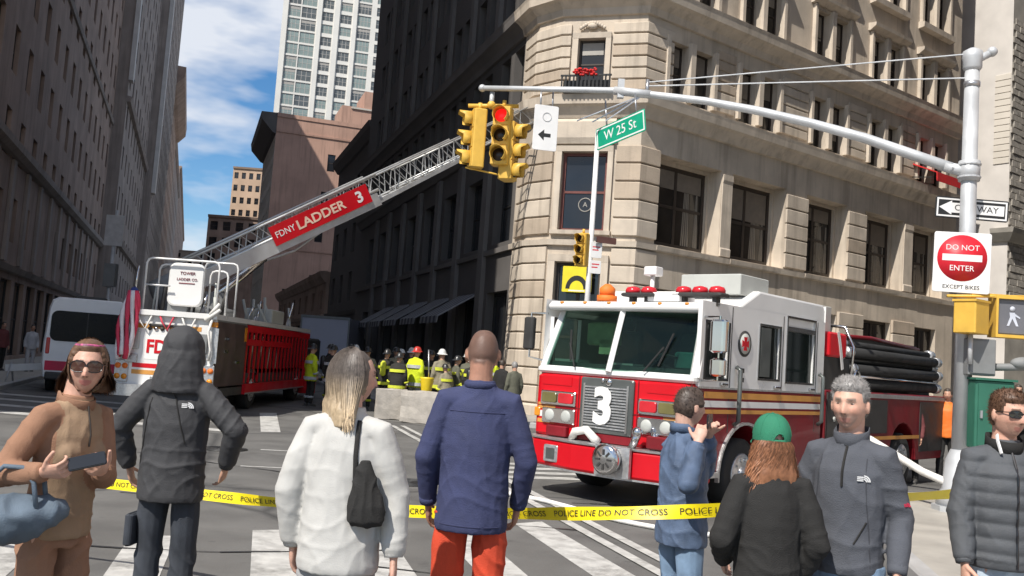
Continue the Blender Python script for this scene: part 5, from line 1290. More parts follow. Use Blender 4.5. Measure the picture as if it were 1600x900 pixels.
# sign on the near side of the base section (S points towards the camera side)
sg0, sg1 = 2.85, 5.95
q = MB(); q.add([LP(sg0, .46, .20), LP(sg1, .46, .18), LP(sg1, .46, .70), LP(sg0, .46, .72), LP(sg0, .44, .20), LP(sg1, .44, .18), LP(sg1, .44, .70), LP(sg0, .44, .72)], [(0, 1, 2, 3), (7, 6, 5, 4), (0, 4, 5, 1), (1, 5, 6, 2), (2, 6, 7, 3), (3, 7, 4, 0)]); sgn = q.build('ladder_sign', 'engine_red', lt)
mm('sign_cream', (.78, .55, .42), .5)
text_on('lettering', 'LADDER', .34, 'sign_cream', sgn, LP(4.36, .464, .44), D, U, .002, 1.2, .008)
text_on('lettering', '3', .42, 'number_white', sgn, LP(5.62, .464, .43), D, U, .002, 1.1, .012)
text_on('lettering', 'FDNY', .24, 'number_white', sgn, LP(3.24, .464, .45), D, U, .002, .95)
q = MB(); q.tube([LP(-.3, 0, .2), LP(.4, 0, .2)], .5, 16); q.build('pivot', 'box_grey', lt)
q = MB(); q.tube([Vector((0, 1.9, 2.5)), LP(2.6, 0, 0)], [.13, .09], 12); q.build('lift_ram', 'chrome', lt)
q = MB(); q.tube([LP(.6, -.45, .3), LP(1.6, -.45, -.35), LP(2.6, -.4, -.1), LP(3.6, -.4, -.22), LP(5.2, -.36, .05)], .03, 6); q.build('cable', 'ladder_metal', lt)

# flag furled on the rear rail
fl = thing('flag', 'furled red and white striped flag hung on the ladder truck rear rail', 'flag', (-8.55, 21.06, 2.1))
mm('flag_red', (.60, .04, .09), .7, var=.15); mm('flag_white', (.72, .68, .70), .7, var=.1); mm('flag_blue', (.03, .05, .2), .7)
for k in range(9):
    a = 2*math.pi*k/9
    q = MB(); pts = []
    for j in range(10):
        f = j/9; r_ = .05+.13*math.sin(f*math.pi*.8+.2)+.02*math.sin(k*2.1+f*9)
        pts.append((r_*math.cos(a+f*1.3)-.02+.12*(1-f)*.0+.1*f*-1, r_*.55*math.sin(a+f*1.3), .62-f*1.5+.06*math.sin(k*1.7)*f))
    q.tube(pts, [.05+.012*math.sin(j+k) for j in range(10)], 7); q.build('fold', 'flag_red' if k % 2 == 0 else 'flag_white', fl)
q = MB(); q.cyl((0, .02, .55), (.04, .02, 1.2), .025); q.build('staff', 'chrome', fl)
q = MB(); q.ell((0, 0, .62), .09, .07, .09); q.build('canton', 'flag_blue', fl)

mm('tinted_glass', (.008, .009, .012), .25, spec=.15)
mm('van_white', (.84, .84, .85), .35, var=.03, coat=.2)
# ---------------------------------------------------------------- white van
vn = thing('van', 'white high roof passenger van seen from behind in the shaded avenue', 'van', (-11.8, 26.1, 0), rz=R(21))
prof = [(-1.02, .42), (-1.08, .8), (-1.08, 1.35), (-1.05, 1.8), (-1.01, 2.35), (-.95, 2.55), (-.8, 2.64), (.8, 2.64), (.95, 2.55), (1.01, 2.35), (1.05, 1.8), (1.08, 1.35), (1.08, .8), (1.02, .42)]
m = MB(); n = len(prof)
rings = [(0, .96), (.08, 1.0), (4.3, 1.0), (5.0, .93)]
vv = []
for (y, s) in rings:
    for (x, z) in prof: vv.append((x*s, y, .42+(z-.42)*(s if y else .985)))
ff = [tuple(range(n)), tuple(range(3*n, 4*n))]
for i in range(3):
    for k in range(n): ff.append((i*n+k, i*n+(k+1) % n, (i+1)*n+(k+1) % n, (i+1)*n+k))
m.add(vv, ff); m.build('body', 'van_white', vn)
m = MB(); m.rbox(-.93, .93, -.03, .02, 1.42, 2.26, .18, 'y', 5); rw = m.build('rear_window', 'tinted_glass', vn)
m = MB(); m.bx(-.015, .015, -.04, -.028, 1.44, 2.24); m.build('door_seam', 'dark_metal', rw)
m = MB(); m.rbox(-.95, .95, -.12, .1, .34, .56, .05, 'x'); m.build('bumper', 'dark_metal', vn)
m = MB(); m.bx(-.98, .98, -.02, .01, .60, .86); m.build('red_band', 'flag_red', vn)
m = MB(); m.bx(-.012, .012, -.012, .004, .58, 1.4); m.build('door_seam', 'dark_metal', vn)
m = MB(); m.bx(.08, .3, -.03, .0, 1.18, 1.24); m.build('handle', 'dark_metal', vn)
m = MB(); m.bx(-.26, .26, -.018, .0, .9, 1.02); m.build('licence_plate', 'sign_white', vn)
for s in (-1, 1):
    m = MB(); m.rbox(min(s*.9, s*1.0), max(s*.9, s*1.0), -.02, .03, 1.05, 1.5, .03, 'y'); m.build('tail_lamp', 'red_lens', vn)
m = MB(); m.rbox(-.42, .42, .25, .6, 2.62, 2.72, .06, 'z'); m.build('roof_vent', 'dark_metal', vn)
for (y, s) in ((1.0, 1), (1.0, -1), (4.0, 1), (4.0, -1)): wheel(vn, (s*.88, y, .35), .35, .22, s)

# box truck in the shade beyond the ladder truck
bt = thing('box_truck', 'box truck with a plain lavender grey rear standing in deep shade', 'truck', (-9.1, 46, 0))
mm('box_lavender', (.40, .40, .47), .6, var=.05, vs_=1)
m = MB(); m.bx(-1.2, 1.2, 0, 5, .9, 3.3); m.build('cargo_box', 'box_lavender', bt)
m = MB(); m.bx(-1.22, 1.22, -.03, 0, 3.2, 3.34); m.bx(-1.22, 1.22, -.03, 0, .84, .94); m.bx(-1.22, -1.14, -.03, 0, .94, 3.2); m.bx(1.14, 1.22, -.03, 0, .94, 3.2); m.build('door_frame', 'box_grey', bt)
m = MB(); m.bx(-1.0, 1.0, .2, 6.8, .5, .85); m.bx(-1.0, 1.0, 5.1, 6.9, .6, 2.4); m.build('cab', 'box_grey', bt)
for (y, s) in ((1.3, 1), (1.3, -1), (6, 1), (6, -1)): wheel(bt, (s*.95, y, .45), .45, .28, s)

for i, (lab, pts) in enumerate((('flat pale fire hose lying on the road along the engine front', [(2.8, 10.2, .03), (2.2, 10.0, .03), (1.4, 10.5, .03), (.6, 11.6, .03), (-.2, 12.4, .03), (-.6, 13.6, .03), (-.4, 15.5, .03), (-.9, 18.5, .03), (-1.0, 22.5, .03)]),)):
    m = MB(); m.tube(spl(pts, 10), (.028), 8); tag(m.build('fire_hose', 'hose_white'), lab, 'hose')
# ================================================================ people
def cloth(name, col, bump=.35, bs=220, var=.10, rough=.85, **k): return mm(name, col, rough, var=var, vs_=9, bump=bump, bs=bs, spec=.25, **k)
MAT['skin'] = mat('skin', (.5, .3, .22), .5, var=.08, vs_=30, bump=.08, bs=160, spec=.35, attr=True)
MAT['skin'].node_tree.nodes['Principled BSDF'].inputs['Subsurface Weight'].default_value = .06
MAT['skin'].node_tree.nodes['Principled BSDF'].inputs['Subsurface Radius'].default_value = (.02, .008, .005)
MAT['hair'] = mat('hair', (.3, .2, .1), .45, var=.22, vs_=60, spec=.4, attr=True)
cloth('cloth_brown', (.30, .165, .105)); cloth('cloth_charcoal', (.052, .052, .055), rough=.6); cloth('cloth_white', (.50, .49, .465), bump=.15)
cloth('cloth_navy', (.050, .058, .125)); cloth('cloth_redorange', (.62, .075, .035)); cloth('denim_jacket', (.095, .135, .215), rough=.5, var=.3)
cloth('denim', (.17, .25, .36), var=.3); cloth('denim_pale', (.42, .50, .58), var=.2); cloth('denim_dark', (.045, .05, .06), var=.3)
cloth('cloth_black', (.028, .027, .026)); cloth('cloth_greyblue', (.085, .09, .105)); cloth('cloth_grey', (.33, .33, .33)); cloth('puffer_grey', (.085, .09, .098), rough=.45)
cloth('bag_blue', (.115, .15, .19), rough=.6, var=.25); cloth('cap_green', (.035, .20, .115)); cloth('cloth_pink', (.55, .10, .22), var=.5)
cloth('turnout_black', (.035, .033, .03)); cloth('turnout_tan', (.27, .24, .17)); cloth('hivis', (.62, .72, .03)); cloth('band_yellow', (.62, .66, .06)); cloth('band_silver', (.5, .5, .5)); cloth('cloth_olive', (.12, .12, .09)); cloth('cloth_light', (.5, .5, .52)); cloth('cloth_maroon', (.16, .05, .05))
mm('lens_brown', (.06, .02, .012), .06, var=.2, spec=.8); mm('lens_black', (.012, .012, .014), .06, var=.2, spec=.8)
mm('phone_black', (.015, .015, .018), .15); mm('eye_white', (.40, .34, .31), .3); mm('eye_iris', (.06, .045, .035), .15)
mm('shoe', (.08, .075, .07), .6, var=.2); mm('helmet_black', (.025, .025, .025), .35); mm('helmet_white', (.6, .6, .58), .35); mm('helmet_red', (.5, .04, .03), .35); mm('logo_white', (.8, .8, .8), .6)

def remeshed(mb, voxel, it=3, fac=.5):
    me = bpy.data.meshes.new('tmp'); me.from_pydata(mb.v, [], mb.f)
    bm = bmesh.new(); bm.from_mesh(me); bmesh.ops.recalc_face_normals(bm, faces=bm.faces); bm.to_mesh(me); bm.free()
    o = bpy.data.objects.new('tmp', me); COL.objects.link(o)
    r = o.modifiers.new('r', 'REMESH'); r.mode = 'VOXEL'; r.voxel_size = voxel; r.use_smooth_shade = True
    if it: s = o.modifiers.new('s', 'SMOOTH'); s.factor = fac; s.iterations = it
    dg = bpy.context.evaluated_depsgraph_get()
    out = bpy.data.meshes.new_from_object(o.evaluated_get(dg)); bpy.data.objects.remove(o); bpy.data.meshes.remove(me)
    out.polygons.foreach_set('use_smooth', [True]*len(out.polygons))
    return out
def displace(me, fn):
    me.update(); co = [v.co.copy() for v in me.vertices]; no = [v.normal.copy() for v in me.vertices]
    for v, c, n in zip(me.vertices, co, no): v.co = c+n*fn(c, n)
    me.update()
def ridge(p): return 1-abs(MN.noise(p))*2.2
def folds(J, seed, amp=.012, drape=2.0, el=True):
    o = Vector((seed*3.1, seed*1.7, seed)); o2 = Vector((seed*1.3, -seed, seed*2.2)); k = J['k']
    els = [(J['elR'], (J['wrR']-J['elR']).normalized(), (J['elR']-J['shR']).normalized()), (J['elL'], (J['wrL']-J['elL']).normalized(), (J['elL']-J['shL']).normalized())] if el else []
    arms = [(J['shR'], J['elR']), (J['elR'], J['wrR']), (J['shL'], J['elL']), (J['elL'], J['wrL'])] if el else []
    def seg(p, a, b):
        d = b-a; t = max(0, min(1, (p-a).dot(d)/d.length_squared)); return t, (p-a-d*t).length
    def f(c, n):
        n1 = MN.noise(c*3.2+o); n2 = MN.noise(c*2.1+o2)
        ar = 9.; q = 0.
        for i, (a, b) in enumerate(arms):
            t, r_ = seg(c, a, b)
            if r_ < ar: ar, q = r_, (a-c).length+i
        onarm = max(0., min(1., (.085-ar)/.02))*(1 if abs(c.x) > .13 or ar < .05 else 0)
        v = 1-abs(math.sin(c.x*17+c.y*11+c.z*drape*1.6+4.2*n1))                    # long drape folds
        h = 1-abs(math.sin(c.z*26+c.x*9*n2+5*n1+seed))                               # slack folds across
        m1 = max(0., min(1., .5+1.6*n2)); wz = G(c.z-.98*k, .13)
        v2 = 1-abs(math.sin(c.x*31-c.y*9+c.z*5+6*MN.noise(c*4+o2)))
        body = .75*m1*v**2+.35*v2**2.2+(.55*wz+.1*(1-m1))*h**2-.35
        d = amp*.8*body*(1-onarm)
        if onarm: d += onarm*amp*(.38*(1-abs(math.sin(q*26+5*n1+seed+c.x*20)))**1.8*(.3+m1)-.15)
        for e, dw, du in els:
            r_ = (c-e).length
            if r_ < .15: d += .008*(1-abs(math.sin(r_*62+MN.noise(c*6+o)*2.2)))**1.3*math.exp(-(r_/.085)**2)
        return d+amp*.12*MN.noise(c*30+o)
    return f
def paint(me, fn):
    a = me.color_attributes.new('Col', 'FLOAT_COLOR', 'POINT')
    buf = np.empty((len(me.vertices), 4), np.float32)
    for i, v in enumerate(me.vertices): buf[i, :3] = fn(v.co); buf[i, 3] = 1
    a.data.foreach_set('color', buf.ravel())
def G(x, s): return math.exp(-(x/s)**2)
def head_pt(th, ph, fem=0.):
    # direction -> head surface, head centre at the origin, face towards +y, height about .235
    sz = math.cos(th); st_ = math.sin(th)
    if sz > 0: st_ = max(0, st_)**.78
    sx, sy = st_*math.cos(ph), st_*math.sin(ph)
    x, y, z = .074*sx, .096*sy, .118*sz
    if sz < 0:
        k = (-sz)**1.4; x *= 1-(.24+.10*fem)*k
        if sy < 0: y *= 1-.45*k
        else: y *= 1-.06*k
    if sy > 0: y -= .012*sy*(1-abs(sx))*0; x *= 1+.06*max(0, sy)*(1 if sz > -.3 else 0)
    if sy > .2:
        f = (sy-.2)/.8
        y += f*(.027*G(x, .0125)*max(0, min(1, (.028-z)/.06))*(1 if z > -.036 else G(z+.036, .006)))   # nose
        y += f*.008*G(z-.033, .010)*G(abs(x)-.02, .03)                                                  # brow
        y -= f*.013*G(abs(x)-.031, .016)*G(z-.012, .012)                                                # eye sockets
        y += f*.007*G(abs(x)-.04, .018)*G(z+.022, .018)                                                 # cheeks
        y += f*.0042*G(x, .021)*(G(z+.060, .006)+G(z+.072, .007))-f*.004*G(x, .024)*G(z+.0655, .0035)     # lips
        y += f*.012*G(x, .022)*G(z+.100, .016)                                                          # chin
        y -= f*.004*G(x, .02)*G(z+.083, .006)
    return Vector((x, y, z))
def head_mb(mb, M, nu=52, nv=44, fem=0.):
    vv = []; ff = []
    for i in range(nv+1):
        for k in range(nu): vv.append(M @ head_pt(math.pi*i/nv, 2*math.pi*k/nu, fem))
    for i in range(nv):
        for k in range(nu): j = (k+1) % nu; ff.append((i*nu+k, (i+1)*nu+k, (i+1)*nu+j, i*nu+j))
    mb.add(vv, ff)
    for s in (-1, 1): mb.ell(M @ Vector((s*.079, -.008, -.002)), .010, .018, .031, 10, 8, (M.to_3x3().normalized() @ Matrix.Rotation(s*R(-18), 3, 'Z')))
def hand_mb(mb, Wp, f, n, t, curl=.5, s=1.0):
    f = f.normalized(); n = (n-f*n.dot(f)).normalized(); t = (t-f*t.dot(f)-n*t.dot(n)).normalized()
    mb.tube([Wp-f*.02*s, Wp+f*.01*s, Wp+f*.05*s, Wp+f*.09*s], [(.028*s, .019*s), (.031*s, .017*s), (.042*s, .017*s), (.041*s, .014*s)], 12, ref=t)
    for i, (off, ln) in enumerate(((.032, .075), (.011, .083), (-.011, .077), (-.032, .060))):
        p = Wp+f*.085*s+t*off*s; d = (f+t*off*1.6).normalized(); pts = [p-f*.01*s, p]; a = curl*(1+.12*i)
        for k, fr_ in enumerate((.45, .31, .24)):
            d = (Matrix.Rotation(-a*(.7 if k == 0 else .9), 3, t.cross(Vector((0, 0, 0))) if False else t) @ d) if n.dot(Matrix.Rotation(-.1, 3, t) @ f) > 0 else (Matrix.Rotation(a*(.7 if k == 0 else .9), 3, t) @ d)
            p = p+d*ln*fr_*s; pts.append(p)
        mb.tube(pts, [.009*s, .0092*s, .0088*s, .008*s, .0062*s], 8)
    p = Wp+f*.022*s+t*.032*s; d = (t*.72+f*.66+n*.25).normalized(); pts = [p-d*.012*s, p, p+d*.04*s]
    d2 = (d+f*.35+n*.3*min(1, curl*1.5)).normalized(); pts += [p+d*.04*s+d2*.03*s, p+d*.04*s+d2*.053*s]
    mb.tube(pts, [.012*s, .0135*s, .0115*s, .0105*s, .008*s], 8)
def unit(v): return v.normalized()

def person(label, loc, H, face, look=None, arms=None, cat='person', group=None, top=None, legs='denim', hands=None, skin=(.52, .30, .21), voxel=.006, cvoxel=.008, head_tilt=0., buzz=None, brow=(.10, .07, .05), wide=1., lean=(0, 0), lips=(.42, .16, .13), collar=None, step=0., fem=0., stubble=None):
    k = H/1.75
    yaw = math.atan2(-face[0], face[1]); ly = math.atan2(-(look or face)[0], (look or face)[1])-yaw
    root = thing('person', label, cat, loc, rz=yaw, group=group)
    Mi = XF[root].inverted()
    def off(z): q = max(0., (z/k-.95)/.5); return Vector((lean[0]*q, lean[1]*q, 0))
    def P(x, y, z): return Vector((x*k, y*k, z*k))+off(z*k)
    J = dict(neck=P(0, -.015, 1.475), head=P(0, .02, 1.632))
    Mh = Matrix.Translation(J['head']) @ Matrix.Rotation(ly, 4, 'Z') @ Matrix.Rotation(head_tilt, 4, 'X') @ Matrix.Scale(k*1.0, 4)
    J['Mh'] = Mh; J['k'] = k; J['root'] = root
    sw = .150*wide
    for s, c in ((1, 'R'), (-1, 'L')):
        sh = P(s*sw, -.015, 1.405); J['sh'+c] = sh
        el, wr = (arms or {}).get(c, (None, None))
        e = sh+unit((Mi @ Vector(el)-sh) if el else Vector((s*.06, -.03, -.29)))*.285*k
        w = e+unit((Mi @ Vector(wr)-e) if wr else Vector((s*.01, .09, -.25)))*.25*k
        J['el'+c] = e; J['wr'+c] = w
        J['hip'+c] = Vector((s*.09*k, 0, .92*k)); J['kn'+c] = Vector((s*.10*k, (.02+s*step)*k, .49*k)); J['an'+c] = Vector((s*.105*k, (-.02+s*step*1.4)*k, .085*k))
    # skin: one continuous surface
    b = MB(); b.smooth = True
    rings = [(.86, .125, .09), (.95, .13, .09), (1.08, .115, .085), (1.24, .125, .09), (1.36, .13, .085), (1.43, .11, .075), (1.475, .062, .062), (1.53, .056, .06), (1.60, .056, .062)]
    b.tube([P(0, -.015 if z > 1.4 else 0, z) for z, a, c in rings], [(a*k*(wide if z < 1.45 else 1), c*k) for z, a, c in rings], 18, ref=(1, 0, 0))
    head_mb(b, Mh, fem=fem)
    for c in 'RL':
        b.tube([J['sh'+c], J['sh'+c].lerp(J['el'+c], .5), J['el'+c]], [.048*k, .042*k, .034*k], 10); b.tube([J['el'+c], J['el'+c].lerp(J['wr'+c], .4), J['wr'+c]], [.034*k, .034*k, .026*k], 10); b.ell(J['el'+c], .034*k)
        b.tube([J['hip'+c], J['kn'+c], J['kn'+c].lerp(J['an'+c], .3), J['an'+c]], [.08*k, .055*k, .055*k, .035*k], 10)
        sgn_ = 1 if c == 'R' else -1
        hd = (hands or {}).get(c)
        f = unit(J['wr'+c]-J['el'+c])
        if hd: n, t, cu = Mi.to_3x3() @ Vector(hd[0]), Mi.to_3x3() @ Vector(hd[1]), hd[2]; f = unit(f+(Mi.to_3x3() @ Vector(hd[3]) if len(hd) > 3 else Vector()))
        else: n, t, cu = Vector((-sgn_, .2, 0)), Vector((0, 1, .1)), .45
        hand_mb(b, J['wr'+c]+f*.01, f, n, t, cu, k*.98)
        J['hf'+c] = f
    body = remeshed(b, voxel, 2, .4)
    Mhi = Mh.inverted()
    def col(c):
        q = Mhi @ c; r = Vector(skin)
        v = MN.noise(c*22)*.09+MN.noise(c*75)*.07+MN.noise(c*190)*.05
        r = Vector((r.x*(1+v), r.y*(1+v*.8), r.z*(1+v*.8)))
        if abs(q.x) < .12 and -.13 < q.z < .13 and q.length < .17:
            if q.y > .05:
                if abs(q.x) < .026 and -.079 < q.z < -.053 and q.y > .07: r = r.lerp(Vector(lips), .75)
                if .024 < q.z < .037 and .012 < abs(q.x) < .048: r = r.lerp(Vector(brow), .8)
                if G(abs(q.x)-.0075, .0045)*G(q.z+.0375, .004) > .45 and q.y > .085: r = r*.35
                if .010 < abs(q.x) < .050 and abs(q.z-.0165-.05*abs(abs(q.x)-.03)) < .0032: r = r.lerp(Vector(brow), .6)
                r = r*(1-.28*G(abs(q.x)-.030, .020)*G(q.z-.012, .012))
                if stubble and q.z < -.030 and not (abs(q.x) < .026 and -.079 < q.z < -.053): r = r.lerp(Vector(stubble), (.30+.15*MN.noise(c*160))*min(1, (-.030-q.z)*60))
                r = r.lerp(Vector((r.x*1.05, r.y*.82, r.z*.8)), .5*G(abs(q.x)-.042, .02)*G(q.z+.02, .02)+.5*G(q.x, .012)*G(q.z+.03, .012))
            if buzz:
                e = q.z-(.052 if q.y > .04 else (-.052 if q.y < -.03 else -.0))+.012*MN.noise(c*40)
                if e > 0: r = r.lerp(Vector(buzz), min(.8, e*40))
        return r
    paint(body, col); body.materials.append(MAT['skin']); put('body', body, root)
    # trousers
    if legs:
        b = MB()
        b.tube([P(0, 0, z) for z in (1.0, .95, .88, .82)], [(.128*k*wide, .10*k), (.140*k*wide, .108*k), (.144*k*wide, .112*k), (.14*k*wide, .112*k)], 18, ref=(1, 0, 0))
        for c in 'RL': b.tube([J['hip'+c], J['hip'+c].lerp(J['kn'+c], .5), J['kn'+c], J['kn'+c].lerp(J['an'+c], .4), J['an'+c]], [.082*k*wide, .084*k, .072*k, .07*k, .062*k], 12)
        tm = remeshed(b, cvoxel, 3)
        sd2 = rnd.random()*9
        displace(tm, lambda c, n: .009*((1-abs(math.sin(c.z*16+c.x*22+4*MN.noise(c*3+Vector((sd2, 0, 0))))))**1.5-.4)*(.5+G(c.z-.84*k, .12)+G(c.z-.49*k, .12)))
        tm.materials.append(MAT[legs]); J['trousers'] = put('trousers', tm, root)
    for c in 'RL':
        b = MB(); a = J['an'+c]; fz = Vector((0, 1, 0))
        b.tube([Vector((a.x, a.y-.07*k, .05)), Vector((a.x, a.y-.04*k, .055)), Vector((a.x, a.y+.06*k, .05)), Vector((a.x, a.y+.15*k, .038)), Vector((a.x, a.y+.19*k, .03))], [(.03, .045), (.04, .055), (.045, .05), (.045, .036), (.025, .02)], 10, ref=(1, 0, 0))
        b.bx(a.x-.045, a.x+.045, a.y-.1*k, a.y+.18*k, 0, .022); b.build('shoe', 'shoe', root)
    # upper garment
    if top:
        t_ = dict(hem=.80, w=1., loose=1., sleeve=1., amp=.012, name='jacket', drape=2.0, cuff=True, hood=False, mat='cloth_grey', sleeves=True); t_.update(top)
        L_ = t_['loose']; h = t_['hem']
        rr = [(h, .162*L_, .13*L_), (h+.03, .167*L_, .135*L_), (.96, .162*L_, .132*L_), (1.08, .157*L_, .125*L_), (1.22, .163*L_, .128*L_), (1.33, .164*L_, .12*L_), (1.40, .142, .105), (1.445, .105, .085), (1.485, .078, .078), (1.51, .074, .074)]
        b = MB(); b.tube([P(0, -.015 if z > 1.35 else 0, z) for z, a, c in rr], [(a*k*wide, c*k) if z < 1.44 else (a*k, c*k) for z, a, c in rr], 22, ref=(1, 0, 0))
        if fem:
            for s_ in (-1, 1): b.ell(P(s_*.062, .085, 1.245), .066*k, .052*k, .068*k, 12, 9)
        if t_['sleeves']:
            S_ = t_['sleeve']
            for c in 'RL':
                sgn_ = 1 if c == 'R' else -1
                inn_ = J['sh'+c]-Vector((sgn_*.09*k, 0, -.012*k))
                b.tube([inn_, J['sh'+c], J['sh'+c].lerp(J['el'+c], .45), J['el'+c]], [.068*k, .066*k, .058*S_*k, .052*S_*k], 14); b.tube([J['el'+c], J['el'+c].lerp(J['wr'+c], .5), J['el'+c].lerp(J['wr'+c], .9), J['wr'+c]], [.052*S_*k, .048*S_*k, .043*S_*k, .036*k], 14); b.ell(J['el'+c], .053*S_*k)
        else:
            for c in 'RL': b.ell(J['sh'+c], .075*k, .08*k, .075*k)
        if t_['hood']:
            b.ell(Mh @ Vector((0, -.03, .022)), .118*k, .125*k, .128*k, 18, 14, Mh.to_3x3().normalized()); b.ell(Mh @ Vector((0, -.035, -.04)), .132*k, .125*k, .13*k, 18, 14, Mh.to_3x3().normalized())
            b.tube([P(0, -.03, 1.40), P(0, -.035, 1.46), P(0, -.035, 1.54), P(0, -.03, 1.62)], [(.16*k, .12*k), (.15*k, .12*k), (.135*k, .118*k), (.125*k, .11*k)], 16, ref=(1, 0, 0))
        gm = remeshed(b, cvoxel, 4)
        sd_ = rnd.random()*20
        fo = folds(J, sd_, t_['amp'], t_['drape'], t_['sleeves'])
        extra = t_.get('extra')
        displace(gm, (lambda c, n: fo(c, n)+extra(c, n)) if extra else fo)
        gm.materials.append(MAT[t_['mat']]); J['top'] = put(t_['name'], gm, root)
        if t_['cuff'] and t_['sleeves']:
            for c in 'RL':
                d = unit(J['wr'+c]-J['el'+c]); q = MB(); q.tube([J['wr'+c]-d*.035*k, J['wr'+c]-d*.01*k, J['wr'+c]+d*.004*k], [.045*k, .043*k, .040*k], 14); q.build('cuff', t_['mat'], root)
        if t_.get('band'):
            q = MB(); N_ = 28; z0 = (h-.012)*k; r_ = []
            for zz, g_ in ((z0, 1.0), (z0+.045*k, 1.02)):
                r_.append([(.166*L_*k*wide*g_*math.cos(2*math.pi*i/N_), .144*L_*k*g_*math.sin(2*math.pi*i/N_), zz) for i in range(N_)])
            q.smooth = True; q.add(r_[0]+r_[1], [(i, (i+1) % N_, N_+(i+1) % N_, N_+i) for i in range(N_)]); q.build('hem_band', t_['mat'], root)
        if t_.get('collar'):
            cz, ch_, cr, cm = t_['collar']
            q = MB(); N_ = 24; rows = []
            for zz, r_ in ((cz, cr), (cz+ch_, cr*.97), (cz+ch_+.004, cr*.93), (cz, cr*.9)):
                rows.append([P(r_*math.cos(2*math.pi*i/N_), -.015+r_*1.02*math.sin(2*math.pi*i/N_), zz+(.018 if math.sin(2*math.pi*i/N_) < 0 else -.022*math.sin(2*math.pi*i/N_))) for i in range(N_)])
            q.smooth = True; q.add(sum(rows, []), [(j*N_+i, j*N_+(i+1) % N_, (j+1) % 4*N_+(i+1) % N_, (j+1) % 4*N_+i) for j in range(4) for i in range(N_)])
            q.build('collar', cm, root)
    J['P'] = P
    return root, J

def surf_hair(root, J, inside, length, cfn, name='hair', tufts=1400, tl=.02, nu=72, nv=56, flow=(0, -.3, .6)):
    # short hair: a shell that follows the scalp, with many fine tufts
    Mh = J['Mh']; vv = []; keep = {}
    def st(th, ph):
        p = head_pt(th, ph); e = inside(p); return p, max(0., min(1., e/.018))
    grid = [[st(math.pi*(i+.001)/nv, 2*math.pi*k/nu) for k in range(nu)] for i in range(nv+1)]
    m = MB(); m.smooth = True; cols = []
    vv = []
    for i in range(nv+1):
        for k in range(nu):
            p, w = grid[i][k]; n = Vector((p.x/.076**2, p.y/.097**2, p.z/.118**2)).normalized()
            L_ = length(p) if callable(length) else length
            vv.append(Mh @ (p+n*(w*L_*(1+.10*MN.noise(p*28)+.07*MN.noise(p*80))-.003)))
    ff = []
    for i in range(nv):
        for k in range(nu):
            j = (k+1) % nu
            if max(grid[i][k][1], grid[i+1][k][1], grid[i+1][j][1], grid[i][j][1]) > 0: ff.append((i*nu+k, (i+1)*nu+k, (i+1)*nu+j, i*nu+j))
    m.add(vv, ff)
    r3 = Mh.to_3x3()
    for _ in range(tufts):
        th = math.acos(rnd.uniform(-.9, 1)); ph = rnd.uniform(0, 2*math.pi); p, w = st(th, ph)
        if w < .25: continue
        n = Vector((p.x/.076**2, p.y/.097**2, p.z/.118**2)).normalized(); L_ = length(p) if callable(length) else length
        a = p+n*L_*w*.8; d = (n*.7+Vector(flow)+Vector((rnd.gauss(0, .4), rnd.gauss(0, .4), rnd.gauss(0, .3)))).normalized(); sd_ = d.cross(n); sd_ = (sd_.normalized() if sd_.length > 1e-3 else Vector((1, 0, 0)))*.0016
        m.add([Mh @ (a-sd_), Mh @ (a+sd_), Mh @ (a+d*tl*rnd.uniform(.5, 1.2))], [(0, 1, 2)])
    me = m.mesh('hair', 'hair'); paint(me, lambda c: cfn(J['Mh'].inverted() @ c)); return put(name, me, root)
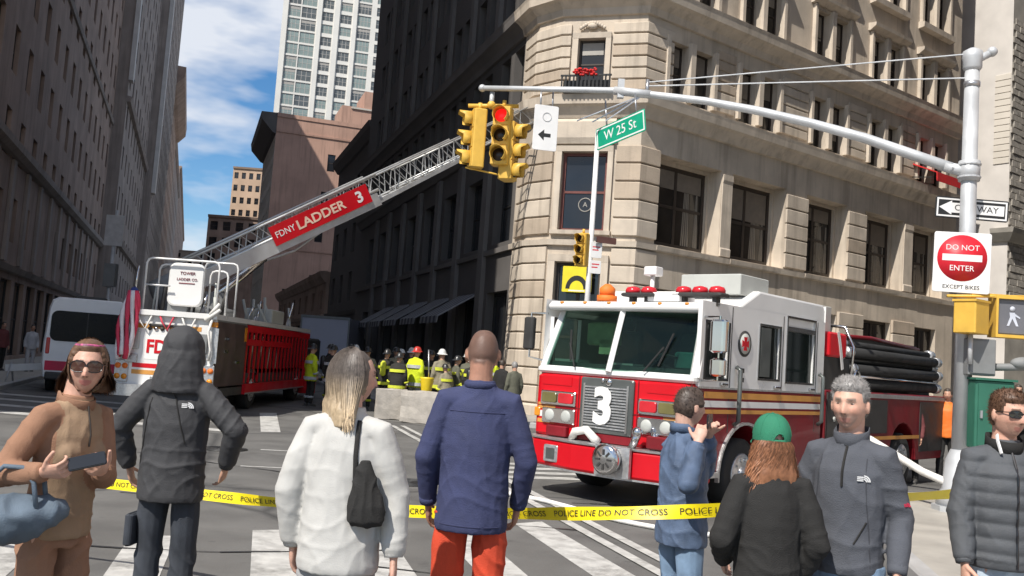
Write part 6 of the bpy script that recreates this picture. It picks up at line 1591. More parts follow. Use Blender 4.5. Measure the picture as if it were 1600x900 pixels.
def long_hair(root, J, drop, cfn, n=1500, cap=False, width=.007, top=None, spread=.35, wave=.0, thick=1., back_only=True, name='hair', front=.02, bias=0.):
    # strands start on the scalp, follow it down to the nape and then hang; a soft volume underneath closes the gaps
    Mh = J['Mh']; k = J['k']; rx, ry, rz = .082*thick, .103*thick, .123*thick
    v = MB()
    if cap: v.ell((0, -.008, -.02), rx*.93, ry*.93, rz*.55, 20, 14)
    else: v.ell((0, -.012, .006), rx*.98, ry*.93, rz*.97, 20, 14)
    zb = -.02-drop*.92
    v.tube([Vector((0, -.045, .0 if not cap else -.03)), Vector((0, -.06, -.07)), Vector((bias*.5, -.075, -.02-drop*.55)), Vector((bias, -.08, zb))], [(rx*.93, .052*thick), (rx*.99, .048*thick), (rx*(1+spread*.6), .040*thick), (rx*(.9+spread), .022)], 18, ref=(1, 0, 0))
    v.v = [tuple(Mh @ Vector(p)) for p in v.v]
    me = remeshed(v, .008, 2)
    displace(me, lambda c, nn: .006*(ridge(Vector((c.x*34, c.y*34, c.z*5)))-.4))
    Mi_ = Mh.inverted()
    kill = []
    bm = bmesh.new(); bm.from_mesh(me)
    for q in bm.verts:
        l_ = Mi_ @ q.co
        if l_.y > front+.02+max(0, l_.z-.02)*.6 and l_.z < .075: kill.append(q)
    bmesh.ops.delete(bm, geom=kill, context='VERTS'); bm.to_mesh(me); bm.free()
    paint(me, lambda c: [x*.8 for x in cfn(Mi_ @ c, .5)]); me.materials.append(MAT['hair']); h = put(name, me, root)
    m = MB(); cl = []
    for _ in range(n):
        ph = rnd.uniform(math.pi*.92, math.pi*2.08) if rnd.random() < .85 else rnd.uniform(0, 2*math.pi)
        a0 = R(rnd.uniform(2, 75)); L_ = drop*rnd.uniform(.72, 1.06); u = rnd.random(); q0 = rnd.uniform(1.0, 1.07)
        if cap: a0 = R(rnd.uniform(88, 100)); q0 = rnd.uniform(.98, 1.03)
        elif math.sin(ph) > .2: a0 = R(rnd.uniform(2, 40))
        pts = []; a = a0
        while a < R(102) and len(pts) < 9:
            pts.append(Vector((rx*q0*math.sin(a)*math.cos(ph), ry*q0*math.sin(a)*math.sin(ph)-.01, rz*q0*math.cos(a)))); a += R(17)
            if math.sin(ph) > .2 and a > R(60): break
        if not pts: pts = [Vector((rx*math.sin(a0)*math.cos(ph), ry*math.sin(a0)*math.sin(ph), rz*math.cos(a0)))]
        if math.sin(ph) > .2 and a <= R(102): continue
        p = pts[-1].copy(); ns = 8; w0 = rnd.uniform(0, 6.28); aw = wave*rnd.uniform(.5, 1.3); dx = p.x*spread*rnd.uniform(.6, 1.3)+rnd.gauss(0, .006)+bias
        by = -.065-.02*rnd.random()
        for j in range(1, ns+1):
            f = j/ns
            pts.append(Vector((p.x+dx*f+aw*math.sin(w0+f*9), p.y+(by-p.y)*min(1, f*1.1)*.6+aw*.7*math.cos(w0+f*8), p.z-L_*f)))
        vv = []
        for j, q in enumerate(pts):
            t = (pts[min(j+1, len(pts)-1)]-pts[max(j-1, 0)]).normalized(); o_ = Vector((q.x, q.y*1.2, 0)); o_ = o_.normalized() if o_.length > 1e-4 else Vector((0, -1, 0))
            sdv = t.cross(o_); sdv = sdv.normalized() if sdv.length > 1e-3 else Vector((1, 0, 0))
            wj = width*.5*(1 if j < len(pts)-3 else (len(pts)-j)/3.0*.9)
            vv += [Mh @ (q-sdv*wj), Mh @ (q+sdv*wj)]
        m.add(vv, [(2*j, 2*j+1, 2*j+3, 2*j+2) for j in range(len(pts)-1)]); cl += [u]*len(vv)
    m.sm = [True]*len(m.f)
    me = bpy.data.meshes.new('strands'); me.from_pydata(m.v, [], m.f); me.materials.append(MAT['hair']); me.polygons.foreach_set('use_smooth', m.sm)
    a_ = me.color_attributes.new('Col', 'FLOAT_COLOR', 'POINT')
    for i, q in enumerate(m.v): a_.data[i].color = (*cfn(Mi_ @ Vector(q), cl[i]), 1)
    o = put('strands', me, h); o['kind'] = 'stuff'
    return h
def glasses(root, J, lens, w=.062, h=.046, frame='phone_black', y0=.092, big=1.):
    Mh = J['Mh']; m = MB()
    fr_ = MB()
    for s in (-1, 1):
        pts = []
        N_ = 18
        for i in range(N_+1):
            a = 2*math.pi*i/N_; ex = 2.6
            cx, cz = abs(math.cos(a))**(2/ex)*(1 if math.cos(a) > 0 else -1), abs(math.sin(a))**(2/ex)*(1 if math.sin(a) > 0 else -1)
            x = s*.034+cx*w/2; z = .008+cz*h/2; pts.append(Vector((x, y0+.010-abs(x)*abs(x)*5.5, z)))
        fr_.tube([Mh @ p for p in pts], .0022, 6, cap=False)
        c = Vector((s*.034, y0+.010-.0065+.002, .008)); vv = [Mh @ c]+[Mh @ p for p in pts[:-1]]
        q = MB(); q.smooth = True; q.add(vv, [(0, i+1, (i+1) % N_+1) for i in range(N_)]); q.build('sunglass_lens', lens, root)
        xo = s*(.034+w/2); fr_.tube([Mh @ Vector((xo, y0-.010, .018)), Mh @ Vector((s*.080, .03, .016)), Mh @ Vector((s*.083, -.015, .012))], .0024, 6)
    fr_.tube([Mh @ Vector((-.006, y0+.011, .012)), Mh @ Vector((.006, y0+.011, .012))], .0024, 6)
    fr_.build('sunglass_frame', frame, root)
def eyes(root, J):
    Mh = J['Mh']; r3 = Mh.to_3x3().normalized()
    for s in (-1, 1):
        q = MB(); q.ell(Mh @ Vector((s*.031, .0725, .011)), .0115*J['k'], .009, .0034*J['k'], 12, 8, r3); e = q.build('eye', 'eye_white', root)
        q = MB(); q.ell(Mh @ Vector((s*.0300, .0805, .011)), .0066*J['k'], .003, .0034*J['k'], 10, 6, r3); q.build('iris', 'eye_iris', e)
def logo_on(root, J, c, rot, m='logo_white', s=1.):
    # small quarter-dome emblem of three arcs with a short wordmark block
    Mx = Matrix.Translation(c) @ rot
    q = MB()
    for i in range(3):
        r0, r1 = .012+.011*i, .019+.011*i
        pts = [(-.01+r0*math.cos(R(90-a)), r0*math.sin(R(90-a))) for a in range(0, 91, 18)]+[(-.01+r1*math.cos(R(90-a)), r1*math.sin(R(90-a))) for a in range(90, -1, -18)]
        q.prism([(x*s, z*s) for x, z in pts], -.003, .003, 'y')
    for i in range(3): q.bx(-.052*s, -.014*s, -.003, .003, (.003+.011*i)*s, (.009+.011*i)*s)
    q.v = [tuple(Mx @ Vector(p)) for p in q.v]
    q.build('emblem', m, J['top'])
def surf_point(obj, origin, direction):
    # where a ray in the garment's own space meets it (to lay logos, bags and straps on the cloth)
    from mathutils.bvhtree import BVHTree
    me = obj.data; bv = BVHTree.FromPolygons([v.co for v in me.vertices], [p.vertices[:] for p in me.polygons])
    h = bv.ray_cast(Vector(origin), Vector(direction)); return h[0], h[1]
def lay(obj, pts, d, lift=.006):
    from mathutils.bvhtree import BVHTree
    me = obj.data; bv = BVHTree.FromPolygons([v.co for v in me.vertices], [p.vertices[:] for p in me.polygons]); res = []
    for p in pts:
        h = bv.ray_cast(Vector(p), Vector(d))
        res.append(h[0]-Vector(d)*lift if h[0] else Vector(p))
    return res

def seam(J, pts, d, r_=.0028, m='cloth_black', name='seam'):
    pp = lay(J['top'], [J['P'](*p) for p in pts], d, .0005); q = MB(); q.tube(pp, r_, 5); q.build(name, m, J['top'])
def ln(a, b, n=12): return [tuple(a[i]+(b[i]-a[i])*k/n for i in range(3)) for k in range(n+1)]
# ---- 1 woman in brown with sunglasses, phone and blue grey bag
r, J = person('woman in sunglasses and brown sweatshirt with a tan front, holding a phone', (-1.90, 4.1, 0), 1.66, (.90, -.43), (.34, -.94), lean=(0, .055),
              arms={'R': ((-2.06, 3.86, 1.06), (-1.74, 3.74, 1.14)), 'L': ((-1.74, 4.16, 1.08), (-1.62, 3.84, 1.15))},
              hands={'R': ((.5, .5, .6), (-.2, -.5, .8), 1.0, (.3, 0, .1)), 'L': ((-.6, -.1, .7), (-.3, -.4, .8), 1.0, (-.2, -.2, .1))},
              top=dict(name='sweatshirt', mat='cloth_brown', hem=.86, loose=.98, sleeve=1.1, amp=.012, collar=(1.45, .05, .085, 'cloth_brown')), legs='cloth_brown', skin=(.60, .35, .26), voxel=.005, fem=1, lips=(.5, .16, .15))
cloth('cloth_tan', (.33, .225, .145)); tm_ = J['top'].data; tm_.materials.append(MAT['cloth_tan'])
for p_ in tm_.polygons:
    c_ = p_.center; ok_ = abs(c_.x) < .125 and c_.z < 1.41 and c_.y > .02
    for a_, b_ in ((J['shR'], J['elR']), (J['elR'], J['wrR']), (J['shL'], J['elL']), (J['elL'], J['wrL'])):
        d_ = b_-a_; t_ = max(0, min(1, (c_-a_).dot(d_)/d_.length_squared))
        if (c_-a_-d_*t_).length < .078: ok_ = False
    if ok_: p_.material_index = 1
glasses(r, J, 'lens_brown', .064, .050)
surf_hair(r, J, lambda p: p.z-(.072 if p.y > .05 else (.015 if p.y > -.02 else -.06))+.0*p.x, .018, lambda q: [c*(1+.3*MN.noise(q*50)) for c in (.13, .07, .04)], tufts=1500, tl=.016, flow=(0, -2.2, -.3))
long_hair(r, J, .10, lambda q, u: [c*(.6+.7*u) for c in (.15, .08, .045)], n=1500, width=.004, spread=.30, thick=1.07, front=.02)
q = MB(); q.ell(J['Mh'] @ Vector((0, -.115, -.03)), .045, .045, .05, 14, 10); hb_ = q.mesh('bun', 'hair'); paint(hb_, lambda c: (.13, .07, .04)); put('hair_bun', hb_, r)
surf_hair(r, J, lambda p: min(p.z-.078, .112-p.z) if p.y > -.05 and p.x > -.09 else -1, .024, lambda q: ((.50, .10, .22) if MN.noise(q*90) > -.1 else (.20, .05, .12)), name='headscarf', tufts=0)
q = MB(); a = J['P'](0, .118, 1.43); 
pp_ = lay(J['top'], [J['P'](0, .3, z) for z in (1.46, 1.42, 1.38, 1.33, 1.28)], (0, -1, 0), .003); q.tube(pp_, .004, 6); q.build('zip', 'window_frame_dark', J['top'])
ph = thing('phone', 'dark phone held in both hands by the woman in brown', 'phone', M=Matrix.Translation((XF[r] @ (J['wrR']+J['hfR']*.11)).lerp(XF[r] @ (J['wrL']+J['hfL']*.11), .5)+Vector((.03, -.01, .035))) @ Matrix.Rotation(R(25), 4, 'Z') @ Matrix.Rotation(R(-14), 4, 'Y') @ Matrix.Rotation(R(40), 4, 'X'))
q = MB(); q.rbox(-.072, .072, -.036, .036, -.005, .004, .012, 'z'); q.build('case', 'phone_black', ph); q = MB(); q.bx(-.066, .066, -.032, .032, .0042, .0052); q.build('screen', 'glass_dark', ph)
bg = thing('handbag', 'puffy blue grey handbag slung at the hip of the woman in brown', 'bag', (-1.93, 3.80, .95))
v = MB(); v.ell((0, 0, 0), .20, .10, .085, 18, 12); v.ell((-.02, 0, -.03), .17, .095, .08, 18, 12)
me = remeshed(v, .009, 3); displace(me, lambda c, n: .012*(ridge(Vector((c.x*14, c.y*10, c.z*9)))-.4)); me.transform(Matrix.Rotation(R(-8), 4, 'Y') @ Matrix.Rotation(R(25), 4, 'Z')); me.materials.append(MAT['bag_blue']); bo = put('body', me, bg)
for dy in (-.035, .05):
    q = MB(); q.tube([(-.13, dy, .05), (-.10, dy, .14), (-.05, dy+.01, .195), (.03, dy+.01, .195), (.08, dy, .14), (.10, dy, .04)], .010, 8); q.build('handle', 'bag_blue', bg)

# ---- 2 person in the hooded charcoal jacket
def pack(c, n): return 0
r, J = person('person in a hooded charcoal jacket and dark jeans, seen from behind', (-1.87, 5.4, 0), 1.75, (.05, 1), arms={'R': ((-1.44, 5.34, 1.13), (-1.60, 5.48, .93)), 'L': ((-2.26, 5.40, 1.10), (-2.14, 5.52, .86))},
              top=dict(name='jacket', mat='cloth_charcoal', hem=.78, loose=1.12, sleeve=1.28, amp=.017, drape=1.4, hood=True), legs='denim_dark', wide=1.03, step=.0, voxel=.008)
h_, n_ = surf_point(J['top'], J['P'](.105, -.5, 1.315), (0, 1, 0))
logo_on(r, J, h_+n_*.002, n_.to_track_quat('-Y', 'Z').to_matrix().to_4x4(), s=.8)
for a, c in (((.02, 1.40), (.10, 1.12)), ((-.12, 1.36), (-.17, .98))):
    pp_ = lay(J['top'], [J['P'](a[0]+(c[0]-a[0])*i/9, -.5, a[1]+(c[1]-a[1])*i/9) for i in range(10)], (0, 1, 0), .001); q = MB(); q.tube(pp_, .0045, 6); q.build('seam', 'cloth_black', J['top'])
q = MB(); q.rbox(-.215*1.0, -.165, -.09, .06, .52, .70, .02, 'z'); q.build('cargo_pocket', 'denim_dark', J['trousers'])

# ---- 3 blonde woman in the white sweater
r, J = person('woman with long blonde hair in a white sweater, dark bag under her arm', (-.655, 4.0, 0), 1.70, (.18, 1), (.86, .5), arms={'R': ((-.43, 3.98, 1.10), (-.41, 3.93, .82)), 'L': ((-.88, 4.0, 1.10), (-.86, 4.07, .83))},
              hands={'R': ((-1, 0, 0), (0, .9, .2), .4)},
              top=dict(name='sweater', mat='cloth_white', hem=.80, loose=1.10, sleeve=1.28, amp=.009, drape=1.6), legs='cloth_grey', skin=(.56, .33, .25), wide=1.0, voxel=.006)
def blonde(q, u):
    f = max(0, min(1, (.02-q.z)/.17)); a = Vector((.115, .095, .082)).lerp(Vector((.58, .44, .28)), f); return [c*(.7+.6*u) for c in a]
long_hair(r, J, .20, blonde, n=5200, width=.0032, spread=.6, thick=1.06, bias=-.012)
pp_ = lay(J['top'], [J['P'](.075+.02*i/14, -.5, 1.455-.30*i/14) for i in range(15)], (0, 1, 0), .004)
bagt = thing('shoulder_bag', 'small black shoulder bag hanging under the arm of the woman in white', 'bag', (-.55, 3.86, 1.13))
v = MB(); v.tube([(0, 0, .13), (0, 0, .09), (.005, 0, .02), (.015, -.005, -.06), (.02, -.005, -.115), (.02, 0, -.135)], [(.02, .012), (.038, .022), (.056, .034), (.078, .042), (.080, .04), (.06, .028)], 18, ref=(1, 0, 0)); me = remeshed(v, .006, 2); displace(me, lambda c, n: .007*((1-abs(math.sin(c.x*60+c.z*14+4*MN.noise(c*9))))**1.6-.3)); me.materials.append(MAT['cloth_black']); put('body', me, bagt)
iv = XF[bagt].inverted() @ XF[r]
q = MB(); q.tube([iv @ p for p in pp_]+[Vector((-.01, 0, .1))], [(.004, .010)]*(len(pp_)+1), 8, ref=(0, 1, 0)); q.build('strap', 'cloth_black', bagt)

# ---- 4 man in the navy shirt
r, J = person('man with a shaved head in a navy long-sleeved shirt and red trousers', (-.125, 4.75, 0), 1.855, (.06, 1), (.02, 1), arms={'R': ((.15, 4.73, 1.16), (.10, 4.88, .90)), 'L': ((-.39, 4.74, 1.14), (-.35, 4.88, .90))},
              top=dict(name='shirt', mat='cloth_navy', hem=.80, loose=1.05, sleeve=1.05, amp=.011, drape=1.3, collar=(1.452, .026, .080, 'cloth_navy')), legs='cloth_redorange', skin=(.40, .21, .145), buzz=(.085, .055, .045), wide=1.0, voxel=.006)

B_ = (0, 1, 0)
mm('seam_navy', (.03, .035, .085), .9)
seam(J, ln((-.13, -.5, 1.36), (.13, -.5, 1.36)), B_, m='seam_navy')
seam(J, ln((-.155, -.5, .835), (.155, -.5, .835)), B_, m='seam_navy', name='hem_stitch')

# ---- 5 person in the denim jacket, filming
r, J = person('person in a blue denim jacket raising both hands to film the engine', (1.07, 5.45, 0), 1.62, (.92, .38), (.92, .38), arms={'R': ((1.03, 5.14, 1.08), (1.11, 5.22, 1.42)), 'L': ((1.30, 5.38, 1.08), (1.17, 5.28, 1.42))},
              hands={'R': ((.4, .9, 0), (0, .4, .9), .8, (.1, .15, 0)), 'L': ((.2, -.9, 0), (0, -.4, .9), .8)},
              top=dict(name='jacket', mat='denim_jacket', hem=.78, loose=1.12, sleeve=1.25, amp=.018, drape=2.5, collar=(1.46, .05, .09, 'denim_jacket')), legs='denim', skin=(.56, .34, .26), voxel=.006)
surf_hair(r, J, lambda p: p.z-(.07 if p.y > .05 else (.0 if p.y > -.02 else -.07)), .016, lambda q: [c*(1+.3*MN.noise(q*50)) for c in (.07, .05, .04)], tufts=1200)
ph = thing('phone', 'phone raised in front of the face by the person in denim', 'phone', M=Matrix.Translation((XF[r] @ (J['wrR']+J['hfR']*.10)).lerp(XF[r] @ (J['wrL']+J['hfL']*.10), .5)+Vector((.02, .01, .02))) @ Matrix.Rotation(R(-22), 4, 'Z') @ Matrix.Rotation(R(90), 4, 'Y'))
q = MB(); q.rbox(-.04, .04, -.078, .078, -.005, .004, .012, 'z'); q.build('case', 'phone_black', ph)

# ---- 6 woman with the green cap
r, J = person('woman in a green baseball cap with wavy auburn hair and black jacket', (1.215, 4.2, 0), 1.535, (.0, 1), (-.08, 1), arms={'R': ((1.42, 4.14, .98), (1.35, 4.28, .76)), 'L': ((1.0, 4.16, 1.0), (1.06, 4.36, .85))},
              top=dict(name='jacket', mat='cloth_black', hem=.86, loose=1.08, sleeve=1.2, amp=.012), legs='denim_pale', skin=(.56, .34, .26), wide=.98, voxel=.007)
def auburn(q, u): a = Vector((.20, .085, .042)).lerp(Vector((.34, .15, .075)), max(0, min(1, -q.z/.2))); return [c*(.55+.85*u) for c in a]
long_hair(r, J, .27, auburn, n=4800, cap=True, width=.0034, spread=.55, wave=.014, thick=1.04)
Mh = J['Mh']
cp = thing('baseball_cap', 'green baseball cap with an open strap arch at the back', 'cap', M=XF[r] @ Mh)
m = MB(); m.smooth = True; nu, nv = 48, 16; vv = []; ff = []
def cap_pt(i, kk, e=0.):
    th = R(98)*i/nv; ph = 2*math.pi*kk/nu; f = min(1, i/nv)
    return Vector(((.093+e)*math.sin(th)**.85*math.cos(ph), (.114+e)*math.sin(th)**.85*math.sin(ph), .02+(.118+e)*math.cos(th) if th < R(90) else .02-.02*(th-R(90))/R(8)))
for e in (0, -.004):
    for i in range(nv+1):
        for kk in range(nu): vv.append(cap_pt(max(i, .01), kk, e))
def arch_hole(i, kk):
    p = cap_pt(i+.5, kk+.5); return p.y < 0 and (p.x/.030)**2+((p.z+.004)/.046)**2 < 1
for e in (0, 1):
    o = e*(nv+1)*nu
    for i in range(nv):
        for kk in range(nu):
            if arch_hole(i, kk): continue
            j = (kk+1) % nu; f = (o+i*nu+kk, o+(i+1)*nu+kk, o+(i+1)*nu+j, o+i*nu+j); ff.append(f if e == 0 else f[::-1])
m.add(vv, ff); m.smooth = False; m.build('crown', 'cap_green', cp)
q = MB(); q.tube([cap_pt(nv, -.25*nu+d_, .001) for d_ in (-3.2, -2, -1, 0, 1, 2, 3.2)], [(.012, .003)]*7, 8, ref=(0, 0, 1)); q.build('strap', 'cap_green', cp)
ar = [Vector((.031*math.cos(R(a)), 0, -.004+.047*math.sin(R(a)))) for a in range(0, 181, 15)]
q = MB(); pts = []
for p in ar:
    x, z = p.x, p.z; c = max(-1, min(1, (z-.02)/.118)); sth = max(.05, math.sqrt(1-c*c)) if z > .02 else 1; y = -(.115*sth**.85)*math.sqrt(max(0, 1-(x/(.094*sth**.85))**2)); pts.append(Vector((x, y, z)))
q.tube(pts, .0032, 6); q.build('arch_binding', 'cap_green', cp)
for kk in range(6):
    q = MB(); q.tube([cap_pt(max(.05, i), nu*(kk/6)+4, .001) for i in range(0, nv-(4 if kk == 4 else 0), 2)], .0017, 5); q.build('seam', 'cap_green', cp)
q = MB(); q.ell((0, 0, .139), .008, .008, .005, 10, 6); q.build('button', 'cap_green', cp)
q = MB(); br = []
N_ = 16
for i in range(N_+1):
    a = R(20+140*i/N_); br.append((Vector((.093*math.cos(a), .112*math.sin(a), .004)), Vector((.098*math.cos(a), .112*math.sin(a)+.075*math.sin(R(180*i/N_)), -.008-.012*abs(math.cos(a))))))
q.add([p for b_ in br for p in b_]+[p-Vector((0, 0, .003)) for b_ in br for p in b_], [(2*i, 2*i+1, 2*i+3, 2*i+2) for i in range(N_)]+[(2*(N_+1)+2*i, 2*(N_+1)+2*i+2, 2*(N_+1)+2*i+3, 2*(N_+1)+2*i+1) for i in range(N_)]+[(2*i+1, 2*(N_+1)+2*i+1, 2*(N_+1)+2*i+3, 2*i+3) for i in range(N_)]); q.build('brim', 'cap_green', cp)

# ---- 7 grey haired man
r, J = person('grey-haired man in a dark grey zip-neck fleece looking to the left', (1.60, 4.3, 0), 1.725, (-.62, -.78), (-.60, -.80), arms={'L': ((1.80, 4.22, 1.15), (1.75, 4.10, .86)), 'R': ((1.44, 4.46, 1.15), (1.42, 4.34, .86))},
              top=dict(name='fleece', mat='cloth_greyblue', hem=.87, loose=1.0, sleeve=1.1, amp=.013, collar=(1.455, .065, .082, 'cloth_greyblue')), legs='denim', skin=(.60, .35, .26), voxel=.005, wide=1.03, brow=(.22, .18, .15), lips=(.45, .2, .17), stubble=(.30, .26, .24))
eyes(r, J)
surf_hair(r, J, lambda p: p.z-(.062-.35*max(0, abs(p.x)-.045) if p.y > .035 else (.012 if p.y > -.02 else -.055)), lambda p: .008+.016*max(0, min(1, (p.z-.03)/.06)), lambda q: [c*(1+.45*MN.noise(q*70)) for c in ((.26, .245, .235) if q.z > .04 else (.17, .155, .145))], tufts=5200, tl=.018, flow=(.3, -.5, .5))
q = MB(); pp_ = lay(J['top'], [J['P'](-.01, .4, 1.45-.015*i) for i in range(13)], (0, -1, 0), .002); q.tube(pp_, .006, 6); q.build('zip', 'cloth_black', J['top'])
h_, n_ = surf_point(J['top'], J['P'](-.105, .5, 1.30), (0, -1, 0)); logo_on(r, J, h_+n_*.002, n_.to_track_quat('-Y', 'Z').to_matrix().to_4x4(), s=.7)
h_, n_ = surf_point(J['top'], J['shL'].lerp(J['elL'], .75)+Vector((-.3, .12, 0)), (1, -.4, 0))
if h_: logo_on(r, J, h_+n_*.002, n_.to_track_quat('-Y', 'Z').to_matrix().to_4x4(), 'flag_red', s=.45)

F_ = (0, -1, 0)
mm('seam_grey', (.045, .048, .058), .9)
for s_ in (-1, 1): seam(J, ln((s_*.10, .5, 1.40), (s_*.135, .5, .92)), F_, m='seam_grey'); seam(J, ln((s_*.07, .5, 1.02), (s_*.115, .5, 1.12), 6), F_, r_=.004, m='cloth_black', name='pocket_zip')

# ---- 8 man at the right edge in the puffer jacket
def quilt(c, n): return .010*(1-abs(math.sin(c.z*math.pi/.072))**.6*1.0)*-1+.005 if abs(c.x) < .21 and .9 < c.z < 1.42 else 0
r, J = person('man in sunglasses and a grey quilted puffer jacket at the right edge', (2.53, 4.7, 0), 1.725, (-.05, -1), (.22, -.97), arms={'R': ((2.31, 4.70, 1.10), (2.30, 4.60, .82)), 'L': ((2.76, 4.70, 1.12), (2.74, 4.6, .85))},
              hands={'R': ((1, 0, 0), (0, -1, .1), .45)},
              top=dict(name='puffer_jacket', mat='puffer_grey', hem=.87, loose=1.12, sleeve=1.2, amp=.007, extra=quilt, collar=(1.455, .06, .09, 'cloth_black')), legs='denim_pale', skin=(.60, .34, .25), voxel=.005, stubble=(.20, .13, .10))
glasses(r, J, 'lens_black', .060, .036)
surf_hair(r, J, lambda p: p.z-(.058 if p.y > .045 else (.004 if p.y > -.02 else -.06)), lambda p: .008+.014*max(0, min(1, (p.z-.03)/.06)), lambda q: [c*(1+.35*MN.noise(q*60)) for c in (.12, .065, .04)], tufts=3800, tl=.02, flow=(.1, .7, .1))
q = MB(); pp_ = lay(J['top'], [J['P'](0, .4, 1.45-.04*i) for i in range(15)], (0, -1, 0), .002); q.tube(pp_, .006, 6); q.build('zip', 'phone_black', J['top'])
q = MB(); q.tube([J['P'](.055, .075, 1.44), J['P'](.062, .045, 1.50), J['P'](.05, .01, 1.535)], (.010, .004), 6) if False else q.tube([J['P'](.060, .088, 1.44), J['P'](.066, .058, 1.50), J['P'](.058, .03, 1.53)], [(.012, .005)]*3, 6); q.build('collar_lining', 'sign_white', J['top'])

# ---------------------------------------------------------------- firefighters and other figures in the street
def band(root, P, z, rx, ry, h, m):
    N_ = 20; q = MB(); q.smooth = True; v0 = [P(rx*math.cos(2*math.pi*i/N_), ry*math.sin(2*math.pi*i/N_), z) for i in range(N_)]; v1 = [P(rx*math.cos(2*math.pi*i/N_), ry*math.sin(2*math.pi*i/N_), z+h) for i in range(N_)]
    q.add(v0+v1, [(i, (i+1) % N_, N_+(i+1) % N_, N_+i) for i in range(N_)]); q.build('reflective_band', m, root)
def helmet(root, J, m):
    Mh = J['Mh']; q = MB(); n_ = 20
    q.smooth = True
    prof_ = [(.004, .165), (.05, .155), (.085, .115), (.10, .06), (.105, .045)]
    for i, (r_, z) in enumerate(prof_): pass
    vv = [Mh @ Vector((r_*1.02*math.cos(2*math.pi*k/n_), r_*1.2*math.sin(2*math.pi*k/n_), z)) for r_, z in prof_ for k in range(n_)]
    for k in range(n_):
        a = 2*math.pi*k/n_; vv.append(Mh @ Vector((.14*math.cos(a), (.16 if math.sin(a) > 0 else .205)*math.sin(a), .03-.02*(math.sin(a) < 0))))
    q.add(vv, [(i*n_+k, i*n_+(k+1) % n_, (i+1)*n_+(k+1) % n_, (i+1)*n_+k) for i in range(len(prof_)) for k in range(n_)]+[tuple(range(n_))])
    q.build('helmet', m, root)
def firefighter(label, x, y, face, coat, hel, H=1.80, tank=False, bend=0., bandm='band_yellow', arms=None, z=.0, pants='turnout_black', group='firefighters gathered in front of the shaded shops'):
    r, J = person(label, (x, y, z), H, face, arms=arms, cat='firefighter', group=group, top=dict(name='coat', mat=coat, hem=.72, loose=1.22, sleeve=1.4, amp=.012, cuff=False), legs=pants, voxel=.02, cvoxel=.022, wide=1.12, lean=(0, bend))
    helmet(r, J, hel)
    for zz, rx, ry in ((1.22, .262, .185), (.76, .258, .20)): band(r, J['P'], zz, rx, ry, .085, bandm)
    for c in 'RL':
        d = unit(J['wr'+c]-J['el'+c]); a = J['wr'+c]-d*.09; q = MB(); q.tube([a, a+d*.05], [.095, .092], 12); q.build('reflective_band', bandm, r)
        q = MB(); q.tube([J['an'+c]+Vector((0, 0, .16)), J['an'+c]+Vector((0, 0, .22))], [.088, .09], 12); q.build('reflective_band', bandm, r)
    if tank:
        q = MB(); q.tube([J['P'](0, -.2, 1.02), J['P'](0, -.21, 1.06), J['P'](0, -.21, 1.38), J['P'](0, -.2, 1.44)], [.05, .085, .085, .04], 12); q.build('air_tank', 'band_yellow' if rnd.random() < .5 else 'helmet_black', r)
    return r
firefighter('firefighter in black gear with yellow bands, second from the left end of the crew', -3.55, 27.6, (.3, .95), 'turnout_black', 'helmet_black', tank=True)
firefighter('bent firefighter in dark gear with bright yellow bands behind the stone blocks', -3.05, 26.3, (.2, 1), 'turnout_black', 'helmet_black', H=1.72, bend=.06, tank=False)
firefighter('figure in a bright yellow jacket and red helmet among the crew', -2.62, 27.0, (.5, .85), 'hivis', 'helmet_red', H=1.92, bandm='band_silver', pants='cloth_grey')
firefighter('firefighter in tan gear and white helmet right of the yellow jacket', -1.85, 26.6, (-.4, .9), 'turnout_tan', 'helmet_white', H=1.9)
firefighter('firefighter in olive gear half hidden between the tan coat and the shaved head', -1.45, 27.3, (.9, .4), 'cloth_olive', 'helmet_black', H=1.75)
firefighter('firefighter in black gear at the back of the crew with a pale helmet', -3.0, 29.2, (0, 1), 'turnout_black', 'helmet_white', H=1.9)
firefighter('firefighter leaning on the shaded pavement behind the tan coat', -2.1, 29.6, (.6, -.8), 'turnout_black', 'helmet_black', H=1.85)
firefighter('officer in dark gear at the left end of the crew near the ladder truck', -5.0, 26.8, (.4, .9), 'turnout_black', 'helmet_black', H=1.80, bandm='band_silver')
firefighter('firefighter in dark gear with silver bands beside the red outrigger', -4.5, 26.9, (-.3, .95), 'turnout_black', 'helmet_black', H=1.86, bandm='band_silver', tank=True)
firefighter('firefighter with tan coat near the lit corner of the building', -.75, 27.6, (-.8, .6), 'turnout_tan', 'helmet_black', H=1.8, tank=True)
firefighter('firefighter in black gear with bright bands, third from the ladder truck', -5.5, 29.0, (.8, .5), 'turnout_black', 'helmet_black', H=1.84, tank=True)
firefighter('firefighter in tan coat standing behind the blonde hair', -4.15, 27.8, (-.2, 1), 'turnout_tan', 'helmet_black', H=1.82, tank=True)
firefighter('firefighter in black coat facing the camera beside the yellow jacket', -2.3, 28.4, (.2, -1), 'turnout_black', 'helmet_black', H=1.86)
firefighter('firefighter with pale helmet and olive coat at the right of the crew', -1.2, 28.6, (-.5, -.8), 'cloth_olive', 'helmet_white', H=1.86, tank=True)
firefighter('kneeling low firefighter in tan gear right of the yellow bucket', -1.62, 25.9, (-.6, .7), 'turnout_tan', 'helmet_black', H=1.5, bend=.08)
firefighter('firefighter in black gear between the stone blocks and the navy shirt', -.95, 26.2, (.3, .9), 'turnout_black', 'helmet_white', H=1.74, tank=True)
firefighter('firefighter far back under the awnings in black gear', -3.6, 31.5, (.9, -.2), 'turnout_black', 'helmet_white', H=1.85)
firefighter('figure in a bright yellow jacket and dark helmet near the ladder truck outrigger', -5.75, 27.6, (.7, .6), 'hivis', 'helmet_black', H=1.8, bandm='band_silver', pants='turnout_black')
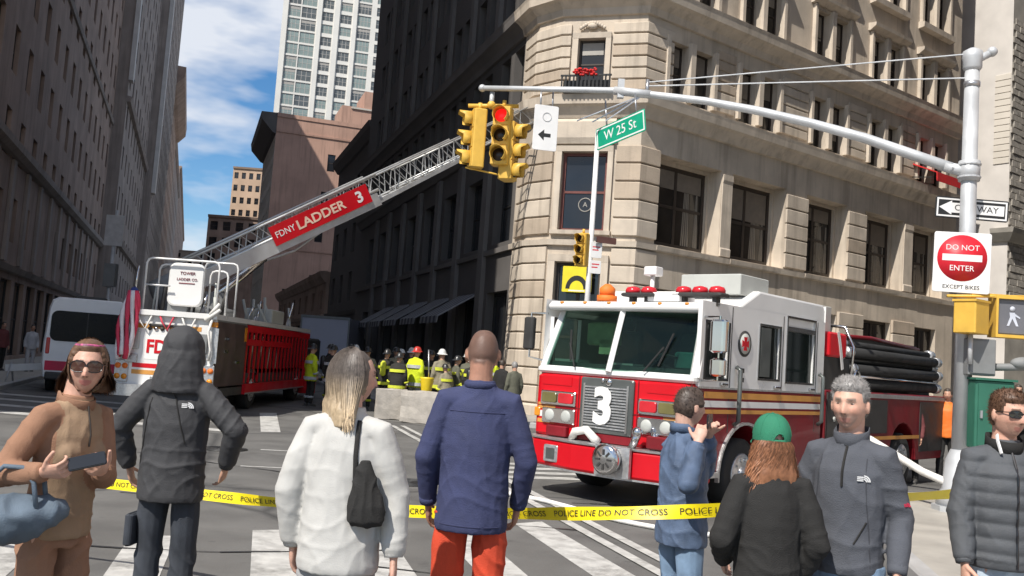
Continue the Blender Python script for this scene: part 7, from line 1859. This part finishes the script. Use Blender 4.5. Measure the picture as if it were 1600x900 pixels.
firefighter('firefighter in yellow green jacket at the right end of the crew', -.35, 27.9, (-.7, .5), 'hivis', 'helmet_white', H=1.82, bandm='band_silver', pants='turnout_black')
firefighter('firefighter in black gear with a white helmet in the second row left', -4.7, 28.9, (.4, -.9), 'turnout_black', 'helmet_white', H=1.86)
firefighter('firefighter in tan gear and black helmet in the second row', -3.45, 29.0, (.2, -1), 'turnout_tan', 'helmet_black', H=1.88)
firefighter('firefighter with yellow air tank facing the shops, second row right', -.6, 29.2, (-.2, 1), 'turnout_black', 'helmet_black', H=1.84, tank=True)
def bystander(label, x, y, H, face, topm, legm, hairc=(.06, .045, .035), z=0., group='people on foot in the street'):
    r, J = person(label, (x, y, z), H, face, cat='person', group=group, top=dict(name='jacket', mat=topm, hem=.82, loose=1.1, sleeve=1.15, amp=.01, cuff=False), legs=legm, voxel=.018, cvoxel=.02, wide=1.02, step=.05)
    surf_hair(r, J, lambda p: p.z-(.07 if p.y > .05 else (.0 if p.y > -.02 else -.06)), .014, lambda q: hairc, tufts=60, nu=24, nv=18)
    return r
bystander('person with grey hair and dark clothes beside the engine front', .22, 24.5, 1.72, (-.4, .9), 'cloth_olive', 'cloth_black', (.25, .24, .23))
bystander('person in dark clothes just left of the engine windscreen', -.12, 26.3, 1.75, (.5, .8), 'cloth_black', 'cloth_black')
bystander('pedestrian in pale clothes on the shaded left pavement', -17.6, 34.5, 1.72, (.6, -.8), 'cloth_light', 'cloth_light', z=.13)
bystander('pedestrian in dark maroon coat on the shaded left pavement', -18.2, 33.6, 1.75, (.8, -.5), 'cloth_maroon', 'cloth_black', z=.13)
bystander('pedestrian in black at the left edge of the shaded pavement', -18.8, 33.0, 1.7, (.5, .5), 'cloth_black', 'cloth_black', z=.13)
bystander('person in brown behind the engine tail near the corner pole', 7.5, 17.2, 1.62, (-.6, -.8), 'cloth_maroon', 'cloth_black')
bystander('person in a dark coat at the far right behind the green cabinet', 11.0, 20.0, 1.85, (-.2, -1), 'cloth_black', 'cloth_black', z=.13)
r = bystander('worker in an orange vest and cap behind the big pole', 8.55, 18.0, 1.78, (-.5, -.85), 'orange', 'cloth_black')
